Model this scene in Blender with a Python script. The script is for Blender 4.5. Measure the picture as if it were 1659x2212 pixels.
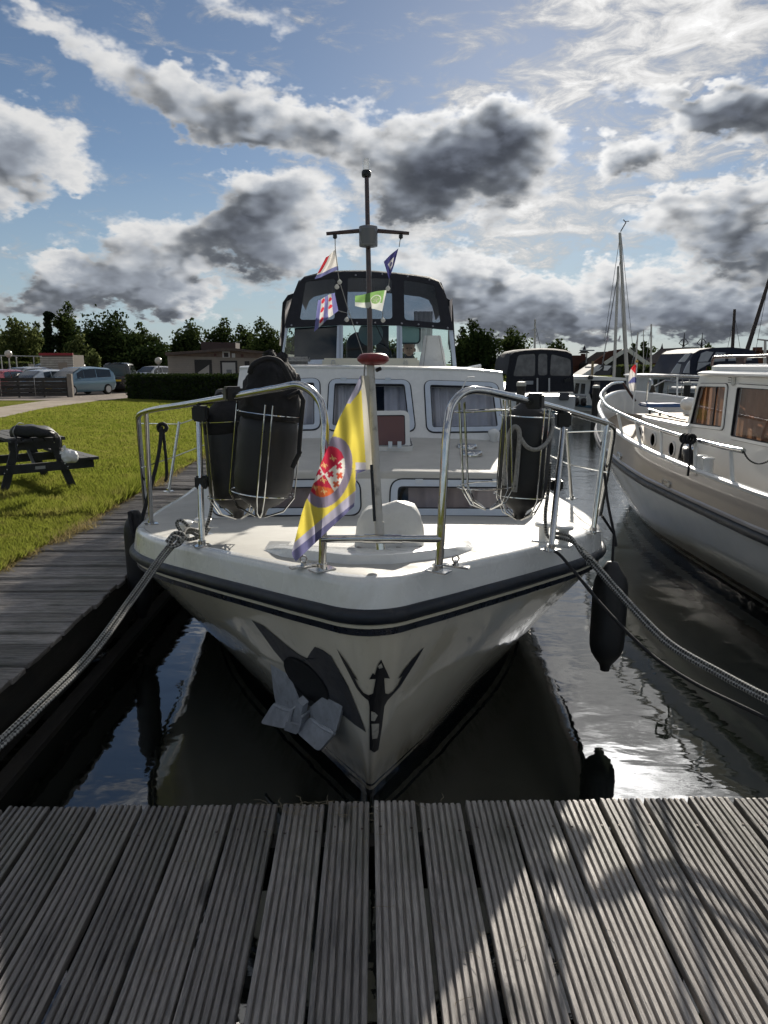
import bpy, bmesh, math, random
import numpy as np
from mathutils import Vector, Matrix
from mathutils.bvhtree import BVHTree
from mathutils.geometry import tessellate_polygon

random.seed(7)
RNG = np.random.default_rng(7)
scene = bpy.context.scene
for o in list(bpy.data.objects):
    bpy.data.objects.remove(o)
R = math.radians

# ------------------------------------------------------------------ camera
CAM_H, PITCH, YAW = 2.0, R(11.72), R(1.2)
cam_data = bpy.data.cameras.new("camera")
cam = bpy.data.objects.new("camera", cam_data)
scene.collection.objects.link(cam)
cam.location = (0, 0, CAM_H)
cam.rotation_euler = (R(90) - PITCH, 0, -YAW)
cam_data.sensor_fit = 'VERTICAL'
cam_data.sensor_height = 24.0
cam_data.lens = 24.0 * 0.6998
cam_data.clip_start = 0.02
cam_data.clip_end = 3000
scene.camera = cam

# survey helpers: where a sight line of the photograph (1659 x 2212 units) meets a known plane
_F, _CX, _CY = 1548.0, 829.5, 1106.0
_f = Vector((math.sin(YAW) * math.cos(PITCH), math.cos(YAW) * math.cos(PITCH), -math.sin(PITCH)))
_r = Vector((math.cos(YAW), -math.sin(YAW), 0))
_u = _r.cross(_f)
_C = Vector((0, 0, CAM_H))
def ray(px, py):
    return _f + _r * ((px - _CX) / _F) - _u * ((py - _CY) / _F)
def at(px, py, X=None, Y=None, Z=None):
    d = ray(px, py)
    if Y is not None: return _C + d * (Y / d.y)
    if X is not None: return _C + d * (X / d.x)
    return _C + d * ((Z - CAM_H) / d.z)
def azel(px, py):
    d = ray(px, py)
    return math.degrees(math.atan2(d.x, d.y)), math.degrees(math.atan2(d.z, math.hypot(d.x, d.y)))

# ------------------------------------------------------------------ render and exposure
scene.render.engine = 'CYCLES'
scene.cycles.use_denoising = True
try:
    scene.cycles.denoiser = 'OPENIMAGEDENOISE'
except Exception:
    pass
scene.cycles.use_adaptive_sampling = True
scene.cycles.adaptive_threshold = 0.02
scene.cycles.adaptive_min_samples = 10
scene.cycles.max_bounces = 8
scene.cycles.diffuse_bounces = 3
scene.cycles.glossy_bounces = 5
scene.cycles.transmission_bounces = 5
scene.cycles.transparent_max_bounces = 16
scene.cycles.caustics_reflective = False
scene.cycles.caustics_refractive = False
scene.cycles.sample_clamp_indirect = 6.0
scene.cycles.light_sampling_threshold = 0.03
scene.view_settings.view_transform = 'Standard'
scene.view_settings.look = 'None'
scene.view_settings.gamma = 1.0
scene.view_settings.exposure = 0.6
scene.view_settings.use_curve_mapping = False

# ------------------------------------------------------------------ sun
SUN_AZ, SUN_EL = 12.5, 22.0
sun_dir = Vector((math.sin(R(SUN_AZ)) * math.cos(R(SUN_EL)), math.cos(R(SUN_AZ)) * math.cos(R(SUN_EL)), math.sin(R(SUN_EL))))
sd = bpy.data.lights.new("sun", 'SUN')
sd.energy = 5.0
sd.color = (1.0, 0.93, 0.82)
sd.angle = R(0.6)
so = bpy.data.objects.new("sun", sd)
scene.collection.objects.link(so)
so.rotation_euler = (-sun_dir).to_track_quat('-Z', 'Y').to_euler()
so.location = (20, 40, 30)

# ------------------------------------------------------------------ node shorthand
class NT:
    def __init__(s, tree):
        s.t = tree; s.n = tree.nodes; s.l = tree.links
    def node(s, typ, **kw):
        nd = s.n.new(typ)
        for k, v in kw.items():
            if k == 'ins':
                for a, b in v.items():
                    s.set(nd, a, b)
            else:
                setattr(nd, k, v)
        return nd
    def set(s, nd, a, b):
        i = nd.inputs[a]
        if hasattr(b, 'is_output'):
            s.l.new(b, i)
        elif isinstance(b, bpy.types.Node):
            s.l.new(b.outputs[0], i)
        else:
            i.default_value = b
    def math(s, op, a, b=None, c=None, clamp=False):
        nd = s.n.new('ShaderNodeMath'); nd.operation = op; nd.use_clamp = clamp
        s.set(nd, 0, a)
        if b is not None: s.set(nd, 1, b)
        if c is not None: s.set(nd, 2, c)
        return nd.outputs[0]
    def vmath(s, op, a, b=None, sc=None):
        nd = s.n.new('ShaderNodeVectorMath'); nd.operation = op
        s.set(nd, 0, a)
        if b is not None: s.set(nd, 1, b)
        if sc is not None: s.set(nd, 'Scale', sc)
        return nd.outputs['Value'] if op in ('LENGTH', 'DOT_PRODUCT') else nd.outputs[0]
    def noise(s, vec, scale, detail=4, rough=.55, dist=0.0, out=0):
        nd = s.n.new('ShaderNodeTexNoise')
        if vec is not None: s.set(nd, 'Vector', vec)
        s.set(nd, 'Scale', scale); s.set(nd, 'Detail', detail); s.set(nd, 'Roughness', rough); s.set(nd, 'Distortion', dist)
        return nd.outputs[out]
    def smooth(s, v, a, b, lo=0.0, hi=1.0, kind='SMOOTHSTEP'):
        nd = s.n.new('ShaderNodeMapRange'); nd.interpolation_type = kind
        s.set(nd, 'Value', v); s.set(nd, 'From Min', a); s.set(nd, 'From Max', b); s.set(nd, 'To Min', lo); s.set(nd, 'To Max', hi)
        return nd.outputs[0]
    def mix(s, f, a, b, mode='MIX'):
        nd = s.n.new('ShaderNodeMix'); nd.data_type = 'RGBA'; nd.blend_type = mode
        s.set(nd, 0, f)
        for idx, v in ((6, a), (7, b)):
            if isinstance(v, (tuple, list)):
                v = tuple(v) + (1,) if len(v) == 3 else tuple(v)
            s.set(nd, idx, v)
        return nd.outputs[2]
    def ramp(s, f, stops):
        nd = s.n.new('ShaderNodeValToRGB')
        s.set(nd, 0, f)
        el = nd.color_ramp.elements
        while len(el) < len(stops): el.new(.5)
        for e, (p, c) in zip(el, stops):
            e.position = p; e.color = tuple(c) + (1,) if len(c) == 3 else c
        return nd.outputs[0]

# ------------------------------------------------------------------ sky
SKY_STRENGTH = 0.062
world = bpy.data.worlds.new("World")
scene.world = world
world.use_nodes = True
world.cycles.sampling_method = 'MANUAL'
world.cycles.sample_map_resolution = 512

# cloud masses seen in the photograph and one added above the frame: centre and radii in photograph units, weight, tilt
CUMULUS = [
    (1000, 360, 250, 150, 1.25, 0), (1080, 310, 170, 110, .7, 20), (900, 430, 150, 75, .5, 0), (840, 370, 120, 90, .35, 0),
    (590, 450, 170, 105, 1.15, 10), (500, 528, 370, 74, .85, 0), (320, 595, 180, 78, .95, -10), (640, 560, 130, 45, .4, 0),
    (390, 648, 120, 55, .9, 0), (160, 605, 150, 60, 1.0, 0), (60, 655, 160, 48, .95, 0), (560, 610, 150, 35, .35, 0),
    (600, 258, 260, 90, 1.0, -12), (750, 245, 80, 65, .6, 0), (20, 320, 220, 130, 1.1, -15), (-120, 350, 260, 150, .6, 0),
    (130, 375, 110, 45, .3, -20), (280, 150, 300, 75, .44, -26), (150, 90, 160, 80, .25, -20), (420, 230, 130, 60, .3, -26),
    (1330, 330, 85, 72, .95, 0), (1400, 210, 90, 40, .5, 0), (1590, 250, 230, 90, 1.3, 5), (1500, 220, 110, 50, .5, 0),
    (1560, 430, 280, 66, 1.05, 8), (1620, 520, 250, 80, 1.2, 0), (1480, 540, 120, 40, .5, 0),
    (1300, 655, 620, 85, .95, 0), (1060, 610, 170, 70, .7, 0), (900, 545, 90, 70, .6, 0), (1000, 580, 90, 60, .4, 0),
    (1560, 690, 420, 75, .8, 0), (1850, 600, 300, 150, .6, 0), (1100, 690, 300, 45, .6, 0), (1340, 590, 110, 50, .4, 0),
    (540, 10, 160, 50, .4, -10), (40, 20, 120, 30, .2, 0),
]
VEIL = [
    (1420, -430, 760, 540, 2.7, 0),  # unseen bright veil, added above the frame to brighten the water's reflection
    (1380, 120, 620, 210, .85, 12), (1620, 60, 500, 300, .6, 0), (1200, 430, 460, 130, .75, 0), (1250, 520, 500, 80, .6, 0),
    (860, 480, 420, 110, .6, 0), (800, 330, 260, 120, .5, 0), (1560, 330, 420, 130, .75, 0), (880, 90, 160, 70, .35, 0),
    (330, 560, 500, 60, .3, 0), (520, 20, 240, 60, .55, 0), (1050, 190, 200, 60, .45, 20), (350, 190, 330, 110, .3, -20), (560, 560, 330, 90, .35, 0),
]

def build_density(name, full):
    g = bpy.data.node_groups.new(name, 'ShaderNodeTree')
    g.interface.new_socket("Direction", in_out='INPUT', socket_type='NodeSocketVector')
    g.interface.new_socket("Cumulus", in_out='OUTPUT', socket_type='NodeSocketFloat')
    g.interface.new_socket("Veil", in_out='OUTPUT', socket_type='NodeSocketFloat')
    t = NT(g)
    gi = t.node('NodeGroupInput'); go = t.node('NodeGroupOutput')
    d = gi.outputs[0]
    sep = t.node('ShaderNodeSeparateXYZ', ins={0: d})
    az = t.math('MULTIPLY', t.math('ARCTAN2', sep.outputs[0], sep.outputs[1]), 57.2958)
    el = t.math('MULTIPLY', t.math('ARCSINE', sep.outputs[2]), 57.2958)
    p2 = t.node('ShaderNodeCombineXYZ', ins={0: az, 1: el, 2: 0.0}).outputs[0]
    # the cloud layer seen in perspective, so shapes flatten towards the horizon
    zz = t.math('POWER', t.math('ADD', t.math('ABSOLUTE', sep.outputs[2]), .22), .45)
    lay = t.vmath('DIVIDE', d, t.node('ShaderNodeCombineXYZ', ins={0: zz, 1: zz, 2: .55}).outputs[0])
    w1 = t.vmath('SUBTRACT', t.noise(lay, 6.0, 2, .5, out=1), (.5, .5, .5))
    w2 = t.vmath('SUBTRACT', t.noise(lay, 22.0, 3 if full else 1, .6, out=1), (.5, .5, .5))
    warp = t.vmath('ADD', t.vmath('MULTIPLY', w1, (7.0, 5.0, 0)), t.vmath('MULTIPLY', w2, (4.4, 4.0, 0)))
    pw = t.vmath('ADD', p2, warp)
    turned = {0: pw}
    def turn(rot):
        if rot not in turned:
            m = t.node('ShaderNodeMapping', vector_type='POINT'); t.set(m, 'Vector', pw)
            m.inputs['Rotation'].default_value = (0, 0, R(-rot)); turned[rot] = m.outputs[0]
        return turned[rot]
    def blobs(lst):
        tot = None
        for (px, py, rx, ry, w, rot) in lst:
            rot = min((-24, -12, 0, 12), key=lambda q: abs(q - rot))
            a, e = azel(px, py)
            a0, a1 = azel(px - rx, py)[0], azel(px + rx, py)[0]
            e0, e1 = azel(px, py + ry)[1], azel(px, py - ry)[1]
            ca, sa = math.cos(R(-rot)), math.sin(R(-rot))
            cx, cy = a * ca - e * sa, a * sa + e * ca
            sx, sy = 1 / (abs(a1 - a0) / 2 * 1.04), 1 / (abs(e1 - e0) / 2 * 1.04)
            nd = t.node('ShaderNodeVectorMath', operation='MULTIPLY_ADD')
            t.set(nd, 0, turn(rot)); nd.inputs[1].default_value = (sx, sy, 0); nd.inputs[2].default_value = (-cx * sx, -cy * sy, 0)
            v = t.node('ShaderNodeTexGradient', gradient_type='SPHERICAL', ins={0: nd.outputs[0]}).outputs[1]
            tot = t.math('MULTIPLY', v, w) if tot is None else t.math('MULTIPLY_ADD', v, w, tot)
        return tot
    # weight of the surveyed part of the sky; elsewhere the same kind of broken cloud goes on by itself
    inside = t.math('MULTIPLY', t.smooth(t.math('ABSOLUTE', az), 26, 44, 1, 0), t.smooth(el, 20, 32, 1, 0))
    free = t.math('SUBTRACT', 1.0, inside)
    big = t.noise(t.vmath('ADD', lay, (11.3, 4.1, 2.2)), 2.6, 4 if full else 3, .56)
    bb = t.math('MULTIPLY', t.smooth(big, .47, .74, 0, 1.0, 'LINEAR'), free)
    cum = t.math('ADD', blobs(CUMULUS), bb)
    gate = t.smooth(cum, 0.0, .2)
    fine = t.math('MULTIPLY', t.math('SUBTRACT', t.noise(lay, 13.0, 8 if full else 3, .58), .5), .88)
    cum = t.math('ADD', cum, t.math('MULTIPLY', gate, fine))
    t.l.new(cum, go.inputs[0])
    if full:
        streak = t.noise(t.vmath('MULTIPLY', t.vmath('ADD', lay, (3.0, 1.0, 7.0)), (1.0, 1.0, 1.9)), 11.0, 8, .64, .5)
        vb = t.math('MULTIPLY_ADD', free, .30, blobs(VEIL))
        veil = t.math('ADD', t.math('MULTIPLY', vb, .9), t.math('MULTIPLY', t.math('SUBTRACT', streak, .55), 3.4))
        t.l.new(veil, go.inputs[1])
    return g

def build_world():
    t = NT(world.node_tree)
    for n in list(t.n): t.n.remove(n)
    out = t.node('ShaderNodeOutputWorld')
    d = t.node('ShaderNodeTexCoord').outputs['Generated']
    sky = t.node('ShaderNodeTexSky', sky_type='NISHITA', sun_disc=False)
    sky.sun_elevation = R(SUN_EL); sky.sun_rotation = R(SUN_AZ)
    sky.altitude = 0; sky.air_density = 0.9; sky.dust_density = 0.15; sky.ozone_density = 3.0
    g1 = t.node('ShaderNodeGroup', node_tree=build_density("cloud_density", True), ins={0: d})
    sv = tuple(sun_dir)
    d2 = t.vmath('NORMALIZE', t.vmath('ADD', d, t.vmath('SCALE', t.vmath('SUBTRACT', sv, d), sc=.085)))
    g2 = t.node('ShaderNodeGroup', node_tree=build_density("cloud_depth_to_sun", False), ins={0: d2})
    c1, v1 = g1.outputs; c2 = g2.outputs[0]
    g = t.math('MAXIMUM', t.vmath('DOT_PRODUCT', d, sv), 0.0)
    glow = t.math('ADD', t.math('MULTIPLY', t.math('POWER', g, 9.0), .42), t.math('MULTIPLY', t.math('POWER', g, 60.0), .45))
    # veil: thin bright cloud
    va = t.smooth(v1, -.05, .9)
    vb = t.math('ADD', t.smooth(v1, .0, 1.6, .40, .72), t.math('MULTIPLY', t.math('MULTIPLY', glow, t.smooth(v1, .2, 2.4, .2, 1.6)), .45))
    vb = t.math('ADD', vb, t.smooth(v1, 1.35, 2.5, 0.0, 6.0))  # extra brightness for the added veil out of view
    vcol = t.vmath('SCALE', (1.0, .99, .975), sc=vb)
    # cumulus: bright where little cloud stands between it and the sun, grey where it is deep
    ca = t.smooth(c1, .08, .50)
    deep = t.math('MULTIPLY_ADD', c1, .50, t.math('MULTIPLY', c2, .50))
    lit = t.smooth(deep, .14, .82, 1.0, 0.0)
    edge = t.math('ADD', .68, t.math('MULTIPLY', glow, .40))
    bright = t.vmath('SCALE', (1.0, .995, .985), sc=edge)
    core = t.mix(t.smooth(deep, .55, 1.3), (.200, .220, .250), (.076, .086, .108))
    core = t.vmath('SCALE', core, sc=t.smooth(t.math('SUBTRACT', c1, c2), -.35, .45, .72, 1.75))
    # away from the sun the clouds are seen from their lit side
    core = t.mix(t.smooth(t.vmath('DOT_PRODUCT', d, sv), .55, -.3, 0.0, 1.0), core, (.62, .63, .65))
    ccol = t.mix(lit, core, bright)
    skyc = t.vmath('SCALE', sky.outputs[0], sc=SKY_STRENGTH)
    grey = t.vmath('SCALE', (1.0, 1.0, 1.0), sc=t.vmath('DOT_PRODUCT', skyc, (.2, .7, .1)))
    skyc = t.mix(.08, skyc, grey)
    up = t.node('ShaderNodeSeparateXYZ', ins={0: d}).outputs[2]
    skyc = t.mix(t.smooth(up, .0, .24, .80, 0.0, 'LINEAR'), skyc, (.34, .43, .50))
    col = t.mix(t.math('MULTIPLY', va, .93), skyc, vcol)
    col = t.mix(ca, col, ccol)
    bg = t.node('ShaderNodeBackground', ins={0: col, 1: 0.72})
    t.l.new(bg.outputs[0], out.inputs[0])
build_world()

# ------------------------------------------------------------------ mesh helpers
COL = scene.collection
def V(*a): return Vector(a)

class MB:
    """collects verts and faces; build() links them as one mesh object"""
    def __init__(s): s.v = []; s.f = []; s.m = []; s.mi = 0
    def add(s, v, f, M=None):
        n = len(s.v)
        if M is not None: v = [M @ Vector(p) for p in v]
        s.v += [tuple(p) for p in v]
        s.f += [tuple(i + n for i in q) for q in f]
        s.m += [s.mi] * len(f)
        return s
    def box(s, c, size, rz=0, M=None, bev=0):
        x, y, z = size[0] / 2, size[1] / 2, size[2] / 2
        T = Matrix.Translation(c) @ Matrix.Rotation(rz, 4, 'Z')
        if M is not None: T = M @ T
        if bev <= 0:
            v = [(-x, -y, -z), (x, -y, -z), (x, y, -z), (-x, y, -z), (-x, -y, z), (x, -y, z), (x, y, z), (-x, y, z)]
            f = [(3, 2, 1, 0), (4, 5, 6, 7), (0, 1, 5, 4), (1, 2, 6, 5), (2, 3, 7, 6), (3, 0, 4, 7)]
            return s.add(v, f, T)
        bm = bmesh.new()
        bmesh.ops.create_cube(bm, size=1)
        for q in bm.verts: q.co = Vector((q.co.x * 2 * x, q.co.y * 2 * y, q.co.z * 2 * z))
        bmesh.ops.bevel(bm, geom=bm.edges[:], offset=bev, segments=2, affect='EDGES')
        bm.verts.index_update()
        s.add([q.co.copy() for q in bm.verts], [[q.index for q in fc.verts] for fc in bm.faces], T)
        bm.free(); return s
    def bar(s, a, b, w, h, up=(0, 0, 1)):
        a, b = Vector(a), Vector(b); d = (b - a); L = d.length; d.normalize()
        x = d.cross(Vector(up)); 
        if x.length < 1e-4: x = d.cross(Vector((1, 0, 0)))
        x.normalize(); z = x.cross(d)
        M = Matrix((x, d, z)).transposed().to_4x4(); M.translation = (a + b) / 2
        return s.box((0, 0, 0), (w, L, h), M=M)
    def tube(s, path, r, n=8, cap=True, closed=False):
        P = [Vector(p) for p in path]; N = len(P)
        rr = r if hasattr(r, '__len__') else [r] * N
        T = []
        for i in range(N):
            a = P[(i - 1) % N] if (closed or i > 0) else P[0]
            b = P[(i + 1) % N] if (closed or i < N - 1) else P[-1]
            t = b - a
            T.append(t.normalized() if t.length > 1e-9 else Vector((0, 0, 1)))
        ref = Vector((0, 0, 1)) if abs(T[0].z) < .9 else Vector((1, 0, 0))
        x = T[0].cross(ref).normalized()
        v = []; f = []
        for i in range(N):
            x = (x - T[i] * x.dot(T[i]))
            if x.length < 1e-6: x = T[i].orthogonal()
            x.normalize(); y = T[i].cross(x)
            for k in range(n):
                a = 2 * math.pi * k / n
                v.append(P[i] + (x * math.cos(a) + y * math.sin(a)) * rr[i])
        for i in range(N if closed else N - 1):
            j = (i + 1) % N
            for k in range(n):
                k2 = (k + 1) % n
                f.append((i * n + k, i * n + k2, j * n + k2, j * n + k))
        if cap and not closed:
            f.append(tuple(range(n - 1, -1, -1))); f.append(tuple((N - 1) * n + k for k in range(n)))
        return s.add(v, f)
    def lathe(s, prof, M=None, n=20):
        v = []; f = []
        for (r, z) in prof:
            for k in range(n):
                a = 2 * math.pi * k / n
                v.append((r * math.cos(a), r * math.sin(a), z))
        for i in range(len(prof) - 1):
            for k in range(n):
                k2 = (k + 1) % n
                f.append((i * n + k, i * n + k2, (i + 1) * n + k2, (i + 1) * n + k))
        if prof[0][0] > 1e-4: f.append(tuple(range(n - 1, -1, -1)))
        if prof[-1][0] > 1e-4: f.append(tuple((len(prof) - 1) * n + k for k in range(n)))
        return s.add(v, f, M)
    def loft(s, rings, closed=True, caps=True):
        n = len(rings[0]); v = [p for r_ in rings for p in r_]; f = []
        for i in range(len(rings) - 1):
            for k in range(n if closed else n - 1):
                k2 = (k + 1) % n
                f.append((i * n + k, i * n + k2, (i + 1) * n + k2, (i + 1) * n + k))
        if caps and closed:
            f.append(tuple(range(n - 1, -1, -1))); f.append(tuple((len(rings) - 1) * n + k for k in range(n)))
        return s.add(v, f)
    def prism(s, pts, off):
        """pts: planar 3D outline, off: extrusion vector"""
        P = [Vector(p) for p in pts]; off = Vector(off); n = len(P)
        tr = tessellate_polygon([P])
        v = P + [p + off for p in P]
        f = [tuple(t) for t in tr] + [(c + n, b + n, a + n) for a, b, c in tr]
        f += [(i, i + n, (i + 1) % n + n, (i + 1) % n) for i in range(n)]
        return s.add(v, f)
    def build(s, name, mat, parent=None, smooth=None, local=False, fix=True):
        me = bpy.data.meshes.new(name)
        me.from_pydata([tuple(p) for p in s.v], [], s.f)
        mats = mat if isinstance(mat, (list, tuple)) else [mat]
        for m in mats: me.materials.append(m)
        if len(mats) > 1: me.polygons.foreach_set('material_index', s.m)
        if fix:
            bm = bmesh.new(); bm.from_mesh(me)
            bmesh.ops.recalc_face_normals(bm, faces=bm.faces[:])
            bm.to_mesh(me); bm.free()
        if smooth is not None:
            me.polygons.foreach_set('use_smooth', [True] * len(me.polygons))
            if smooth < 180: me.set_sharp_from_angle(angle=R(smooth))
        me.update()
        ob = bpy.data.objects.new(name, me)
        COL.objects.link(ob)
        if parent is not None:
            ob.parent = parent
            if not local: ob.matrix_parent_inverse = Matrix.Translation(chain_loc(parent)).inverted()
        return ob

def chain_loc(o):
    return Vector(o.location) if o.type == 'EMPTY' else Vector((0, 0, 0))
def tag(o, label=None, cat=None, group=None, kind=None):
    if label: o['label'] = label
    if cat: o['category'] = cat
    if group: o['group'] = group
    if kind: o['kind'] = kind
    return o
def thing(name, label, cat, loc=(0, 0, 0), group=None, rz=0):
    o = bpy.data.objects.new(name, None); COL.objects.link(o)
    o.empty_display_size = .1; o.location = loc; o.rotation_euler = (0, 0, rz)
    return tag(o, label, cat, group)
def dup(root, loc=None, rz=None, scale=None, label=None, parent=None):
    c = root.copy(); COL.objects.link(c); c.parent = parent
    if loc is not None: c.location = loc
    if rz is not None: c.rotation_euler = (0, 0, rz)
    if scale is not None: c.scale = scale if hasattr(scale, '__len__') else (scale,) * 3
    if label: c['label'] = label
    for ch in list(root.children):
        dup(ch, parent=c)
    return c
def spline(pts, n=8, closed=False):
    P = [Vector(p) for p in pts]; N = len(P); out = []
    for i in range(N if closed else N - 1):
        if closed: a, b, c, d = P[i - 1], P[i], P[(i + 1) % N], P[(i + 2) % N]
        else: a, b, c, d = P[max(i - 1, 0)], P[i], P[i + 1], P[min(i + 2, N - 1)]
        for k in range(n):
            t = k / n
            out.append(.5 * ((2 * b) + (c - a) * t + (2 * a - 5 * b + 4 * c - d) * t * t + (3 * b - a - 3 * c + d) * t ** 3))
    if not closed: out.append(P[-1].copy())
    return out
def fillet(pts, r, n=5):
    """polyline with rounded corners"""
    P = [Vector(p) for p in pts]; out = [P[0]]
    for i in range(1, len(P) - 1):
        a, b, c = P[i - 1], P[i], P[i + 1]
        rr = min(r, (a - b).length * .48, (c - b).length * .48)
        p0 = b + (a - b).normalized() * rr; p1 = b + (c - b).normalized() * rr
        for k in range(n + 1):
            t = k / n
            out.append(p0 * (1 - t) ** 2 + b * 2 * t * (1 - t) + p1 * t * t)
    out.append(P[-1]); return out
def rrect(cx, cy, w, h, r, n=6):
    """2D rounded rectangle"""
    out = []
    for qx, qy, a0 in ((1, 1, 0), (-1, 1, 90), (-1, -1, 180), (1, -1, 270)):
        for k in range(n + 1):
            a = R(a0 + 90 * k / n)
            out.append((cx + qx * (w / 2 - r) + r * math.cos(a), cy + qy * (h / 2 - r) + r * math.sin(a)))
    return out
def rquad(q, r, n=6):
    """2D quad with rounded corners"""
    out = []
    for i in range(4):
        a, b, c = Vector(q[i - 1]), Vector(q[i]), Vector(q[(i + 1) % 4])
        p0 = b + (a - b).normalized() * r; p1 = b + (c - b).normalized() * r
        for k in range(n + 1):
            t = k / n
            p = p0 * (1 - t) ** 2 + b * 2 * t * (1 - t) + p1 * t * t
            out.append((p.x, p.y))
    return out
def inset(poly, d):
    """move a convex 2D outline inwards by d"""
    n = len(poly); A = sum(poly[i - 1][0] * poly[i][1] - poly[i][0] * poly[i - 1][1] for i in range(n))
    sg = 1 if A > 0 else -1; out = []
    for i in range(n):
        a, b, c = Vector(poly[i - 1]), Vector(poly[i]), Vector(poly[(i + 1) % n])
        e1 = (b - a); e2 = (c - b)
        if e1.length < 1e-9: e1 = e2
        if e2.length < 1e-9: e2 = e1
        n1 = Vector((-e1.y, e1.x)).normalized() * sg; n2 = Vector((-e2.y, e2.x)).normalized() * sg
        m = (n1 + n2)
        m = m.normalized() / max(.5, m.normalized().dot(n1)) if m.length > 1e-6 else n1
        p = b + m * d; out.append((p.x, p.y))
    return out
class Plane:
    """a flat sheet in space: origin, right axis, up axis; out() lifts a 2D point to 3D, w metres proud"""
    def __init__(s, o, x, y):
        s.o = Vector(o); s.x = Vector(x).normalized(); y = Vector(y); s.y = (y - s.x * y.dot(s.x)).normalized(); s.n = s.x.cross(s.y)
    def out(s, p, w=0): return s.o + s.x * p[0] + s.y * p[1] + s.n * w
    def hit(s, px, py):
        d = ray(px, py); t = (s.o - _C).dot(s.n) / d.dot(s.n); q = _C + d * t - s.o
        return (q.dot(s.x), q.dot(s.y))
def holed(mb, pl, outer, holes, w0=0.0, thick=0.02):
    """flat sheet with openings"""
    loops = [[Vector((p[0], p[1], 0)) for p in l] for l in [outer] + holes]
    tr = tessellate_polygon(loops)
    flat = [p for l in loops for p in l]
    n = len(flat)
    v = [pl.out(p, w0) for p in flat] + [pl.out(p, w0 - thick) for p in flat]
    f = [tuple(t) for t in tr] + [(c + n, b + n, a + n) for a, b, c in tr]
    k = 0
    for l in loops:
        m = len(l)
        f += [(k + i, k + (i + 1) % m, k + (i + 1) % m + n, k + i + n) for i in range(m)]
        k += m
    mb.add(v, f); return mb
def ring(mb, pl, outer, inner, w0, w1):
    """raised frame between two outlines with the same point count"""
    n = len(outer)
    v = [pl.out(p, w0) for p in outer] + [pl.out(p, w1) for p in outer] + [pl.out(p, w1) for p in inner] + [pl.out(p, w0) for p in inner]
    f = []
    for i in range(n):
        j = (i + 1) % n
        for a in range(4):
            b = (a + 1) % 4
            f.append((a * n + i, a * n + j, b * n + j, b * n + i))
    mb.add(v, f); return mb
def sheet(mb, pl, poly, w):
    tr = tessellate_polygon([[Vector((p[0], p[1], 0)) for p in poly]])
    mb.add([pl.out(p, w) for p in poly], [tuple(t) for t in tr]); return mb
def curtain(mb, pl, x0, x1, y0, y1, w, amp=.012, waves=9, seed=0, n=90):
    rnd = random.Random(seed); ph = rnd.random() * 6
    v = []; f = []
    for i in range(n + 1):
        t = i / n; x = x0 + (x1 - x0) * t
        d = amp * (math.sin(ph + t * waves * 6.28) + .5 * math.sin(ph * 2 + t * waves * 2.3 * 6.28))
        d2 = amp * 1.25 * (math.sin(ph + .35 + t * waves * 6.28 * 1.02) + .5 * math.sin(ph * 2 + t * waves * 2.2 * 6.28))
        v += [pl.out((x, y1), w + d), pl.out((x, (y0 + y1) / 2), w + (d + d2) / 2), pl.out((x, y0), w + d2)]
    for i in range(n):
        a = i * 3
        f += [(a, a + 3, a + 4, a + 1), (a + 1, a + 4, a + 5, a + 2)]
    mb.add(v, f); return mb

# ------------------------------------------------------------------ materials
MATS = {}
def mat(name, col=(.5, .5, .5), rough=.5, metal=0.0, spec=.5, coat=0.0, noise=None, bump=None, alpha=None, ior=1.45, trans=0, dirt=None):
    """plain painted / moulded surface: colour with fine mottling, optional bump, optional grime"""
    if name in MATS: return MATS[name]
    m = bpy.data.materials.new(name); m.use_nodes = True; MATS[name] = m
    t = NT(m.node_tree); b = t.n['Principled BSDF']
    b.inputs['Roughness'].default_value = rough; b.inputs['Metallic'].default_value = metal
    b.inputs['Specular IOR Level'].default_value = spec; b.inputs['Coat Weight'].default_value = coat
    b.inputs['IOR'].default_value = ior
    b.inputs['Base Color'].default_value = tuple(col) + (1,)
    tc = t.node('ShaderNodeTexCoord').outputs['Object']
    c = None
    if noise:
        sc, amt = noise
        nz = t.noise(tc, sc, 5, .6)
        lo = tuple(x * (1 - amt) for x in col); hi = tuple(min(1, x * (1 + amt)) for x in col)
        c = t.mix(t.smooth(nz, .3, .7, kind='LINEAR'), lo, hi)
    if dirt:
        sc, dcol, amt = dirt
        nz = t.noise(tc, sc, 7, .68, .4)
        c = t.mix(t.math('MULTIPLY', t.smooth(nz, .52, .78), amt), c if c is not None else tuple(col), dcol)
        t.set(b, 'Roughness', t.math('MULTIPLY_ADD', t.smooth(nz, .4, .8), .25, rough, clamp=True))
    if c is not None: t.set(b, 'Base Color', c)
    if bump:
        sc, st, di = bump
        bp = t.node('ShaderNodeBump', ins={'Height': t.noise(tc, sc, 6, .6), 'Strength': st, 'Distance': di})
        t.set(b, 'Normal', bp.outputs[0])
    return m
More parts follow.
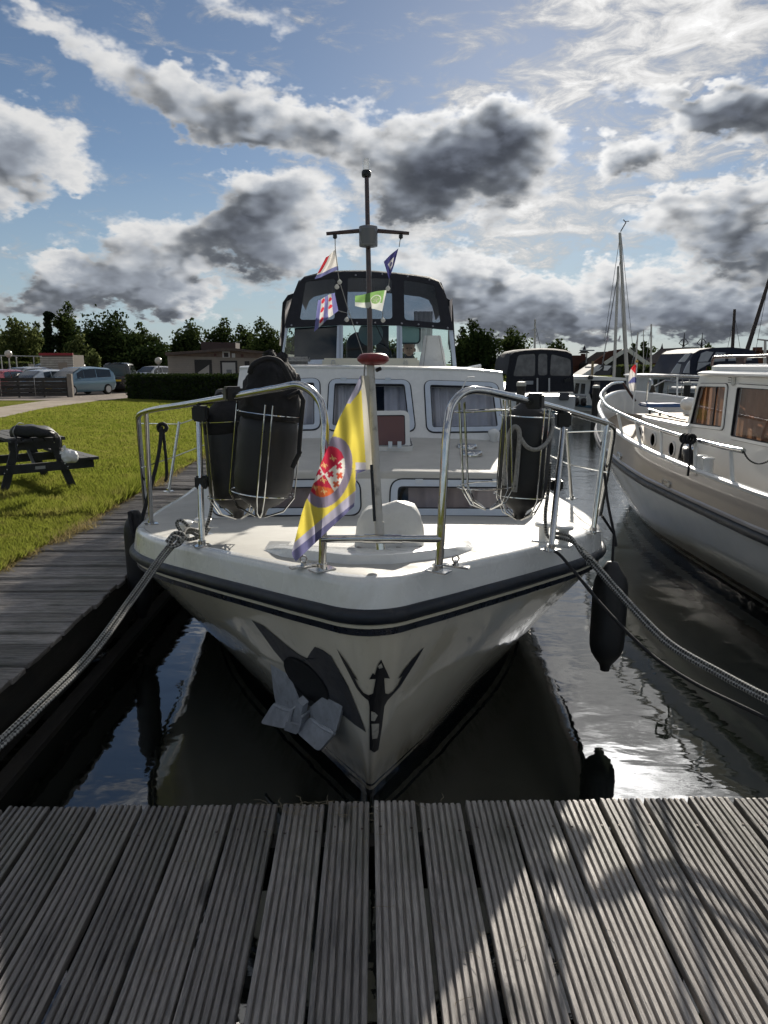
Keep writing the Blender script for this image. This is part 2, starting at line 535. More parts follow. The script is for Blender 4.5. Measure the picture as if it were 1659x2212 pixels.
def glass(name, tint=(1, 1, 1), refl=1.0, rough=0.0, haze=0.0, hazecol=(.5, .5, .5), ior=1.5):
    """thin pane: clear, with a Fresnel reflection and, for old plastic, a little milky scatter"""
    m = bpy.data.materials.new(name); m.use_nodes = True; MATS[name] = m
    t = NT(m.node_tree)
    for n in list(t.n): t.n.remove(n)
    out = t.node('ShaderNodeOutputMaterial')
    tr = t.node('ShaderNodeBsdfTransparent', ins={0: tuple(tint) + (1,)}).outputs[0]
    if haze > 0:
        df = t.node('ShaderNodeBsdfTranslucent', ins={0: tuple(hazecol) + (1,)}).outputs[0]
        tr = t.node('ShaderNodeMixShader', ins={0: haze, 1: tr, 2: df}).outputs[0]
    gl = t.node('ShaderNodeBsdfGlossy', ins={0: (1, 1, 1, 1), 'Roughness': rough}).outputs[0]
    fc = t.math('POWER', t.node('ShaderNodeLayerWeight', ins={'Blend': .5}).outputs['Facing'], 5.0)
    fr = t.math('MULTIPLY', t.math('MULTIPLY_ADD', fc, .95, .045), refl, clamp=True)
    t.l.new(t.node('ShaderNodeMixShader', ins={0: fr, 1: tr, 2: gl}).outputs[0], out.inputs[0])
    return m
def cloth(name, col, trans=.5, noise=None, rough=.85):
    m = bpy.data.materials.new(name); m.use_nodes = True; MATS[name] = m
    t = NT(m.node_tree)
    for n in list(t.n): t.n.remove(n)
    out = t.node('ShaderNodeOutputMaterial')
    c = tuple(col) + (1,)
    if noise:
        tc = t.node('ShaderNodeTexCoord').outputs['Object']
        c = t.mix(t.noise(tc, noise, 5), tuple(x * .75 for x in col), tuple(min(1, x * 1.15) for x in col))
    d = t.node('ShaderNodeBsdfDiffuse', ins={0: c}).outputs[0]
    tl = t.node('ShaderNodeBsdfTranslucent', ins={0: c}).outputs[0]
    t.l.new(t.node('ShaderNodeMixShader', ins={0: trans, 1: d, 2: tl}).outputs[0], out.inputs[0])
    return m

def wood_mat(name, dark, light, axis=1, groove=None, scale=1.0, rough=.75, knots=True, moss=None):
    """weathered timber: long grain along the board, knots, a tone for every board"""
    m = bpy.data.materials.new(name); m.use_nodes = True; MATS[name] = m
    t = NT(m.node_tree); b = t.n['Principled BSDF']
    tc = t.node('ShaderNodeTexCoord').outputs['Object']
    rnd = t.node('ShaderNodeObjectInfo').outputs['Random']
    off = t.node('ShaderNodeCombineXYZ', ins={0: t.math('MULTIPLY', rnd, 37.0), 1: t.math('MULTIPLY', rnd, 91.0), 2: rnd}).outputs[0]
    p = t.vmath('ADD', tc, off)
    st = [1.0, 1.0, 1.0]; st[axis] = .06
    kn = t.node('ShaderNodeTexVoronoi', feature='F1', ins={'Vector': t.vmath('MULTIPLY', p, tuple(7.0 if i != axis else 2.1 for i in range(3))), 'Scale': scale})
    kd = t.smooth(kn.outputs['Distance'], .0, .30, 1, 0)
    warp = t.vmath('SCALE', t.vmath('SUBTRACT', t.noise(t.vmath('MULTIPLY', p, tuple(3.0 if i != axis else 1.2 for i in range(3))), 2.5, 3, out=1), (.5, .5, .5)), sc=.022)
    pg = t.vmath('ADD', p, warp)
    if knots:
        kv = t.vmath('SCALE', t.vmath('SUBTRACT', kn.outputs['Color'], (.5, .5, .5)), sc=t.math('MULTIPLY', kd, .05))
        pg = t.vmath('ADD', pg, kv)
    grain = t.noise(t.vmath('MULTIPLY', pg, tuple(st)), 190 * scale, 6, .65)
    broad = t.noise(t.vmath('MULTIPLY', p, tuple(.22 if i == axis else 1 for i in range(3))), 11 * scale, 4, .6)
    tone = t.math('ADD', t.math('MULTIPLY_ADD', grain, .95, -.18), t.math('MULTIPLY_ADD', broad, .75, -.34))
    c = t.mix(t.smooth(tone, .0, .72, kind='LINEAR'), dark, light)
    per = t.math('MULTIPLY_ADD', rnd, .75, .58)
    c = t.vmath('SCALE', c, sc=per)
    if knots:
        c = t.mix(t.math('MULTIPLY', t.smooth(kd, .45, .90), .8), c, tuple(x * .35 for x in dark))
    if moss:
        mz = t.noise(tc, 1.7, 5, .6)
        c = t.mix(t.math('MULTIPLY', t.smooth(mz, .5, .7), .45), c, moss)
    t.set(b, 'Base Color', c)
    b.inputs['Roughness'].default_value = rough
    b.inputs['Specular IOR Level'].default_value = .5
    bp = t.node('ShaderNodeBump', ins={'Height': t.math('ADD', grain, t.math('MULTIPLY', kd, -.25)), 'Strength': .8, 'Distance': .0035})
    t.set(b, 'Normal', bp.outputs[0])
    return m

WHITE = mat('white_gelcoat', (.70, .705, .69), .22, coat=.5, noise=(2.5, .05), dirt=(5, (.45, .42, .36), .35), bump=(6, .08, .01))
DECKW = mat('deck_paint', (.47, .46, .425), .62, spec=.25, noise=(6, .06), dirt=(9, (.40, .38, .33), .35), bump=(260, .25, .001))
CREAM = mat('cream_topside_paint', (.58, .54, .45), .20, coat=.6, noise=(1.3, .05), dirt=(3, (.36, .33, .27), .25), bump=(3, .10, .02))
RUB = mat('dark_rubber', (.010, .014, .022), .42, noise=(14, .35), dirt=(18, (.10, .09, .08), .45), bump=(60, .3, .002))
BLACK = mat('black_plastic', (.012, .012, .014), .45, noise=(20, .3))
NAVY = mat('navy_paint', (.012, .016, .026), .25, coat=.4, noise=(6, .3), dirt=(12, (.06, .06, .065), .5))
STEEL = mat('stainless_steel', (.56, .56, .55), .07, metal=1.0, noise=(30, .1), dirt=(25, (.28, .25, .22), .35))
GALV = mat('galvanised_steel', (.38, .40, .43), .42, metal=.25, noise=(18, .2), dirt=(30, (.20, .18, .16), .6), bump=(90, .3, .001))
ALU = mat('pale_blue_aluminium', (.52, .58, .66), .35, metal=.15, noise=(8, .05), coat=.2)
GASKET = mat('window_gasket', (.012, .014, .02), .5)
FENDER = mat('black_fender_vinyl', (.013, .013, .014), .45, noise=(5, .25), dirt=(9, (.045, .042, .04), .5), bump=(40, .15, .002))
BAGCLOTH = mat('black_fender_sock', (.014, .014, .016), .85, noise=(30, .3), bump=(24, .5, .01))
CANVAS = mat('black_canvas', (.013, .014, .020), .8, noise=(12, .25), bump=(7, .5, .02))
CANVASW = mat('white_cover_cloth', (.62, .62, .60), .55, noise=(5, .06), dirt=(6, (.42, .41, .38), .5), bump=(5, .6, .03))
GLASS = glass('clear_glass', (.74, .88, .86), 1.0)
CABGL = glass('cabin_glass', (.86, .88, .92), 1.0)
VINYL = glass('clear_vinyl', (.24, .28, .35), 1.0, .06, .16, (.24, .28, .34))
TINT = mat('tinted_acrylic', (.16, .085, .075), .12, coat=.5)
CURT = cloth('grey_curtain', (.72, .72, .76), .35, 9)
CURTB = cloth('brown_curtain', (.33, .15, .085), .35, 9)
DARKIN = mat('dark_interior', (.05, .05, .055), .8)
MASTW = mat('varnished_mast_wood', (.038, .014, .012), .3, coat=.5, noise=(20, .4))
WORNW = mat('worn_white_pole', (.56, .54, .50), .5, noise=(14, .1), dirt=(16, (.07, .06, .05), .9))
REDK = mat('red_knob_paint', (.20, .022, .026), .45, noise=(40, .35), bump=(120, .4, .002))
BRUSH = mat('brush_bristles', (.36, .35, .33), .95, noise=(60, .3), bump=(160, 1.0, .01))
ROPEBLK = mat('black_rope', (.012, .012, .014), .8, bump=(150, .6, .003))
def rope_mat(name, a, b, scale):
    m = bpy.data.materials.new(name); m.use_nodes = True; MATS[name] = m
    t = NT(m.node_tree); bs = t.n['Principled BSDF']
    uv = t.node('ShaderNodeUVMap').outputs[0]
    ck = t.node('ShaderNodeTexChecker', ins={'Vector': t.node('ShaderNodeMapping', ins={'Vector': uv, 'Rotation': (0, 0, R(45)), 'Scale': (scale, scale, 1)}).outputs[0], 'Scale': 1.0})
    nz = t.noise(t.vmath('SCALE', uv, sc=scale), .8, 3)
    nz2 = t.noise(t.vmath('SCALE', uv, sc=scale), .18, 4, .7)
    c = t.mix(t.smooth(t.math('MULTIPLY', ck.outputs[1], nz), .3, .45), a, b)
    c = t.mix(t.smooth(nz2, .4, .7, 0, .55), c, (.12, .115, .10))
    t.set(bs, 'Base Color', c); bs.inputs['Roughness'].default_value = .85
    t.set(bs, 'Normal', t.node('ShaderNodeBump', ins={'Height': ck.outputs[1], 'Strength': .6, 'Distance': .003}).outputs[0])
    return m
ROPE = rope_mat('flecked_mooring_rope', (.36, .36, .34), (.018, .018, .02), 1.0)
ROPEG = mat('grey_rope', (.30, .29, .27), .9, noise=(120, .35), bump=(170, .8, .004))
def rope_tube(name, path, r, material, parent=None, n=10, lay=None, strands=1):
    """rope with a braided map running along it"""
    P = [Vector(p) for p in path]
    mb = MB(); mb.tube(P, r, n)
    ob = mb.build(name, material, parent, smooth=60, fix=False)
    me = ob.data; uv = me.uv_layers.new(name='UVMap')
    L = [0.0]
    for i in range(1, len(P)): L.append(L[-1] + (P[i] - P[i - 1]).length)
    k = 0; unit = r * 2 * math.pi / 6
    data = np.zeros(len(me.loops) * 2)
    for p in me.polygons:
        if len(p.vertices) == 4:
            ring_ = p.index % n
            for li, vi in zip(p.loop_indices, p.vertices):
                a = vi % n; i = vi // n
                if ring_ == n - 1 and a == 0: a = n
                data[2 * li] = a / n * 6; data[2 * li + 1] = L[i] / unit
    uv.data.foreach_set('uv', data)
    return ob
DECKWOOD = wood_mat('weathered_deck_wood', (.062, .057, .056), (.43, .395, .36), rough=.46, moss=(.10, .105, .075))
DECKWOODX = wood_mat('weathered_jetty_wood', (.075, .070, .068), (.36, .32, .28), axis=0, moss=(.05, .055, .035))
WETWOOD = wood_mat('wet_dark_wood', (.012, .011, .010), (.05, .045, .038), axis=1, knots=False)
PICNIC = wood_mat('black_stained_wood', (.010, .011, .013), (.045, .048, .052), axis=1, knots=False)

# ------------------------------------------------------------------ ground and water
def zl(y):
    if y < 12: return .5
    return max(.12, .5 - (y - 12) * .0107)
def atg(px, py, dz=0.0):
    d = ray(px, py); y = 2.0
    while y < 600:
        p = _C + d * (y / d.y)
        if p.z <= zl(y) + dz: return p
        y *= 1.004
    return p

def ground_mat():
    m = bpy.data.materials.new('lawn_turf'); m.use_nodes = True
    t = NT(m.node_tree); b = t.n['Principled BSDF']
    tc = t.node('ShaderNodeTexCoord').outputs['Object']
    big = t.noise(tc, .45, 5, .6); mid = t.noise(tc, 3.0, 6, .65); fine = t.noise(tc, 60, 4, .7)
    c = t.mix(t.smooth(big, .35, .65), (.115, .135, .024), (.19, .19, .045))
    c = t.mix(t.math('MULTIPLY', t.smooth(mid, .52, .72), .75), c, (.22, .18, .085))
    c = t.mix(t.smooth(fine, .35, .7, 0, .5), c, (.035, .06, .012))
    t.set(b, 'Base Color', c); b.inputs['Roughness'].default_value = .95; b.inputs['Specular IOR Level'].default_value = 0.0
    t.set(b, 'Normal', t.node('ShaderNodeBump', ins={'Height': t.math('ADD', fine, t.math('MULTIPLY', mid, 2.0)), 'Strength': .9, 'Distance': .03}).outputs[0])
    return m
def gravel_mat(name, a, b_):
    m = bpy.data.materials.new(name); m.use_nodes = True
    t = NT(m.node_tree); b = t.n['Principled BSDF']
    tc = t.node('ShaderNodeTexCoord').outputs['Object']
    v = t.node('ShaderNodeTexVoronoi', ins={'Vector': tc, 'Scale': 45.0})
    n = t.noise(tc, 1.2, 6, .65)
    c = t.mix(t.smooth(n, .3, .7), a, b_)
    c = t.mix(.35, c, t.mix(t.math('FRACT', t.math('MULTIPLY', v.outputs[0], 5)), a, b_))
    t.set(b, 'Base Color', c); b.inputs['Roughness'].default_value = .95; b.inputs['Specular IOR Level'].default_value = 0.0
    t.set(b, 'Normal', t.node('ShaderNodeBump', ins={'Height': v.outputs[0], 'Strength': .7, 'Distance': .02}).outputs[0])
    return m
TURF = ground_mat()
GRAVEL = gravel_mat('gravel_pale', (.30, .26, .215), (.44, .39, .33))
TARMAC = gravel_mat('car_park_paving', (.24, .21, .185), (.33, .29, .26))

mb = MB()
ys = [-60, -20, -2.2, 2, 6, 9, 12, 16, 20, 26, 32, 38, 47.5, 70, 120, 300, 1500]
xs_l = [-1500, -300, -80, -30, -12, -6, -2.74]
for i in range(len(ys) - 1):
    for j in range(len(xs_l) - 1):
        x0, x1, y0, y1 = xs_l[j], xs_l[j + 1], ys[i], ys[i + 1]
        mb.add([(x0, y0, zl(y0)), (x1, y0, zl(y0)), (x1, y1, zl(y1)), (x0, y1, zl(y1))], [(0, 1, 2, 3)])
    if ys[i] >= 47.5 or ys[i + 1] <= -2.2:
        xr = [-2.74, 10, 40, 120, 1500]
        for j in range(len(xr) - 1):
            x0, x1, y0, y1 = xr[j], xr[j + 1], ys[i], ys[i + 1]
            mb.add([(x0, y0, zl(y0)), (x1, y0, zl(y0)), (x1, y1, zl(y1)), (x0, y1, zl(y1))], [(0, 1, 2, 3)])
ground = tag(mb.build('ground', TURF, smooth=60), kind='structure')
mb = MB()
mb.add([(-2.74, -2.2, -1), (-2.74, 12, -1), (-2.74, 47.5, -1), (-2.74, 47.5, zl(47.5)), (-2.74, 12, .5), (-2.74, -2.2, .5)], [(0, 1, 4, 5), (1, 2, 3, 4)])
mb.add([(-2.74, 47.5, -1), (1500, 47.5, -1), (1500, 47.5, zl(47.5)), (-2.74, 47.5, zl(47.5))], [(0, 1, 2, 3)])
mb.add([(-2.74, -2.2, -1), (300, -2.2, -1), (300, -2.2, .5), (-2.74, -2.2, .5)], [(0, 1, 2, 3)])
tag(mb.build('quay_wall', mat('quay_sheet_piling', (.05, .042, .035), .8, noise=(4, .4))), kind='structure')

def water_mat():
    m = bpy.data.materials.new('harbour_water'); m.use_nodes = True
    t = NT(m.node_tree); b = t.n['Principled BSDF']
    tc = t.node('ShaderNodeTexCoord').outputs['Object']
    b.inputs['Base Color'].default_value = (.007, .009, .007, 1)
    b.inputs['Roughness'].default_value = .015
    b.inputs['IOR'].default_value = 2.15
    sep = t.node('ShaderNodeSeparateXYZ', ins={0: tc})
    far = t.smooth(sep.outputs[1], 4.5, 13.0, .06, 1.0); calm = t.smooth(sep.outputs[1], 3.0, 9.0, .45, 1.0)
    n1 = t.noise(t.vmath('MULTIPLY', tc, (1.0, 1.6, 1)), 2.2, 3, .5, .3)
    n2 = t.noise(t.vmath('MULTIPLY', tc, (1.0, 2.2, 1)), 8.0, 4, .55, .2)
    h = t.math('ADD', t.math('MULTIPLY', n1, calm), t.math('MULTIPLY', t.math('MULTIPLY', n2, far), .55))
    t.set(b, 'Normal', t.node('ShaderNodeBump', ins={'Height': h, 'Strength': .30, 'Distance': .03}).outputs[0])
    return m
mb = MB()
mb.add([(-2.74, -2.2, 0), (400, -2.2, 0), (400, 47.5, 0), (-2.74, 47.5, 0)], [(0, 1, 2, 3)])
tag(mb.build('water', water_mat()), kind='structure')
mb = MB(); mb.add([(-2.74, -2.2, -1), (400, -2.2, -1), (400, 47.5, -1), (-2.74, 47.5, -1)], [(0, 1, 2, 3)])
tag(mb.build('harbour_bed', mat('harbour_mud', (.03, .028, .02), .9)), kind='structure')

def strip(name, lo, hi, dz, material):
    """a band of ground between two edges surveyed in the photograph"""
    mb = MB(); A = [atg(*p) for p in lo]; B = [atg(*p) for p in hi]
    for i in range(len(A) - 1):
        n = 6
        for k in range(n):
            q = []
            for (P, t0) in ((A, k / n), (A, (k + 1) / n), (B, (k + 1) / n), (B, k / n)):
                p = P[i].lerp(P[i + 1], t0); q.append((p.x, p.y, zl(p.y) + dz))
            mb.add(q, [(0, 1, 2, 3)])
    return tag(mb.build(name, material), kind='structure')
strip('gravel_path', [(-190, 945), (0, 903), (90, 883), (170, 872), (240, 862), (300, 852), (430, 842)],
      [(-190, 905), (0, 880), (80, 868), (150, 861), (200, 855), (300, 846), (430, 838)], .006, GRAVEL)
mb = MB()
cp = [(-60, 34.6), (-13.0, 35.0), (-12.0, 36.2), (-12.2, 39.5), (-8, 41.0), (-3.5, 41.0), (-3.5, 62), (-60, 62)]
tr = tessellate_polygon([[Vector((x, y, 0)) for x, y in cp]])
v = [(x, y, zl(y) + .010) for x, y in cp]
mb = MB(); nseg = [(-60, 34.8), (-12.6, 34.8), (-3.5, 40.5)]
for (x0, x1, y0) in ((-60, -12.6, 35.0), (-12.6, -3.5, 40.5)):
    yy = [y0, 41, 44, 47, 52, 62] if y0 < 40 else [y0, 44, 47, 52, 62]
    for i in range(len(yy) - 1):
        mb.add([(x0, yy[i], zl(yy[i]) + .012), (x1, yy[i], zl(yy[i]) + .012), (x1, yy[i + 1], zl(yy[i + 1]) + .012), (x0, yy[i + 1], zl(yy[i + 1]) + .012)], [(0, 1, 2, 3)])
tag(mb.build('car_park', TARMAC), kind='structure')

# ------------------------------------------------------------------ grass blades
def grass_mat():
    m = bpy.data.materials.new('grass_blades'); m.use_nodes = True
    t = NT(m.node_tree)
    for n in list(t.n): t.n.remove(n)
    out = t.node('ShaderNodeOutputMaterial')
    tc = t.node('ShaderNodeTexCoord').outputs['Object']
    rnd = t.node('ShaderNodeNewGeometry').outputs['Random Per Island']
    big = t.noise(tc, .5, 4, .6); mid = t.noise(tc, 2.6, 5, .65)
    c = t.mix(t.smooth(big, .35, .65), (.105, .140, .020), (.175, .190, .038))
    c = t.mix(t.smooth(mid, .48, .70, 0, .9), c, (.29, .23, .10))
    c = t.mix(t.smooth(rnd, .3, 1.0, 0, .55), c, (.26, .245, .08))
    d = t.node('ShaderNodeBsdfDiffuse', ins={0: c}).outputs[0]
    tl = t.node('ShaderNodeBsdfTranslucent', ins={0: t.mix(.5, c, (.19, .225, .025))}).outputs[0]
    t.l.new(t.node('ShaderNodeMixShader', ins={0: .55, 1: d, 2: tl}).outputs[0], out.inputs[0])
    return m
def grass_field(n, seed):
    r = np.random.default_rng(seed)
    u = r.random(n); y = 3.2 * (34 / 3.2) ** (u ** 1.15)
    xl = np.maximum(-.56 * y - 1.0, -17.0)
    x = -2.72 + (xl + 2.72) * r.random(n)
    z = np.where(y < 12, .5, .5 - (y - 12) * .0107)
    # no blades on the gravel track or beyond it
    D = np.stack([x, y, z - CAM_H], 1); dep = D @ np.array(_f)
    qx = _CX + _F * (D @ np.array(_r)) / dep; qy = _CY - _F * (D @ np.array(_u)) / dep
    keep = qy > np.interp(qx, [-190, 0, 90, 170, 240, 300, 430], [945, 903, 883, 872, 862, 854, 850]) + 1.0 + r.normal(0, .8, n)
    x, y, z = x[keep], y[keep], z[keep]; n = len(x)
    # patchy length: longer in clumps, under the table and along the jetty edge
    pn = np.sin(x * 2.1 + 1.3 * np.sin(y * 1.7)) * np.sin(y * 2.3 + 1.1 * np.sin(x * 1.9))
    h = (.020 + .018 * r.random(n)) * (1 + .5 * np.maximum(pn, 0)) * (1 + .02 * y)
    near_table = (np.abs(x + 3.7) < 1.0) & (np.abs(y - 8.3) < 1.3)
    h = np.where(near_table, h * 1.9, h)
    edge = x > -2.95
    h = np.where(edge, h * 1.6, h)
    w = (.003 + .0035 * r.random(n)) * (1 + .09 * y)
    a = r.random(n) * 6.283; lean = h * (.35 + .5 * r.random(n)); la = r.random(n) * 6.283
    co, si = np.cos(a) * w, np.sin(a) * w
    v = np.empty((n, 3, 3))
    v[:, 0] = np.stack([x - co, y - si, z], 1); v[:, 1] = np.stack([x + co, y + si, z], 1)
    v[:, 2] = np.stack([x + np.cos(la) * lean, y + np.sin(la) * lean, z + h], 1)
    me = bpy.data.meshes.new('grass')
    me.vertices.add(n * 3); me.vertices.foreach_set('co', v.reshape(-1))
    me.loops.add(n * 3); me.loops.foreach_set('vertex_index', np.arange(n * 3, dtype=np.int32))
    me.polygons.add(n); me.polygons.foreach_set('loop_start', np.arange(0, n * 3, 3, dtype=np.int32))
    me.polygons.foreach_set('loop_total', np.full(n, 3, dtype=np.int32))
    me.update(); me.validate()
    me.materials.append(grass_mat())
    o = bpy.data.objects.new('grass', me); COL.objects.link(o)
    return tag(o, 'short mown green lawn grass beside the wooden jetty', 'grass', kind='stuff')
grass_field(230000, 3)
# dry clippings and long stalks lying over the jetty edge
rg = np.random.default_rng(8); nd_ = 9000
yy = 3.0 * (15 / 3.0) ** rg.random(nd_); clump = np.sin(yy * 5.1) * .5 + np.sin(yy * 13.7) * .35 + np.sin(yy * 2.2)
xx = -2.74 + rg.normal(0, .055, nd_) + .05 * clump
aa = rg.random(nd_) * 6.283; ll = .03 + .06 * rg.random(nd_); hh = .012 + .05 * rg.random(nd_) ** 2 * (1 + .5 * clump)
v = np.empty((nd_, 3, 3)); zz0 = np.where(yy < 12, .5, .5 - (yy - 12) * .0107) + .002
v[:, 0] = np.stack([xx - .003 * np.sin(aa), yy + .003 * np.cos(aa), zz0], 1); v[:, 1] = np.stack([xx + .003 * np.sin(aa), yy - .003 * np.cos(aa), zz0], 1); v[:, 2] = np.stack([xx + np.cos(aa) * ll, yy + np.sin(aa) * ll, zz0 + hh], 1)
mb = MB(); mb.v = [tuple(p) for p in v.reshape(-1, 3)]; mb.f = [(3 * i, 3 * i + 1, 3 * i + 2) for i in range(nd_)]; mb.m = [0] * nd_
tag(mb.build('dry_grass', cloth('dry_grass_stalks', (.34, .28, .13), .4, 3), fix=False), 'dry grass clippings along the edge of the side jetty', 'grass', kind='stuff')

# ------------------------------------------------------------------ jetties
def board_mesh(name, w, L, th, grooves, nseg, seed, ridge_round=.0015, wob=.0012, screws=(), gd=.011):
    """decking board along +Y from y=0 to y=-L with ridges along it; weathered, ends slightly rounded"""
    rnd = random.Random(seed); nr = grooves + 1
    gw = .0056; rw = (w - grooves * gw) / nr
    prof = []                      # (x, z, is_top_of_ridge)
    x = -w / 2
    prof.append((x, -th))
    for i in range(nr):
        prof += [(x + .0004, -.003), (x + .0026, 0), (x + rw - .0026, 0), (x + rw - .0004, -.003)]
        x += rw
        if i < grooves: prof += [(x + .0006, -gd), (x + gw - .0006, -gd)]; x += gw
    prof.append((w / 2, -th))
    n = len(prof); v = []; f = []
    hj = [rnd.uniform(-.0009, .0007) for _ in range(n)]
    bend = rnd.uniform(-.003, .003); twist = rnd.uniform(-.004, .004)
    ends = [rnd.uniform(0, .006) for _ in range(n)]
    for s_ in range(nseg + 1):
        t = s_ / nseg
        for k, (px, pz) in enumerate(prof):
            jx = rnd.uniform(-1, 1) * wob * .35 if 0 < k < n - 1 else 0
            jz = rnd.uniform(-1, .4) * wob if 0 < k < n - 1 and pz > -.004 else 0
            y = -t * L
            if s_ == 0: y -= ends[k]; jz -= .002 if pz > -.004 else 0
            if s_ == 1: y = -.009
            v.append((px + jx + bend * math.sin(t * 3.1), y, pz + hj[k] * (pz > -.004) + jz + twist * px / w * (t - .5) * 2))
    for s_ in range(nseg):
        for k in range(n):
            k2 = (k + 1) % n
            f.append((s_ * n + k, s_ * n + k2, (s_ + 1) * n + k2, (s_ + 1) * n + k))
    f.append(tuple(range(n))); f.append(tuple(nseg * n + k for k in range(n - 1, -1, -1)))
    me = bpy.data.meshes.new(name); me.from_pydata(v, [], f)
    bm = bmesh.new(); bm.from_mesh(me); bmesh.ops.recalc_face_normals(bm, faces=bm.faces[:]); bm.to_mesh(me); bm.free()
    me.materials.append(DECKWOOD)
    if screws:
        bm = bmesh.new(); bm.from_mesh(me)
        for yy in screws:
            for xx in (-w * .34, w * .34):
                xx += rnd.uniform(-.006, .006); y2 = yy + rnd.uniform(-.01, .01); vs = [bm.verts.new((xx + .0048 * math.cos(a), y2 + .0048 * math.sin(a), .0012)) for a in np.linspace(0, 6.28, 9)[:-1]]
                fc = bm.faces.new(vs); fc.material_index = 1
        bm.to_mesh(me); bm.free(); me.materials.append(mat('rusty_screw', (.05, .035, .028), .6, metal=.3))
    return me
JTILT = R(2.2); PITCHB = .1587
jetty = thing('jetty', 'grey grooved timber jetty in the foreground under the bow', 'jetty', (0, 1.0, 0))
bms = [board_mesh('plank', .1430, 2.75, .030, 6, 26, 20 + i, screws=(-.15, -1.0)) for i in range(6)]
rnd = random.Random(4)
for k in range(-17, 22):
    o = bpy.data.objects.new('plank', bms[rnd.randrange(6)]); COL.objects.link(o)
    o.parent = jetty
    x = .005 + (k + .5) * PITCHB + rnd.uniform(-.003, .003)
    o.location = (x, 2.252 + rnd.uniform(-.010, .008) - 1.0, .5 + rnd.uniform(-.003, .002))
    o.rotation_euler = (JTILT, rnd.uniform(-.006, .006), rnd.uniform(-.006, .006))
def jz(y): return .5 - (2.252 - y) * math.tan(JTILT)
for y in (2.10, 1.25, .35, -.3):
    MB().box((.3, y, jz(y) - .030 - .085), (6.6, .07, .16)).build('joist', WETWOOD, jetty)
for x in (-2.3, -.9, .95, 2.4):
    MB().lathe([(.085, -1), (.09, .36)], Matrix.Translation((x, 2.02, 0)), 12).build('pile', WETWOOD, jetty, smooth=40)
# dry roots and straws caught on the edge
mb = MB(); rs = random.Random(11)
for i in range(70):
    cx, cy = (-.18 + rs.gauss(0, .10), 2.235 - abs(rs.gauss(0, .05))) if i < 45 else (rs.uniform(-.9, .9), rs.uniform(1.45, 2.24))
    p = V(cx, cy, jz(cy) + .006); pts = [p]; a = rs.uniform(0, 6.28)
    for q in range(5):
        a += rs.uniform(-.9, .9); s_ = rs.uniform(.006, .018)
        p = p + V(math.cos(a) * s_, math.sin(a) * s_ * .8, rs.uniform(-.003, .004)); p.z = max(p.z, jz(p.y) + .003); pts.append(p.copy())
    mb.tube(pts, .0007, 4)
tag(mb.build('dry_straw', mat('dry_straw', (.22, .18, .12), .9)), 'dry grass roots and straws caught on the jetty edge', 'straw', kind='stuff')

side = thing('side_jetty', 'weathered timber side jetty along the lawn, left of the boat', 'jetty', (-2.2, 6, 0))
sbm = [board_mesh('plank', .134, .97, .030, 8, 6, 60 + i, wob=.002, gd=.0045) for i in range(5)]
y = .75; k = 0
while y < 16.5:
    o = bpy.data.objects.new('plank', sbm[rnd.randrange(5)]); COL.objects.link(o); o.parent = side
    o.rotation_euler = (rnd.uniform(-.007, .007), rnd.uniform(-.03, .03), R(-90) + rnd.uniform(-.012, .012))
    o.location = (-1.745 + rnd.uniform(-.012, .012) + 2.2, y - 6, .5 + rnd.uniform(-.013, .007))
    y += .1535; k += 1
mb = MB()
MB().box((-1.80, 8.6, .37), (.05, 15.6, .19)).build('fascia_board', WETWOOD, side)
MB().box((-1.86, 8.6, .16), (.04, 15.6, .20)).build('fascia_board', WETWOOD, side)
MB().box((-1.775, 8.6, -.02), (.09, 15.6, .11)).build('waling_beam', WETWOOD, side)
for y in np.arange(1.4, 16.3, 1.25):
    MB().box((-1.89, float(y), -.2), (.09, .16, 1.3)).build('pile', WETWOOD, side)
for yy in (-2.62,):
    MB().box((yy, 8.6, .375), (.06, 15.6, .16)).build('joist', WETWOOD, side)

# ------------------------------------------------------------------ the moored motor cruiser
boat = thing('motor_cruiser', 'white and cream motor cruiser seen bow on, moored against the front jetty', 'motorboat', (0, 7.4, 0))
GT = [(0, 2.60), (.10, 2.635), (.20, 2.735), (.33, 2.87), (.50, 3.06), (.70, 3.28), (.90, 3.51), (1.12, 3.77), (1.32, 4.07), (1.46, 4.40), (1.54, 4.85), (1.58, 5.5), (1.60, 6.6), (1.60, 8.2), (1.57, 10.2), (1.48, 12.2)]
GW = [(0, 3.02), (.045, 3.09), (.10, 3.18), (.17, 3.30), (.27, 3.47), (.39, 3.68), (.52, 3.92), (.67, 4.20), (.82, 4.52), (.96, 4.88), (1.09, 5.3), (1.20, 5.85), (1.30, 6.6), (1.36, 8.2), (1.36, 10.2), (1.28, 12.2)]
def sheer(y):
    if y < 4.6: return 1.2 - .115 * (y - 2.6)
    return max(.90, .97 - .05 * (y - 4.6))
def both(pts):
    """smooth one side, then run from port quarter round the bow to starboard quarter"""
    P = [V(x, y, 0) for x, y in pts]
    Q = spline([V(-P[1].x, P[1].y, 0)] + P, 5)[5:]
    return [V(-p.x, p.y, 0) for p in reversed(Q[1:])] + Q
GTs, GWs = both(GT), both(GW)
NG = len(GTs)
GN = []
for i in range(NG):
    a, b = GTs[max(i - 1, 0)], GTs[min(i + 1, NG - 1)]
    t_ = (b - a).normalized(); GN.append(V(t_.y, -t_.x, 0) * 1.0)
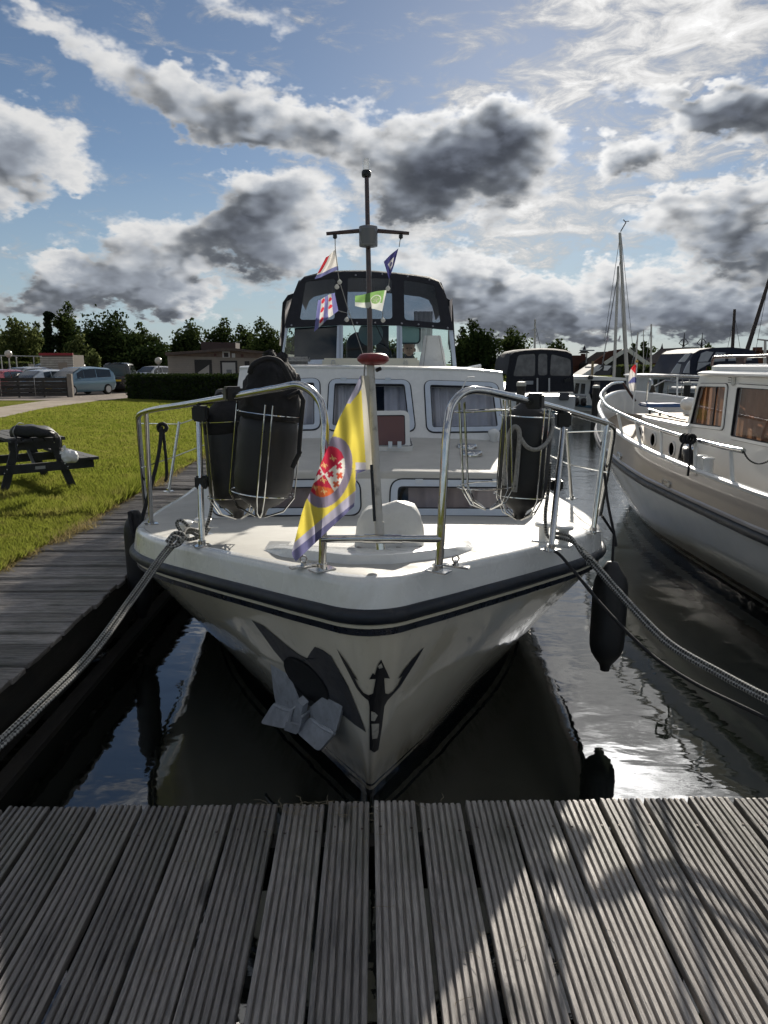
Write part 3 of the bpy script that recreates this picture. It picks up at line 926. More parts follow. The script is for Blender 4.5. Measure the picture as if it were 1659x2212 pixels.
# outward is away from the boat's middle
GN = [n if n.dot(p - V(0, 8, 0)) > 0 else -n for n, p in zip(GN, GTs)]
def band(mb, prof):
    rings = []
    for p, n in zip(GTs, GN):
        z = sheer(p.y)
        rings.append([p + n * o + V(0, 0, z + h) for o, h in prof])
    mb.loft(rings, closed=False, caps=False); return mb
band(MB(), [(-.05, .004), (-.022, .004), (-.008, -.001), (0, -.012), (.004, -.03), (.019, -.116)]).build('bulwark', WHITE, boat, smooth=50)
rubp = [(.018, -.113)] + [(.018 + .030 * math.sin(R(a)), -.143 + .031 * math.cos(R(a))) for a in range(12, 172, 20)] + [(.012, -.178)]
band(MB(), rubp).build('rubbing_strake', RUB, boat, smooth=60)
band(MB(), [(.010, -.176), (.016, -.180), (.016, -.192), (.006, -.195)]).build('white_stripe', mat('stripe_paint', (.62, .58, .46), .3), boat)
band(MB(), [(.004, -.193), (.009, -.198), (.006, -.224), (.0, -.228)]).build('navy_stripe', NAVY, boat)
def hull_mat():
    m = bpy.data.materials.new('cream_hull_paint'); m.use_nodes = True
    t = NT(m.node_tree); b = t.n['Principled BSDF']
    tc = t.node('ShaderNodeTexCoord').outputs['Object']
    z = t.node('ShaderNodeSeparateXYZ', ins={0: tc}).outputs[2]
    n = t.noise(tc, 1.5, 6, .6); n2 = t.noise(t.vmath('MULTIPLY', tc, (6, 6, 1.2)), 3, 6, .7)
    c = t.mix(t.smooth(n, .3, .7), (.68, .62, .49), (.76, .70, .57))
    c = t.mix(t.smooth(n2, .6, .85, 0, .25), c, (.34, .31, .25))
    st_ = t.noise(t.vmath('MULTIPLY', tc, (14, 14, .9)), 2.0, 5, .7)
    c = t.mix(t.math('MULTIPLY', t.smooth(st_, .56, .80), t.smooth(z, .35, 1.0, .15, .40)), c, (.30, .25, .18))
    scuff = t.noise(t.vmath('MULTIPLY', tc, (3, 3, 22)), 2.5, 7, .75)
    c = t.mix(t.smooth(scuff, .66, .78, 0, .55), c, (.14, .13, .12))
    c = t.mix(t.math('MULTIPLY', t.smooth(z, .28, .10), t.smooth(n2, .35, .7, .25, .75)), c, (.27, .24, .15))
    line = t.math('MULTIPLY', t.smooth(z, .085, .087), t.smooth(z, .10, .102, 1, 0))
    c = t.mix(t.smooth(z, .060, .062, 1, 0), c, (.010, .014, .022))
    c = t.mix(line, c, (.02, .025, .035))
    t.set(b, 'Base Color', c); b.inputs['Roughness'].default_value = .10
    b.inputs['Coat Weight'].default_value = 1.0; b.inputs['Coat Roughness'].default_value = .03
    t.set(b, 'Normal', t.node('ShaderNodeBump', ins={'Height': t.noise(tc, 2.2, 2), 'Strength': .12, 'Distance': .03}).outputs[0])
    return m
HULLM = hull_mat()
rings = []
for i, (T, W) in enumerate(zip(GTs, GWs)):
    z0 = sheer(T.y) - .21
    T3 = T - GN[i] * .0 + V(0, 0, z0); W3 = W + V(0, 0, 0)
    aft = min(1, max(0, (T.y - 3.6) / 2.5)); row = []
    for k in range(13):
        v_ = k / 12
        p = T3.lerp(W3, v_)
        p += GN[i] * (.06 * aft - .005 * (1 - aft)) * math.sin(math.pi * v_)
        if abs(T.x) < 1e-6: p.x = 0
        row.append(p)
    row.append(W3 + V(-W.x * .10, .10, -.18)); row.append(W3 + V(-W.x * .45, .30, -.45))
    rings.append(row)
hb = MB().loft(rings, closed=False, caps=False)
hull = hb.build('hull', HULLM, boat, smooth=70)
HBV = BVHTree.FromPolygons([tuple(p) for p in hb.v], hb.f)
MB().prism([(x * .97, 12.2, z) for x, z in ((-1.5, .68), (1.5, .68), (1.28, 0), (.8, -.4), (-.8, -.4), (-1.28, 0))], (0, .02, 0)).build('transom', HULLM, boat)
# deck with a little camber
rings = []
half = [p for p in GTs if p.x >= -1e-6]
def deck_z(x, y):
    w = np.interp(y, [p.y for p in half], [p.x for p in half])
    return sheer(y) + .004 + .028 * min(1, max(0, w) / .6) * (1 - min(1, abs(x) / max(w, .05)) ** 2)
for p in half:
    w = max(p.x - .048, .0005); y = p.y + (.05 if p.x < .05 else .02)
    rings.append([V(w * s_ / 6, y, sheer(p.y) + .004 + .028 * min(1, p.x / .6) * (1 - (s_ / 6) ** 2)) for s_ in range(-6, 7)])
MB().loft(rings, closed=False, caps=False).build('deck', DECKW, boat, smooth=40)

# raised spray lip on the foredeck
lip = []
LH = .048
for s_ in range(-14, 15):
    x = s_ / 14 * .50
    yg = np.interp(abs(x), [p.x for p in half], [p.y for p in half])
    yf = max(yg + .14 + .10 * (1 - abs(x) / .5), 2.80 + .12 * (abs(x) / .25) ** 2)
    z0 = sheer(yf) + .006; zt = z0 + LH * (1 - (abs(x) / .5) ** 6 * .85)
    yb = 3.50 - .10 * (1 - (abs(x) / .5) ** 2)
    lip.append([V(x, yf - .012, z0 - .012), V(x, yf, z0 + .012), V(x, yf + .024, zt - .003), V(x, yf + .04, zt), V(x, max(yf + .05, yb), deck_z(x, yb) + .008), V(x, max(yf + .07, yb + .03), deck_z(x, yb) - .02)])
MB().loft(lip, closed=False, caps=False).build('spray_lip', WHITE, boat, smooth=35)

# --- forward trunk
TR0, TR1 = 4.72, 6.05            # base and rear of the trunk
pf = Plane(at(805, 1116, Y=TR0), (1, 0, 0), (0, .07, .27))
def hitf(l): return [pf.hit(*p) for p in l]
fo = hitf([(425, 1119), (1152, 1119), (1138, 1032), (1060, 1029), (960, 1026), (805, 1024), (650, 1026), (540, 1029), (440, 1032)])
lw = rquad(hitf([(462, 1040), (776, 1036), (779, 1112), (458, 1113)]), .075, 8)
rw = rquad(hitf([(845, 1036), (1122, 1038), (1128, 1114), (843, 1113)]), .085, 8)
fh = [inset(lw, .045), inset(rw, .045)]
MB_ = holed(MB(), pf, fo, fh, 0, .03)
trunk = MB_.build('forward_trunk', WHITE, boat)
top = [pf.out(p, 0) for p in fo[2:]]
zroof = lambda x, y: 1.30 + (y - TR0) * .055 - .035 * (x / 1.1) ** 2
tops = []
for k in range(13):
    x = -1.06 + 2.12 * k / 12
    col_ = []
    e = pf.out((np.interp(x, sorted([q[0] for q in fo[2:]]), [q[1] for q in sorted(fo[2:])]) * 0 + x, 0))
    yy_ = sorted(fo[2:]); fy = np.interp(x - pf.o.x, [q[0] for q in yy_], [q[1] for q in yy_])
    ft = pf.out((x - pf.o.x, fy), .004)
    col_ = [ft + V(0, -.004, -.03), ft + V(0, .002, .002), ft + V(0, .03, .018), ft + V(0, .10, .026)]
    for y in (5.2, 5.6, TR1 + .3): col_.append(V(x * (1 + .07 * (y - TR0)), y, zroof(x, y) + .012 * (y - 4.8)))
    tops.append(col_)
MB().loft(tops, closed=False, caps=False).build('trunk_roof', DECKW, boat, smooth=50)
for sgn in (-1, 1):
    a = tops[0 if sgn < 0 else -1]
    lowr = [V(p.x + sgn * .05, p.y, deck_z(1.1, p.y) - .02) for p in a]
    MB().loft([a, lowr], closed=False, caps=False).build('trunk_side', WHITE, boat, smooth=50)
CURTP = cloth('pinkish_curtain', (.62, .50, .46), .4, 9)
def window(pl, outline, parent, frame_mat, cmat, fw=.045, gas=.010, seed=0, waves=9, depth=.075, gap=None, pane=CABGL, proud=.012):
    win = MB(); ring(win, pl, outline, inset(outline, fw), -.004, proud)
    w = win.build('window_frame', frame_mat, parent, smooth=40)
    g = MB(); ring(g, pl, inset(outline, -gas), inset(outline, .004), -.002, .005); g.build('gasket', GASKET, w)
    g = MB(); ring(g, pl, inset(outline, fw - .002), inset(outline, fw + .008), -.012, proud - .004); g.build('gasket', GASKET, w)
    g = MB(); sheet(g, pl, inset(outline, fw + .004), -.006); g.build('pane', pane, w)
    xs = [p[0] for p in outline]; ys_ = [p[1] for p in outline]
    if cmat:
        x0, x1 = min(xs), max(xs)
        segs = [(x0 - .02, x1 + .02)] if gap is None else [(x0 - .02, x0 + (x1 - x0) * gap[0]), (x0 + (x1 - x0) * gap[1], x1 + .02)]
        for q, (a, b) in enumerate(segs):
            c = MB(); curtain(c, pl, a, b, min(ys_) - .02, max(ys_) + .02, -depth, waves=max(2, int(waves * (b - a) / (x1 - x0))), seed=seed + q)
            c.build('curtain', cmat, w, smooth=180)
    return w
w1 = window(pf, lw, boat, ALU, CURTP, seed=3, waves=5, depth=.05)
w2 = window(pf, rw, boat, ALU, CURTP, seed=8, waves=5, gap=(.0, .14), depth=.05)
for px in (905, 1070):
    MB().box(pf.out(pf.hit(px, 1040), .016), (.05, .012, .03)).build('hinge', ALU, w2)
MB().box(pf.out(pf.hit(620, 1040), .016), (.05, .012, .03)).build('hinge', ALU, w1)
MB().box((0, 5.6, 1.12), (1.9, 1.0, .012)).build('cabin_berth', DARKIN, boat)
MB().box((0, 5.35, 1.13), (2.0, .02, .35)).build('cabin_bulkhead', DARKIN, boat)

# --- cabin with three front windows
pc = Plane((0, 6.05, 1.375), (1, 0, 0), (0, .46, .60))
def hitc(l): return [pc.hit(*p) for p in l]
co = hitc([(497, 958), (1107, 962), (1085, 806), (1020, 799), (805, 794), (600, 792), (518, 795)])
cwins = [rquad(hitc([(545, 824), (690, 818), (691, 928), (535, 930)]), .075, 8),
         rquad(hitc([(712, 820), (884, 822), (897, 932), (706, 930)]), .075, 8),
         rquad(hitc([(917, 823), (1074, 828), (1088, 932), (923, 934)]), .075, 8)]
holed(MB(), pc, co, [inset(w, .045) for w in cwins], 0, .03).build('cabin_front', WHITE, boat)
for i, w in enumerate(cwins):
    gp = [None, (.36, .66), (0, .0)][i]
    wf = window(pc, w, boat, ALU, CURT, seed=20 + i * 3, waves=8, gap=gp if i == 1 else None)
    if i == 1:
        for px in (742, 838): MB().box(pc.out(pc.hit(px, 822), .016), (.05, .012, .03)).build('hinge', ALU, wf)
c3 = [pc.out(p, 0) for p in co]
CZ = 1.955
roofr = []
for k in range(15):
    t_ = k / 14; x = c3[6].x + (c3[2].x - c3[6].x) * t_
    e = sorted([(p.x, p.y, p.z) for p in c3[2:]]); fy = np.interp(x, [q[0] for q in e], [q[1] for q in e]); fz = np.interp(x, [q[0] for q in e], [q[2] for q in e])
    row = [V(x, fy - .010, fz - .012), V(x, fy - .016, fz), V(x, fy - .010, fz + .010), V(x * 1.0, fy + .03, fz + .016)]
    for y in (7.0, 7.8, 9.4, 11.8): row.append(V(x * (1 + .02 * (y - 6.5)), y, fz + .018 + .012 * (y - 6.5) * .3))
    roofr.append(row)
MB().loft(roofr, closed=False, caps=False).build('cabin_roof', WHITE, boat, smooth=50)
for a, tpt in ((c3[0], roofr[0]), (c3[1], roofr[-1])):
    bot = [V(a.x * (1 + .02 * (p.y - 6.5)), max(p.y, 6.07), 1.0) for p in tpt]
    bot[0:4] = [V(a.x, 6.06, a.z - .4)] * 4
    MB().loft([tpt, bot], closed=False, caps=False).build('cabin_side', WHITE, boat, smooth=50)
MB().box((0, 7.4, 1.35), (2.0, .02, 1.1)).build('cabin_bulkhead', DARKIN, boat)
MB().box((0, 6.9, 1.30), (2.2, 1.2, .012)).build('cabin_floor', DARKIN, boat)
rb = MB(); a, b = at(696, 791, Y=7.5), at(906, 791, Y=7.5)
rb.box(((a.x + b.x) / 2, 7.8, a.z + .03), (b.x - a.x, .6, .10), bev=.02); rh = rb.build('roof_hatch_cover', mat('cream_hatch', (.66, .62, .50), .35), boat, smooth=40)
for px in (720, 876):
    q = at(px, 783, Y=7.49); lt = MB(); lt.tube([q + V(-.018, 0, -.02), q + V(-.014, -.004, .02), q + V(.014, -.004, .02), q + V(.018, 0, -.02)], .004, 5); lt.build('latch', STEEL, rh)
gr = MB()
for k, (x0, y0) in enumerate(((1.0, 7.2),)):
    A = at(1010, 800, Y=7.0); B = at(1037, 790, Y=7.6)
    gr.tube([A + V(-.3, .6, .01), A + V(0, 0, .02), B + V(0, 0, .0)], .016, 6)
    gr.tube([A + V(0, 0, .02), A + V(0, 0, -.06)], .014, 6); gr.tube([B, B + V(0, 0, -.06)], .014, 6)
gr.build('grab_rail', WHITE, boat, smooth=60)
nl = MB(); q = at(1010, 815, Y=6.3); nl.tube([at(985, 868, Y=6.25), q, q + V(.06, 0, .0)], .006, 6); nl.build('wiper', WHITE, boat)

# --- open deck hatch and vents on the trunk roof
hz = zroof(.1, 5.55) + .02
pl_h = Plane(at(808, 968, Y=5.45), (1, 0, 0), (0, .13, .30))
ho = rquad([pl_h.hit(*p) for p in ((733, 890), (884, 888), (886, 972), (731, 974))], .06, 8)
hm = MB(); ring(hm, pl_h, ho, inset(ho, .035), -.012, .016); hl = hm.build('hatch_lid_frame', WHITE, boat, smooth=40)
hm = MB(); sheet(hm, pl_h, inset(ho, .03), .008); sheet(hm, pl_h, inset(ho, .03), -.006); hm.build('hatch_pane', TINT, hl)
hm = MB(); ring(hm, pl_h, inset(ho, .033), inset(ho, .040), -.010, .013); hm.build('gasket', GASKET, hl)
hb0 = pl_h.out(((min(p[0] for p in ho) + max(p[0] for p in ho)) / 2, 0))
hbm = MB(); pb = Plane((hb0.x, hb0.y + .24, hz + .012), (1, 0, 0), (0, 1, .05)); o_ = rrect(0, 0, .60, .52, .06, 6)
ring(hbm, pb, o_, inset(o_, .04), -.03, .018); hbf = hbm.build('hatch_coaming', WHITE, boat, smooth=40)
hbm = MB(); ring(hbm, pb, inset(o_, .006), inset(o_, .016), .016, .022); hbm.build('gasket', GASKET, hbf)
for dx in (.12, .19):
    MB().box((hb0.x + dx, hb0.y - .03, hz + .03), (.03, .02, .05)).build('hinge', ALU, hl)
for (px, py, y) in ((1018, 976, 5.35), (1008, 966, 5.65)):
    c = at(px, py, Y=y); c.z = zroof(c.x, y) + .005
    MB().lathe([(.085, 0), (.085, .02), (.075, .035), (.02, .04)], Matrix.Translation(c), 20).build('deck_vent', STEEL, boat, smooth=40)
cv = MB(); c = at(1066, 945, Y=6.0); cv.lathe([(.03, -.1), (.03, 0), (.05, .03), (.045, .06), (.01, .075)], Matrix.Translation(c), 14); cv.build('deck_light', WHITE, boat, smooth=60)

# --- pulpit and rails
def S(lst):  # list of (px, py, Y)
    return [at(p[0], p[1], Y=p[2]) for p in lst]
def onrail(px, py):
    """point on the side deck edge below a sight line"""
    d = ray(px, py); y = 2.3
    while y < 13:
        p = _C + d * (y / d.y)
        if p.z <= sheer(y) + .008: return p
        y += .004
    return p
TR = .0165
bR, bL = onrail(945, 1235), onrail(696, 1232)
post_r1, post_r2, post_l1, post_l2 = onrail(1281, 1150), onrail(1296, 1111), onrail(327, 1133), onrail(314, 1097)
right = [bR] + S([(950, 1200, bR.y), (962, 960, bR.y + .02)]) 
rpath = right + spline(S([(966, 915, bR.y + .04), (978, 872, 2.80), (1018, 843, 2.86), (1100, 856, 3.02), (1200, 881, 3.42), (1265, 900, 3.78), (1312, 915, 4.08), (1326, 924, 4.22)]), 6) + [at(1325, 940, Y=4.27), post_r2]
lpath = [bL] + S([(697, 1200, bL.y), (701, 980, bL.y + .02)]) + spline(S([(703, 920, bL.y + .03), (692, 868, 2.84), (652, 833, 2.88), (600, 839, 2.98), (500, 857, 3.28), (400, 874, 3.75), (335, 884, 4.15), (305, 893, 4.40), (298, 903, 4.5)]), 6) + [at(300, 925, Y=4.52), post_l2]
pulpit_r = MB().tube(rpath, TR, 10).build('pulpit_rail', STEEL, boat, smooth=60)
pulpit_l = MB().tube(lpath, TR, 10).build('pulpit_rail', STEEL, boat, smooth=60)
def post(top, base, name='rail_post', r=.0145):
    o = MB().tube([base + V(0, 0, -.01), top], r, 10).build(name, STEEL, boat, smooth=60)
    f = MB(); f.box(base + V(0, 0, .004), (.085, .055, .006), rz=.5, bev=.002); f.tube([base, base + V(0, 0, .03)], r * 1.35, 10)
    f.build('post_flange', STEEL, o, smooth=40); return o
post(at(1311, 915, Y=4.06), post_r1); post(at(315, 890, Y=4.33), post_l1)
PR = onrail(1190, 1189); PL = onrail(437, 1180)
prt, plt = at(1220, 887, Y=3.52), at(428, 871, Y=3.62)
post(prt, PR); post(plt, PL)
for b in (bR, bL):
    f = MB(); f.box(b + V(0, 0, .004), (.10, .06, .006), rz=.6 if b.x < 0 else -.6, bev=.002); f.tube([b, b + V(0, 0, .03)], .022, 10); f.build('post_flange', STEEL, boat, smooth=40)
xa, xb = at(694, 1164, Y=bL.y), at(953, 1164, Y=bR.y)
MB().tube([xa, xa.lerp(xb, .5), xb], TR * .92, 10).build('pulpit_crossbar', STEEL, boat, smooth=60)
for t_ in (.36, .63):
    p = xa.lerp(xb, t_); d = (xb - xa).normalized()
    MB().tube([p - d * .04, p + d * .04] if False else [xa.lerp(xb, .36), xa.lerp(xb, .68)], TR * 1.12, 10).build('crossbar_sleeve', STEEL, boat, smooth=60); break
# stanchions and guard wires further aft
sl0, sl1 = onrail(364, 1062), at(387, 911, Y=5.75)
sl1 = at(387, 911, Y=sl0.y + .05); sr0 = onrail(1235, 1078); sr1 = at(1224, 928, Y=sr0.y + .02)
for b, tp in ((sl0, sl1), (sr0, sr1)):
    post(tp, b, 'stanchion', .012)
    sg = -1 if b.x < 0 else 1
    b2 = V(sg * 1.56, 8.2, sheer(8.2)); t2 = b2 + V(0, 0, .62); post(t2, b2, 'stanchion', .012)
    ends = (at(301, 915, Y=4.5), at(307, 1010, Y=4.55)) if sg < 0 else (at(1325, 930, Y=4.25), at(1312, 1020, Y=4.25))
    mid = (tp - V(0, 0, .02), tp.lerp(b, .5))
    far = (t2, t2.lerp(b2, .5))
    for e, m_, f_ in zip(ends, mid, far):
        MB().tube([e, m_, f_], .0045, 6).build('guard_wire', STEEL, boat)

# clamps of the fender racks
def clamp(px, py, Y, w, h, d=.05, rz=0):
    q = MB(); q.box(at(px, py, Y=Y), (w, d, h), rz=rz, bev=.008); return q.build('rack_clamp', BLACK, boat, smooth=40)
clamp(502, 850, 3.27, .075, .062, .06, .5); clamp(433, 893, 3.60, .075, .075, .06); clamp(436, 1041, 3.56, .062, .066, .055)
clamp(1156, 866, 3.2, .072, .07, .06, -.5); clamp(1216, 906, 3.50, .072, .072, .06); clamp(1201, 1047, 3.44, .06, .055, .055)
def basket(top, bot, r, n=4, seed=0, name='fender_basket'):
    ax = (bot - top).normalized(); x = ax.cross(V(0, 1, 0)).normalized(); y = ax.cross(x); b = MB(); L = (bot - top).length
    def rg(t, rr): return [top + ax * (t * L) + (x * math.cos(a) + y * math.sin(a)) * rr for a in np.linspace(0, 2 * math.pi, 25)[:-1]]
    b.tube(rg(.10, r), .0034, 5, closed=True); b.tube(rg(.78, r), .0034, 5, closed=True)
    for k in range(n):
        for da in (-.11, .11):
            a = 2 * math.pi * (k + .37) / n + da + seed
            d = x * math.cos(a) + y * math.sin(a)
            b.tube([top + ax * (.02 * L) + d * (r + .004), top + ax * (.80 * L) + d * (r + .003), top + ax * (.93 * L) + d * r * .72, top + ax * L + d * r * .12], .0034, 5)
    return b.build(name, STEEL, boat, smooth=60)
def fender(name, top, bot, r, label, mat_=FENDER, eye=True, M=None):
    ax = (top - bot); L = ax.length; rot = ax.to_track_quat('Z', 'Y').to_matrix().to_4x4(); rot.translation = bot
    t_ = thing(name, label, 'fender', bot)
    prof = [(.012, 0), (.026, .006), (.030, .03), (.036, .045), (r * .62, .075), (r * .86, .11), (r * .97, .15), (r, .20), (r, L - .14), (r * .96, L - .09), (r * .82, L - .05), (r * .55, L - .015), (.045, L), (.03, L + .03), (.0, L + .035)]
    MB().lathe(prof, rot, 28).build('body', mat_, t_, smooth=60)
    return t_, rot, L
def gather(mb, M, L):
    """folds of the drawn-in cloth"""
    I = M.inverted(); out = []
    for p in mb.v:
        q = I @ Vector(p); a = math.atan2(q.y, q.x); k = max(0, min(1, (q.z - L * .95) / .12))
        f_ = 1 + k * (.11 * math.sin(a * 7 + q.z * 9) + .06 * math.sin(a * 13 + 2))
        out.append(tuple(M @ Vector((q.x * f_ + .006 * k * math.sin(q.z * 60), q.y * f_, q.z + .012 * k * math.sin(a * 3 + 1)))))
    mb.v = out
f1t, f1b = at(585, 868, Y=3.42), at(562, 1117, Y=3.40)
fb, rot, L = fender('fender', f1t, f1b, .142, 'big black fender with a drawstring sock, in the rack left of the yellow flag')
basket(f1t, f1b, .151, 4, seed=.9)
sk = [(.145, L * .86), (.148, L * .93), (.143, L), (.136, L + .05), (.112, L + .12), (.075, L + .17), (.05, L + .195), (.056, L + .215), (.03, L + .225), (0, L + .21)]
sk = [(float(np.interp(z_, [q[1] for q in sk[:-2]], [q[0] for q in sk[:-2]])), float(z_)) for z_ in np.linspace(sk[0][1], sk[-3][1], 22)] + sk[-2:]
mb = MB(); mb.lathe(sk, rot, 48)
rs = random.Random(5)
mb.v = [tuple(Vector(p) + V(rs.uniform(-1, 1), rs.uniform(-1, 1), rs.uniform(-1, 1)) * .0055) for p in mb.v]
gather(mb, rot, L); mb.build('drawstring_sock', BAGCLOTH, fb, smooth=180)
MB().tube([at(622, 858, Y=3.3), at(646, 846, Y=3.28), at(655, 865, Y=3.27), at(650, 915, Y=3.26), at(645, 985, Y=3.27), at(636, 995, Y=3.28), at(648, 975, Y=3.26), at(632, 1010, Y=3.27)], .011, 8).build('drawstring', ROPEBLK, fb, smooth=60)
MB().tube(spline([at(540, 805, Y=3.3), at(548, 788, Y=3.28), at(575, 775, Y=3.3), at(605, 782, Y=3.28), at(622, 812, Y=3.27), at(634, 835, Y=3.27)], 5), .013, 8).build('drawstring', ROPEBLK, fb, smooth=60)
f2t, f2b = at(496, 885, Y=3.74), at(516, 1120, Y=3.72)
fb2, rot2, L2 = fender('fender', f2t, f2b, .142, 'black fender half hidden behind the big one in the left rack, beside the rail post')
basket(f2t, f2b, .151, 4, seed=.2)
mb = MB(); mb.lathe([(.145, L2 * .8), (.148, L2 * .9), (.138, L2 * .97), (.09, L2 + .03), (.05, L2 + .06), (.06, L2 + .08), (0, L2 + .07)], rot2, 26)
mb.v = [tuple(Vector(p) + V(rs.uniform(-1, 1), rs.uniform(-1, 1), rs.uniform(-1, 1)) * .005) for p in mb.v]
gather(mb, rot2, L2); mb.build('drawstring_sock', BAGCLOTH, fb2, smooth=180)
f3t, f3b = at(1141, 874, Y=3.42), at(1121, 1122, Y=3.40)
fb3, rot3, L3 = fender('fender', f3t, f3b, .123, 'bare black fender with a grey rope loop, in the rack right of the flagstaff')
basket(f3t, f3b, .132, 4, seed=.5)
MB().tube(spline([at(1090, 1048, Y=3.27), at(1096, 960, Y=3.26), at(1104, 930, Y=3.25), at(1114, 922, Y=3.25), at(1122, 935, Y=3.25), at(1120, 975, Y=3.25), at(1112, 1062, Y=3.26)], 6), .011, 8).build('rope_loop', ROPEG, fb3, smooth=60)
MB().tube(spline([at(1124, 945, Y=3.25), at(1138, 965, Y=3.24), at(1160, 971, Y=3.25), at(1182, 955, Y=3.28), at(1194, 925, Y=3.33), at(1190, 900, Y=3.4)], 6), .010, 8).build('rope_loop', ROPEG, fb3, smooth=60)
for dy in (955, 986):
    MB().box(at(1110, dy, Y=3.262), (.03, .012, .045), bev=.004).build('patch', BLACK, fb3, smooth=40)
e1, e2 = at(1046, 862, Y=3.34), at(1054, 1100, Y=3.32)
basket(e1, e2, .142, 4, seed=.35)

# fender hanging over the starboard side, and one squeezed between hull and side jetty
h1t, h1b = at(1322, 1225, Y=3.92), at(1306, 1450, Y=3.86)
fh, roth, Lh = fender('fender', h1t, h1b, .098, 'long black fender hanging over the right side of the bow above the water')
MB().tube([h1t + V(0, 0, .02), V(h1t.x + .02, h1t.y + .06, sheer(4) + .0), post_r1 + V(.04, -.02, .1)], .008, 6).build('lanyard', ROPEBLK, fh)
fl_t = V(-1.66, 5.0, .95); fl_b = V(-1.655, 5.0, .18)
fhl, _, _ = fender('fender', fl_t, fl_b, .085, 'black fender squeezed between the bow and the side jetty')
MB().tube(spline([at(349, 922, Y=5.2), at(342, 985, Y=5.1), at(318, 1080, Y=4.95), at(292, 1160, Y=4.85), V(-1.68, 4.95, .98)], 6), .014, 8).build('lanyard', ROPEBLK, fhl, smooth=60)
MB().tube(spline([at(352, 928, Y=5.2), at(358, 985, Y=5.15), at(360, 1025, Y=5.12), at(357, 1040, Y=5.1)], 6), .011, 8).build('lanyard', ROPEBLK, fhl, smooth=60)
q = at(350, 924, Y=5.2)
MB().tube([q + V(.03 * math.cos(a), .01, .028 * math.sin(a)) for a in np.linspace(0, 6.28, 10)[:-1]], .016, 6, closed=True).build('knot', ROPEBLK, fhl, smooth=60)

# ------------------------------------------------------------------ bow emblem, anchor pocket, anchor
def hullhit(px, py):
    d = ray(px, py).normalized()
    loc, nor, idx, dist = HBV.ray_cast(_C, d)
    if loc is None: return None
    if nor.dot(d) > 0: nor = -nor
    return loc, nor
def zb(p): return ((820 + p[0] / 2.765) * .6636, (2000 + p[1] / 2.765) * .6636)
def decal(polys, off, name, material, parent, cuts=3, thick=.004):
    """flat shapes following the hull's curve"""
    mb = MB()
    for poly in polys:
        bm = bmesh.new()
        vs = [bm.verts.new((p[0], p[1], 0)) for p in poly]
        for t in tessellate_polygon([[Vector((p[0], p[1], 0)) for p in poly]]):
            try: bm.faces.new([vs[i] for i in t])
            except ValueError: pass
        bmesh.ops.subdivide_edges(bm, edges=bm.edges[:], cuts=cuts, use_grid_fill=True)
        bmesh.ops.triangulate(bm, faces=bm.faces[:])
        bm.verts.index_update()
        P = []
        for v in bm.verts:
            h = hullhit(*zb((v.co.x, v.co.y)))
            if h is None:
                P.append(Vector((0, 3, .5))); continue
            P.append(h[0] + h[1] * off)
        mb.add(P, [tuple(q.index for q in f.verts) for f in bm.faces])
        bm.free()
    return mb.build(name, material, parent, fix=False)
prong_r = [(1160, 742), (1196, 706), (1222, 714), (1266, 690), (1316, 622), (1350, 548), (1313, 574), (1358, 500), (1440, 400), (1547, 286), (1464, 432), (1390, 548), (1332, 642), (1274, 706), (1214, 772), (1184, 830), (1140, 860)]
prong_l = [(1100, 742), (1090, 706), (1050, 722), (1006, 700), (962, 640), (930, 568), (963, 592), (930, 548), (868, 446), (765, 298), (826, 424), (890, 548), (944, 656), (994, 722), (1050, 772), (1062, 830), (1100, 860)]
shaft = [(1160, 400), (1238, 572), (1186, 566), (1196, 705), (1190, 800), (1165, 1010), (1132, 1215), (1098, 1238), (1062, 1212), (1060, 1000), (1060, 800), (1090, 700), (1112, 575), (1055, 578), (1088, 520), (1104, 538), (1130, 455)]
emb = decal([shaft, prong_r, prong_l], .004, 'bow_emblem', mat('black_emblem_paint', (.010, .010, .012), .28, coat=.3), boat)
decal([[(1130, 455), (1160, 430), (1172, 470), (1140, 480)], [(1070, 860), (1100, 872), (1126, 900), (1100, 950), (1072, 945)], [(1074, 975), (1136, 975), (1132, 1060), (1118, 1108), (1080, 1112)]], .0065, 'paint_chip', mat('bare_patch', (.50, .47, .40), .5, noise=(60, .2)), emb, cuts=2)
POCK = mat('anchor_pocket_paint', (.014, .018, .026), .3, coat=.3, noise=(20, .3), dirt=(30, (.10, .10, .10), .4))
decal([[(0, 46), (110, 100), (300, 262), (430, 360), (500, 392), (536, 330), (570, 288), (640, 315), (715, 372), (790, 505), (868, 640), (950, 845), (1030, 1056), (930, 990), (820, 900), (700, 800), (540, 825), (440, 785), (370, 690), (300, 440), (200, 320), (100, 180)]], .003, 'anchor_pocket', POCK, boat)
anchor = thing('anchor', 'grey galvanised two-fluked anchor hanging on the left side of the bow', 'anchor', hullhit(*zb((480, 900)))[0])
hq = hullhit(*zb((560, 820))); nA = hq[1]
pa = Plane(hq[0] + nA * .045, V(1, 0, 0).cross(nA).cross(nA) * -1 if False else (V(1, -1.0, 0) - nA * V(1, -1.0, 0).dot(nA)), (0, 0, 1))
if pa.n.dot(nA) < 0: pa.n = -pa.n
def AP(l, w=0): return [pa.out(pa.hit(*zb(p)), w) for p in l]
def slab(poly3, d): return MB().prism(poly3, d)
th = nA * .014
def rounded(P, r, n=4):
    out = []; N = len(P)
    for i in range(N):
        a, b, c = P[i - 1], P[i], P[(i + 1) % N]; rr = min(r, (a - b).length * .4, (c - b).length * .4)
        p0 = b + (a - b).normalized() * rr; p1 = b + (c - b).normalized() * rr
        out += [p0 * (1 - k / n) ** 2 + b * 2 * (k / n) * (1 - k / n) + p1 * (k / n) ** 2 for k in range(n + 1)]
    return out
fl1 = AP([(178, 342), (285, 430), (345, 560), (400, 690), (442, 790), (418, 862), (330, 845), (236, 800), (212, 660)])
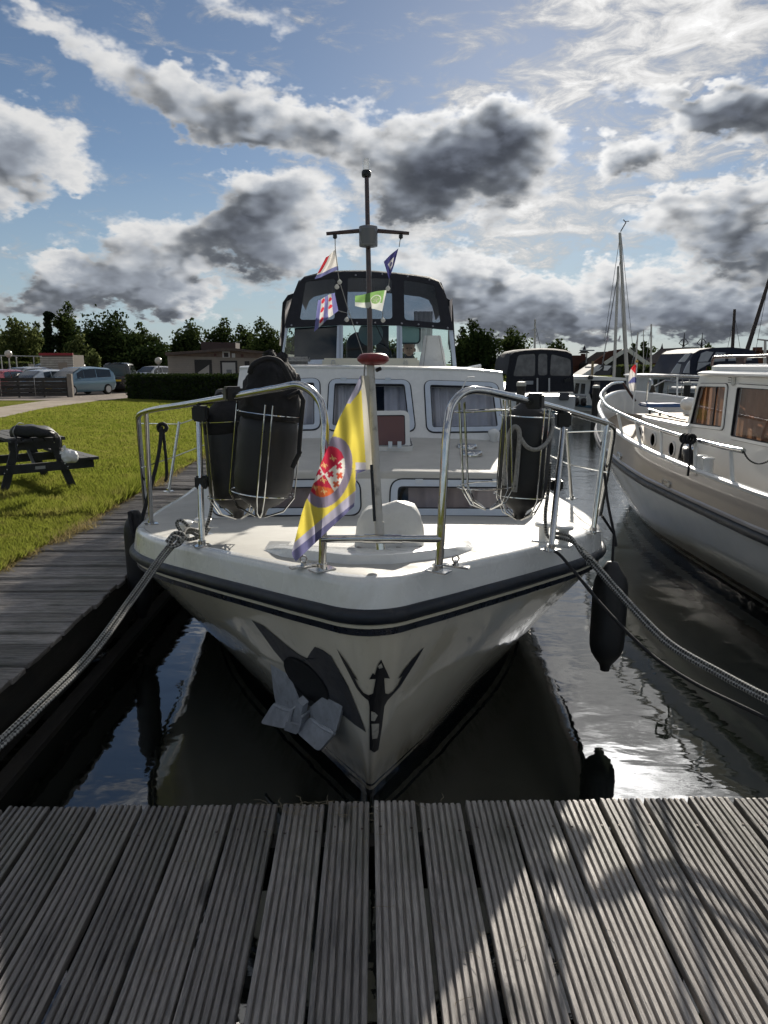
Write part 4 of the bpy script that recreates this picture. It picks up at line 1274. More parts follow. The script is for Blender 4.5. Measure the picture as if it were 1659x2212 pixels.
fl2 = AP([(790, 566), (866, 602), (850, 740), (818, 890), (772, 1052), (660, 990), (556, 922), (530, 830), (700, 690)])
MB().prism(rounded(fl1, .02), th).build('fluke', GALV, anchor, smooth=30); MB().prism(rounded(fl2, .02), th).build('fluke', GALV, anchor, smooth=30)
def palm(fold, low, push):
    A = AP(fold, .006); B = [p + nA * push for p in AP(low)]
    o_ = rounded([A[0], A[1], B[1], B[0]], .028)
    n_ = (A[1] - A[0]).cross(B[0] - A[0]).normalized(); n_ = n_ if n_.dot(nA) > 0 else -n_
    mb = MB().prism(o_, n_ * .013)
    mb.tube([A[0].lerp(A[1], .04) + nA * .012, A[0].lerp(A[1], .5) + nA * .016 - V(0, 0, .004), A[0].lerp(A[1], .96) + nA * .012], .009, 6)
    return mb
palm([(222, 792), (424, 866)], [(158, 930), (378, 976)], .045).build('palm_plate', GALV, anchor, smooth=30)
palm([(552, 915), (780, 1058)], [(486, 1008), (684, 1180)], .045).build('palm_plate', GALV, anchor, smooth=30)
slab(AP([(490, 718), (542, 772), (512, 930), (440, 900)], .02), nA * .035).build('shank', GALV, anchor)
slab(AP([(440, 790), (462, 790), (440, 905), (510, 930), (530, 850), (548, 858), (515, 985), (490, 1012), (380, 975), (395, 900), (415, 900)], .012), nA * .05).build('crown', GALV, anchor)
decal([[(495 + 215 * math.cos(a) * .9 + 60 * math.sin(a), 590 + 185 * math.sin(a) + 105 * math.cos(a)) for a in np.linspace(0, 6.28, 22)[:-1]]], .006, 'anchor_recess_shade', mat('recess_black', (.006, .007, .009), .6), boat)  # flat black oval: the recess's dark depth is painted, nothing is hollowed

# deck fittings
def fairlead(px, py, rz):
    q = onrail(px, py) + V(0, .015, .004)
    t_ = MB(); t_.box(q, (.12, .035, .008), rz=rz, bev=.003); t_.tube([q + V(0, 0, 0), q + V(0, 0, .022)], .012, 8)
    t_.tube([q + V(.014 * math.cos(a), 0, .03 + .014 * math.sin(a)) for a in np.linspace(0, 6.28, 9)[:-1]], .004, 5, closed=True)
    t_.build('pad_eye', STEEL, boat, smooth=40)
fairlead(655, 1227, .55); fairlead(985, 1227, -.5)
def bollard(px, py, sgn):
    q = onrail(px, py); q.z = sheer(q.y) + .006
    b = MB(); b.box(q, (.22, .075, .014), rz=sgn * .7, bev=.005)
    for s_ in (-.055, .055):
        c = q + V(s_ * math.cos(sgn * .7), s_ * math.sin(sgn * .7), 0)
        b.lathe([(.030, 0), (.026, .02), (.026, .075), (.046, .082), (.048, .094), (.040, .10), (0, .102)], Matrix.Translation(c), 18)
    return b.build('bollard', WHITE, boat, smooth=40), q
bl, qL = bollard(420, 1160, 1); br, qR = bollard(1195, 1172, -1)

# windlass under a white cover
cl = at(840, 1186, Y=3.22); cl.z = deck_z(cl.x, 3.22) + .012
tw = thing('windlass_cover', 'white cloth cover tied over the windlass on the foredeck', 'cover', cl)
rings = []
for k in range(12):
    t_ = k / 11
    zz = .205 * t_; s_ = (1 - t_ ** 3.2 * .45) * (1.0 if k < 11 else .3)
    o_ = rrect(0, 0, .315 * s_, .20 * s_, .055 * s_, 5)
    rings.append([cl + V(p[0] + .012 * t_ + rs.uniform(-1, 1) * .003, p[1] + rs.uniform(-1, 1) * .003, zz * (1 + .06 * math.sin(p[0] * 25)) + rs.uniform(-1, 1) * .002) for p in o_])
MB().loft(rings).build('cloth', CANVASW, tw, smooth=180)
lc = MB()
for s_ in (-1, 1):
    lc.tube(spline([cl + V(s_ * .145, -.112, .025), cl + V(s_ * .09, -.118, .012), cl + V(s_ * .03, -.112, .022)], 5), .0045, 6)
lc.build('lashing', ROPEG, tw, smooth=60)

# flagstaff
js0, js1 = at(822, 1184, Y=2.80), at(800, 788, Y=2.90)
pole = MB().tube([js0, js0.lerp(js1, .2), js1], [.0165, .0165, .0165], 10).build('flagstaff', WORNW, boat, smooth=60)
MB().tube([js0 + V(0, -.002, -.005), js0.lerp(js1, .055)], .0195, 10).build('staff_socket', STEEL, pole, smooth=60)
MB().tube([js0.lerp(js1, .06), js0.lerp(js1, .145)], .0205, 10).build('staff_sleeve', WORNW, pole, smooth=60)
MB().tube([js0.lerp(js1, .15) + V(-.016, -.004, 0), js0.lerp(js1, .46) + V(-.016, -.004, 0)], .008, 8).build('tape', RUB, pole, smooth=60)
MB().lathe([(.016, -.022), (.045, -.017), (.062, -.004), (.063, .008), (.052, .020), (.036, .025), (0, .026)], Matrix.Translation(at(806, 777, Y=2.90)), 24).build('red_knob', REDK, pole, smooth=60)
MB().tube(spline([js1 + V(-.018, -.012, .03), js1 + V(-.024, -.012, -.03), at(786, 818, Y=2.88), at(780, 838, Y=2.88)], 5), .003, 5).build('flag_halyard', ROPEG, pole)
MB().tube([at(813, 800, Y=2.9) + V(0, -.01, 0), at(822, 796, Y=2.9)], .008, 6).build('cleat', BLACK, pole)

# ------------------------------------------------------------------ printed flags
def in_poly(x, y, poly):
    c = False; n = len(poly)
    for i in range(n):
        x0, y0 = poly[i]; x1, y1 = poly[i - 1]
        if (y0 > y) != (y1 > y) and x < (x1 - x0) * (y - y0) / (y1 - y0) + x0: c = not c
    return c
def print_cloth(name, trans=.5):
    m = bpy.data.materials.new(name); m.use_nodes = True
    t = NT(m.node_tree)
    for n in list(t.n): t.n.remove(n)
    out = t.node('ShaderNodeOutputMaterial')
    c = t.node('ShaderNodeVertexColor', layer_name='print').outputs[0]
    d = t.node('ShaderNodeBsdfDiffuse', ins={0: c}).outputs[0]
    tl = t.node('ShaderNodeBsdfTranslucent', ins={0: c}).outputs[0]
    t.l.new(t.node('ShaderNodeMixShader', ins={0: trans, 1: d, 2: tl}).outputs[0], out.inputs[0])
    return m
PRINT = print_cloth('printed_bunting')
def flag(name, label, rows, cols, outline, conv, depth, colour, parent=None):
    """cloth grid: outline(t) gives left and right edges of a row in drawing units; depth gives its distance"""
    P = []; C = []
    for i in range(rows + 1):
        (xl, yl), (xr, yr) = outline(i / rows)
        for j in range(cols + 1):
            s_ = j / cols; x = xl + (xr - xl) * s_; y = yl + (yr - yl) * s_
            P.append(at(*conv((x, y)), Y=depth(x, y, s_, i / rows))); C.append(tuple(colour(x, y)) + (1,))
    f = [(i * (cols + 1) + j, i * (cols + 1) + j + 1, (i + 1) * (cols + 1) + j + 1, (i + 1) * (cols + 1) + j) for i in range(rows) for j in range(cols)]
    me = bpy.data.meshes.new(name); me.from_pydata(P, [], f)
    me.polygons.foreach_set('use_smooth', [True] * len(f))
    ca = me.color_attributes.new('print', 'FLOAT_COLOR', 'POINT'); ca.data.foreach_set('color', np.array(C).reshape(-1))
    me.materials.append(PRINT)
    o = bpy.data.objects.new(name, me); COL.objects.link(o)
    return tag(o, label, 'flag')
def zf(p): return ((950 + p[0] / 3.16) * .6636, (1150 + p[1] / 3.16) * .6636)
Ll = [(230, 706), (370, 640), (530, 560), (680, 482), (870, 410), (960, 374), (1130, 300), (1270, 245), (1440, 186), (1525, 141), (1650, 100), (1850, 50), (2050, 0), (2090, 8), (2140, 40)]
Rl = [(230, 795), (600, 815), (1000, 830), (1185, 838), (1205, 760), (1236, 668), (1440, 656), (1575, 640), (1610, 600), (1700, 505), (1800, 398), (1900, 295), (2000, 190), (2100, 84), (2140, 42)]
def fo_(t):
    y = 230 + t * 1910
    return (np.interp(y, *zip(*Ll)), y), (np.interp(y, *zip(*Rl)), y)
def fdepth(x, y, s, t):
    hx = 795 + 45 * (y - 230) / 965
    d = max(0, hx - x) / 800
    return 2.875 - .20 * min(1, d * 1.6) + min(1, d * 3) * (.034 * math.sin((x * .9 + y * .35) / 62) + .012 * math.sin((x * 1.3 - y * .15) / 33 + 1)) 
YEL, LIL, NAV, HOI, REDC, WHT, GOLD = (.68, .57, .10), (.40, .39, .50), (.13, .13, .25), (.56, .54, .47), (.48, .035, .07), (.70, .68, .64), (.66, .44, .20)
crosses = [(485, 1160, REDC), (490, 1258, (.58, .11, .06)), (456, 1346, (.56, .13, .07)), (397, 1245, REDC), (272, 1226, REDC)]
lilies = [(425, 1088), (338, 1160), (325, 1312), (238, 1388), (332, 1428)]
def lily(dx, dy):
    dx, dy = dx * .86 + dy * -.5 * .6, dy * .9
    if abs(dx) < 6 * (1 - abs(dy + 8) / 34) + 1.5 and -40 < dy < 26: return True
    if abs(dy - 6) < 4 and abs(dx) < 13: return True
    for sg in (-1, 1):
        ux, uy = dx * sg - 15, dy + 2
        if abs(math.hypot(ux, uy) - 10) < 4 and (uy < 4): return True
    return False
def fcol(x, y):
    hb_ = np.interp(y, [240, 1200], [708, 764])
    if x > hb_ and y < 1240: return HOI if y < 1225 else NAV
    bx = np.interp(y, *zip(*Rl))
    # bottom border
    e = (x - 640) * .62 + (y - 1575) * .785       # distance past the lower edge line (negative inside)
    if y > 1420 or e > -140:
        if e > -28: return NAV
        if e > -118 - 30 * ((x - 640) / 640) and y > 1380: return LIL
    if x < 40 and y > 1980: return NAV
    if x - (600 + (y - 500) * -.78) < 14 and y < 520: return LIL if y > 270 else NAV
    if y > 1120 and x > 655: return (.50, .49, .55) if y < 1195 else NAV
    ex, ey = (x - 372), (y - 1225)
    rx, ry = ex * .97 + ey * .22, -ex * .10 + ey * .97
    ro = (rx / 236) ** 2 + (ry / 362) ** 2
    ri = ((rx + 18) / 182) ** 2 + ((ry + 4) / 258) ** 2
    if ri < 1:
        px_, py_ = x - 335, y - 1245
        s1 = px_ * 245 + py_ * 290        # below the rising diagonal when positive
        s2 = px_ * 275 - py_ * 155        # right of the falling diagonal when positive
        for cx, cy, cc in crosses:
            u, v = (x - cx), (y - cy); u, v = u * .8 + v * .6, -u * .6 + v * .8
            if max(abs(u), abs(v)) < 38 and min(abs(u), abs(v)) < 13 and ((s1 > 0) == (s2 > 0)): return cc
        if (s1 > 0) == (s2 > 0): return WHT
        for cx, cy in lilies:
            if lily(x - cx, y - cy): return GOLD
        if s1 > 0 and y - 1245 + (x - 335) * -.2 > 130 and x > 245: return (.60, .14, .05)
        return REDC
    if ro < 1: return (.25, .22, .30)
    return YEL
flag('flag', 'yellow and lilac flag with a red and white quartered shield, drooping from the bow flagstaff', 230, 90, fo_, zf, fdepth, fcol)

# ------------------------------------------------------------------ wheelhouse: windscreen, canvas top
def z5(p): return ((850 + p[0] / 2.37) * .6636, (500 + p[1] / 2.37) * .6636)
pw = Plane((0, 9.0, 2.0), (1, 0, 0), (0, .22, .50))
def hw(l): return [pw.hit(*z5(p)) for p in l]
WO = hw([(150, 1640), (1508, 1655), (1478, 1352), (1040, 1318), (620, 1315), (190, 1335)])
panes = [hw([(165, 1600), (580, 1592), (588, 1322), (208, 1342)]), hw([(630, 1592), (1046, 1592), (1046, 1322), (632, 1320)]), hw([(1092, 1602), (1482, 1645), (1446, 1356), (1086, 1324)])]
fr = holed(MB(), pw, WO, panes, .02, .045).build('windscreen_frame', ALU, boat)
for i, p in enumerate(panes):
    g = MB(); sheet(g, pw, p, 0); g.build('windscreen_pane', GLASS, fr)
for x, w_ in ((610, 10), (1066, 8)):
    g = MB(); q = hw([(x - w_, 1595), (x + w_ - 2, 1595), (x + w_, 1322), (x - w_ + 2, 1322)]); sheet(g, pw, q, .026); g.build('windscreen_mullion', mat('mullion_shade', (.36, .41, .48), .4), fr)
pcv = Plane(pw.out((0, pw.hit(*z5((830, 1315)))[1]), .03), (1, 0, 0), (0, .42, .62))
def hv(l): return [pcv.hit(*z5(p)) for p in l]
CO = hv([(188, 1340), (620, 1318), (1040, 1320), (1482, 1358), (1440, 1190), (1405, 1050), (1372, 990), (1300, 962), (1160, 942), (1000, 926), (830, 912), (640, 914), (540, 918), (430, 935), (330, 962), (290, 1000), (258, 1090)])
vw = [rquad(hv([(297, 1282), (566, 1280), (574, 960), (345, 985)]), .05, 5), rquad(hv([(665, 1272), (1012, 1276), (1008, 962), (668, 952)]), .05, 5), rquad(hv([(1106, 1282), (1386, 1306), (1338, 1012), (1100, 970)]), .05, 5)]
cvf = holed(MB(), pcv, CO, vw, .0, .012).build('canvas_front', CANVAS, boat)
for w_ in vw:
    g = MB(); sheet(g, pcv, inset(w_, -.006), -.006); g.build('vinyl_window', VINYL, cvf)
for k, (px, py) in enumerate([(730, 938), (935, 930), (1132, 948), (1298, 975), (880, 1305), (1085, 1310), (1215, 1318), (1325, 1332), (1440, 1345), (740, 1306), (235, 1325)]):
    MB().lathe([(.013, 0), (.009, .006), (0, .008)], Matrix.Translation(pcv.out(pcv.hit(*z5((px, py))), .001)) @ Matrix.Rotation(R(70), 4, 'X'), 8).build('stud', mat('stud_metal', (.35, .35, .38), .4, metal=.6), cvf)
arc = [pcv.out(p, 0) for p in CO[4:]]
backs = []
for p in arc:
    backs.append([p + V(0, .0, .0), p + V(0, .06, .028), V(p.x * 1.03, p.y + .8, p.z + .045), V(p.x * 1.06, p.y + 1.7, p.z + .03), V(p.x * 1.07, p.y + 2.4, p.z - .02)])
MB().loft(backs, closed=False, caps=False).build('canvas_roof', CANVAS, boat, smooth=50)
for sg, o_px in ((-1, [(188, 1340), (125, 1600), (140, 1480), (165, 1150), (205, 1092), (270, 1070), (258, 1090)]), (1, [(1482, 1358), (1505, 1640), (1498, 1500), (1480, 1170), (1455, 1130), (1418, 1105), (1430, 1180)])):
    a = [at(*z5(p), Y=10.4) for p in o_px]
    s2 = MB(); s2.loft([[q + V(0, 0, 0) for q in a[2:6]], [q + V(sg * .03, 1.1, 0) for q in a[2:6]]], closed=False, caps=False)
    s2.loft([[a[2] + V(0, .0, -.35), a[3], a[4], a[5]], [a[2] + V(-sg * .05, .0, -.35), a[3] + V(-sg * .045, 0, -.03), a[4] + V(-sg * .04, 0, -.05), a[5] + V(-sg * .02, 0, -.06)]], closed=False, caps=False)
    s2.build('canvas_side', CANVAS, boat, smooth=50)
    inn = MB(); e0, e1 = at(*z5((178 if sg < 0 else 1445, 1150)), Y=10.5), at(*z5((262 if sg < 0 else 1476, 1110)), Y=10.1)
    b0, b1 = at(*z5((170 if sg < 0 else 1440, 1500)), Y=10.5), at(*z5((205 if sg < 0 else 1470, 1340)), Y=10.1)
    if sg < 0: inn.add([e0, e1, b1, b0], [(0, 1, 2, 3)])
    else: inn.add([e0, e1, b1, b0], [(0, 1, 2, 3)])
    inn.build('side_curtain', cloth('pale_side_curtain_%d' % (sg + 1), (.42, .40, .41), .5, 6), boat)
MB().tube([at(*z5((190, 1335)), Y=9.35), at(*z5((262, 1080)), Y=9.6), at(*z5((300, 985)), Y=9.7)], .02, 8).build('canvas_hoop', CANVAS, boat, smooth=60)
MB().tube([at(*z5((1470, 1350)), Y=9.35), at(*z5((1420, 1110)), Y=9.6), at(*z5((1380, 1000)), Y=9.7)], .02, 8).build('canvas_hoop', CANVAS, boat, smooth=60)
# inside
sc = MB(); q = [at(*z5(p), Y=9.35) for p in ((256, 1596), (585, 1592), (592, 1322), (258, 1336))]; sc.add(q, [(0, 1, 2, 3)]); sc.build('sun_screen', mat('dark_screen', (.012, .016, .028), .7), boat)
sc = MB(); q = [at(*z5(p), Y=9.75) for p in ((880, 1590), (985, 1590), (985, 1325), (900, 1325))]; sc.prism(q, (0, .05, 0)); sc.build('wheelhouse_post', DARKIN, boat)
curt = MB(); plc = Plane(at(*z5((1265, 1530)), Y=10.3), (1, 0, 0), (0, 0, 1)); curtain(curt, plc, -.16, .10, 0, .55, 0, waves=4); curt.build('curtain', CURT, boat, smooth=180)
st = MB(); c = at(*z5((742, 1590)), Y=9.9); o_ = []
for k in range(9):
    t_ = k / 8; s_ = math.sqrt(max(.02, 1 - max(0, (t_ - .45) / .56) ** 2))
    o_.append([c + V(p[0] * s_, p[1] * s_, .36 * t_) for p in rrect(0, 0, .30, .10, .045, 4)])
st.loft(o_).build('helm_seat', BLACK, boat, smooth=50)
mr = MB(); c = at(*z5((845, 1390)), Y=9.25); mr.lathe([(.0, -.006), (.15, -.006), (.155, 0), (.15, .006), (0, .006)], Matrix.Translation(c) @ Matrix.Rotation(R(86), 4, 'X'), 26); mr.build('round_mirror', mat('mirror_back', (.10, .12, .13), .3), boat, smooth=40)
mp = Plane(at(*z5((1142, 1392)), Y=9.25), (1, 0, 0), (0, 0, 1)); mo = rrect(0, 0, .29, .245, .06, 6)
mr = MB(); ring(mr, mp, mo, inset(mo, .018), -.01, .01); rm = mr.build('interior_mirror', BLACK, boat, smooth=40)
mr = MB(); sheet(mr, mp, inset(mo, .01), 0); mr.build('mirror_face', mat('mirror_glass', (.30, .36, .35), .25, metal=.3), rm)
mr = MB(); mr.tube([at(*z5((885, 1325)), Y=9.0) + V(0, -.05, 0), at(*z5((975, 1510)), Y=9.0) + V(0, -.06, 0)], .006, 5); mr.build('windscreen_wiper', BLACK, boat)
wl = MB(); cw = at(*z5((905, 1570)), Y=9.5)
wl.tube([cw + V(.17 * math.cos(a), 0.02 * math.sin(a), .17 * math.sin(a)) for a in np.linspace(0, 6.28, 25)[:-1]], .013, 6, closed=True); wl.build('steering_wheel', BLACK, boat, smooth=60)

# person at the helm
def skinned(name, verts, edges, radii, material, root=0, sub=2):
    me = bpy.data.meshes.new(name); me.from_pydata(verts, edges, [])
    o = bpy.data.objects.new(name, me); COL.objects.link(o)
    o.modifiers.new('skin', 'SKIN')
    for i, r_ in enumerate(radii):
        sv_ = me.skin_vertices[0].data[i]; sv_.radius = (r_, r_) if not hasattr(r_, '__len__') else r_; sv_.use_root = (i == root)
    s_ = o.modifiers.new('sub', 'SUBSURF'); s_.levels = s_.render_levels = sub
    me.materials.append(material); return o
SKIN = mat('skin', (.32, .19, .14), .5, noise=(20, .1)); SHIRT = mat('dark_shirt', (.03, .032, .04), .85, noise=(30, .3)); HAIR = mat('grey_hair', (.22, .21, .20), .8, noise=(60, .4), bump=(90, .8, .01))
hd = at(*z5((1140, 1520)), Y=10.05)
pers = thing('person', 'person with short grey hair in a dark top, seated behind the windscreen', 'person', (hd.x, hd.y, hd.z - .75))
bx, by, bz = hd
B = skinned('body', [(bx, by, bz - .70), (bx, by, bz - .45), (bx, by, bz - .26), (bx, by, bz - .14), (bx, by - .01, bz - .02), (bx, by - .01, bz + .08),
    (bx - .17, by, bz - .28), (bx - .23, by - .03, bz - .50), (bx - .17, by - .25, bz - .62), (bx + .17, by, bz - .28), (bx + .23, by - .03, bz - .50), (bx + .17, by - .25, bz - .62)],
    [(0, 1), (1, 2), (2, 3), (3, 4), (4, 5), (2, 6), (6, 7), (7, 8), (2, 9), (9, 10), (10, 11)],
    [(.16, .11), (.155, .11), (.13, .09), (.055, .055), (.076, .090), (.066, .085), .07, .05, .038, .07, .05, .038], SHIRT)
B.parent = pers; B.matrix_parent_inverse = Matrix.Translation(pers.location).inverted()
hd_ = MB(); hp = [(0, -.115), (.035, -.11), (.055, -.09), (.066, -.05), (.074, 0), (.078, .04), (.074, .08), (.05, .11), (0, .12)]
hd_.lathe(hp, Matrix.Translation((bx, by - .012, bz + .02)) @ Matrix.Diagonal((1, 1.18, 1, 1)), 20)
for sg in (-1, 1): hd_.lathe([(0, -.03), (.014, -.02), (.016, .01), (0, .03)], Matrix.Translation((bx + sg * .079, by + .005, bz + .01)), 8)
hd_.add([(bx - .012, by - .10, bz + .025), (bx + .012, by - .10, bz + .025), (bx, by - .125, bz - .012), (bx - .016, by - .098, bz - .018), (bx + .016, by - .098, bz - .018)], [(0, 1, 2), (0, 2, 3), (1, 4, 2), (3, 2, 4)])
head = hd_.build('head', SKIN, pers, smooth=60)
hr = MB(); hr.lathe([(.084, .03), (.085, .06), (.078, .095), (.052, .122), (0, .130)], Matrix.Translation((bx, by + .004, bz + .02)) @ Matrix.Diagonal((1, 1.16, 1, 1)), 20); hr.build('hair', HAIR, head, smooth=60)
for sg in (-1, 1):
    e = MB(); e.lathe([(0, -.008), (.010, -.004), (.012, 0), (.010, .004), (0, .008)], Matrix.Translation((bx + sg * .03, by - .098, bz + .03)), 8); e.build('eye', mat('eye_dark', (.02, .02, .02), .2), head)
e = MB(); e.box((bx, by - .095, bz - .045), (.045, .012, .008), bev=.003); e.build('mouth', mat('lips', (.22, .09, .08), .5), head)

# ------------------------------------------------------------------ signal mast
m0, m1 = at(801, 800, Y=8.05), at(792, 378, Y=8.05)
MB().tube([m0 + V(0, 0, -.1), m0.lerp(m1, .5), m1], [.031, .028, .023], 12).build('mast', MASTW, boat, smooth=60)
c0, c1, cc = at(*z5((503, 618)), Y=8.02), at(*z5((1142, 615)), Y=8.02), at(*z5((822, 590)), Y=8.02)
xb_ = MB(); xb_.tube([c0, cc, c1], [.018, .024, .018], 8); xt = xb_.build('crosstree', MASTW, boat, smooth=50)
lm = MB(); lc_ = at(*z5((827, 640)), Y=7.97); lm.lathe([(.075, -.105), (.095, -.10), (.098, -.085), (.098, .085), (.095, .10), (.06, .11)], Matrix.Translation(lc_) @ Matrix.Diagonal((1, .8, 1, 1)), 16)
lm.build('steaming_light', mat('lamp_housing', (.16, .16, .17), .3, metal=.5), xt, smooth=40)
lm = MB(); lm.lathe([(.086, -.075), (.088, 0), (.086, .075)], Matrix.Translation(lc_ + V(0, -.016, 0)) @ Matrix.Diagonal((1, .8, 1, 1)), 16); lm.build('lens', mat('lamp_lens', (.12, .12, .12), .15), xt, smooth=40)
tl = MB(); tb = at(*z5((812, 165)), Y=8.05); tl.lathe([(.045, 0), (.05, .02), (.05, .05), (.04, .065)], Matrix.Translation(tb + V(0, 0, -.02)), 14); tl.build('masthead_cap', BLACK, boat, smooth=40)
tl = MB(); tl.lathe([(.036, .05), (.038, .10), (.036, .16), (.028, .175), (0, .18)], Matrix.Translation(tb + V(0, 0, -.02)), 14); tl.build('masthead_light', glass('lens_clear', (.75, .78, .8), 1.0, .05, .12, (.6, .6, .6)), boat, smooth=40)
def hl_(*pts): MB().tube([at(*z5(p), Y=8.0) for p in pts], .0045, 5).build('halyard', ROPEG, boat)
hl_((570, 625), (572, 735), (595, 930), (605, 985), (583, 1030)); hl_((605, 985), (680, 1230), (790, 1560)); hl_((1078, 625), (1065, 720)); hl_((990, 965), (980, 1050)); hl_((940, 1220), (935, 1270), (942, 1290)); hl_((597, 1212), (680, 1235), (640, 1290))
for p in ((570, 640), (1078, 640)): MB().lathe([(0, -.03), (.022, -.015), (.022, .015), (0, .03)], Matrix.Translation(at(*z5(p), Y=8.0)), 8).build('halyard_block', BLACK, boat)
for p in ((605, 990), (584, 1028), (978, 1040), (940, 1285), (660, 1280)): MB().lathe([(0, -.028), (.02, -.018), (.028, 0), (.016, .018), (0, .03)], Matrix.Translation(at(*z5(p), Y=7.99)), 7).build('toggle', mat('toggle_white', (.6, .58, .53), .7), boat)
def quadflag(label, q, colour, rows=60, cols=60, wave=.03, ph=0):
    A, B, C_, D = [Vector(p) for p in q]   # top-left, top-right, bottom-right, bottom-left
    def ol(t): return A.lerp(D, t), B.lerp(C_, t)
    def conv(p): return z5(p)
    inv = {}
    P = []; Cc = []
    for i in range(rows + 1):
        for j in range(cols + 1):
            u, v = j / cols, i / rows
            p = A.lerp(B, u).lerp(D.lerp(C_, u), v)
            p = p + Vector((math.sin(v * 5 + ph) * 3.0 * (1 - abs(2 * u - 1)), math.sin(u * 6 + ph) * 4.0))
            P.append(at(*z5(p), Y=8.0 + wave * math.sin(u * 7 + v * 3 + ph))); Cc.append(tuple(colour(u, v)) + (1,))
    f = [(i * (cols + 1) + j, i * (cols + 1) + j + 1, (i + 1) * (cols + 1) + j + 1, (i + 1) * (cols + 1) + j) for i in range(rows) for j in range(cols)]
    me = bpy.data.meshes.new('flag'); me.from_pydata(P, [], f); me.polygons.foreach_set('use_smooth', [True] * len(f))
    ca = me.color_attributes.new('print', 'FLOAT_COLOR', 'POINT'); ca.data.foreach_set('color', np.array(Cc).reshape(-1)); me.materials.append(PRINT)
    o = bpy.data.objects.new('flag', me); COL.objects.link(o)
    return tag(o, label, 'flag', 'signal flags on the mast')
W_, B_, R_ = (.62, .60, .57), (.14, .15, .30), (.40, .035, .045)
quadflag('tattered red, white and blue flag under the left end of the mast crossbar', [(570, 740), (582, 760), (598, 905), (440, 995)][0:1] + [(572, 742), (598, 900), (412, 965)] if False else [(500, 800), (576, 742), (598, 898), (412, 968)],
         lambda u, v: (R_ if u + v * .25 < .33 and v < .75 else (B_ if v > .80 else W_)))
def fris(u, v):
    for cx, cy in ((.30, .13), (.16, .47), (.72, .42), (.56, .72), (.24, .87), (.70, .62)):
        a, b = (u - cx) / .085, (v - cy) / .075
        if (a * a + b * b - 1) ** 3 - a * a * b ** 3 * -1 < 0 and a * a + b * b < 1.3: return (.60, .05, .07)
    return (.17, .17, .36) if int(math.floor((u * 1.0 + v * .30) * 5 + .2)) % 2 else W_
def fris2(u, v):
    k = int(min(4, max(0, math.floor(u * 5))))
    base = (.18, .18, .38) if k in (0, 2, 4) else W_
    for cx, cy in ((.30, .10), (.30, .42), (.30, .80), (.70, .22), (.70, .55)):
        a, b = (u - cx) / .095, (v - cy) / .085
        if a * a + (b - .3 * abs(a)) ** 2 < 1: return (.62, .05, .07)
    return base
quadflag('blue and white striped flag with red heart shapes, left of the mast', [(440, 1130), (566, 1072), (596, 1210), (408, 1372)], fris2, ph=1)
def dark(u, v):
    if .2 < u < .75 and .35 < v < .8 and abs(u - .5) + abs(v - .6) > .12 and abs(u - .5) < .30 * (1 - v) + .1: return (.45, .45, .46)
    return (.045, .045, .14)
quadflag('small dark blue pennant under the right end of the mast crossbar', [(946, 830), (1060, 725), (1028, 850), (988, 968)], dark, ph=2)
def green(u, v):
    r_ = math.hypot((u - .70) * 1.5, v - .48)
    a = math.atan2(v - .48, (u - .7) * 1.5)
    if r_ < .27:
        if r_ < .10 + .08 * math.cos(5 * a + 1.5): return (.33, .38, .26)
        return (.62, .62, .57) if r_ > .23 else (.22, .36, .14)
    if v > .62: return (.58, .60, .56) if u < .9 else (.6, .6, .58)
    return (.20, .36, .12) if u < .94 else (.55, .56, .52)
quadflag('green and white flag with a star in a ring, hanging right of the mast', [(725, 1095), (968, 1052), (934, 1216), (724, 1172)], green, ph=.5)

# ------------------------------------------------------------------ loose gear on the roof
q = at(935, 793, Y=8.25)
tcv = thing('searchlight_cover', 'white tapered cloth cover standing on the cabin roof, right of the mast', 'cover', q)
rings = []
for k in range(9):
    t_ = k / 8; w0 = .30 * (1 - t_) + .185 * t_
    if k == 8: w0 *= .94
    rings.append([q + V(p[0] - .012 * t_ + .004 * math.sin(t_ * 9 + p[1] * 40), p[1] + .004 * math.sin(t_ * 7), .345 * t_) for p in rrect(0, 0, w0, w0 * .85, .05, 5)])
MB().loft(rings).build('cloth', CANVASW, tcv, smooth=60)
sm = MB()
for sg in (-1, 1): sm.tube([q + V(sg * .118, -.128, .0), q + V(sg * .065 - .012, -.081, .345)], .003, 4)
sm.build('seam', mat('seam_thread', (.35, .34, .33), .8), tcv)
a, b = at(606, 791, Y=7.25), at(670, 789, Y=7.25)
br_ = thing('deck_brush', 'grey bristled deck brush lying on the left of the cabin roof', 'brush', a)
bb = MB(); bb.box(((a.x + b.x) / 2, 7.3, a.z + .055), ((b.x - a.x), .10, .075), bev=.028); bb.build('brush_head', BRUSH, br_, smooth=180)
bb = MB(); r9 = random.Random(9)
for i in range(420):
    p = V(r9.uniform(a.x + .005, b.x - .005), 7.25 + r9.uniform(0, .1), a.z + .02 + r9.uniform(0, .065)); d = V(r9.uniform(-1, 1) * .012, -.010 * r9.random(), r9.uniform(-.3, 1) * .014)
    bb.tube([p, p + d], .0012, 3)
bb.build('bristles', BRUSH, br_)
bb = MB()
for i in range(16): bb.tube([V(a.x + .01 + (b.x - a.x - .02) * i / 15, 7.255, a.z + .02), V(a.x + .01 + (b.x - a.x - .02) * i / 15, 7.25, a.z - .005)], .002, 4)
bb.build('bristles', BLACK, br_)
cvx = MB(); c = at(548, 808, Y=6.7); cvx.lathe([(.0, .05), (.07, .045), (.115, .0), (.125, -.03), (.118, -.03), (.105, .0), (.065, .03), (0, .035)], Matrix.Translation(c) @ Matrix.Rotation(R(35), 4, 'Z') @ Matrix.Rotation(R(-82), 4, 'Y'), 22); cvx.build('cowl_vent', WHITE, boat, smooth=50)

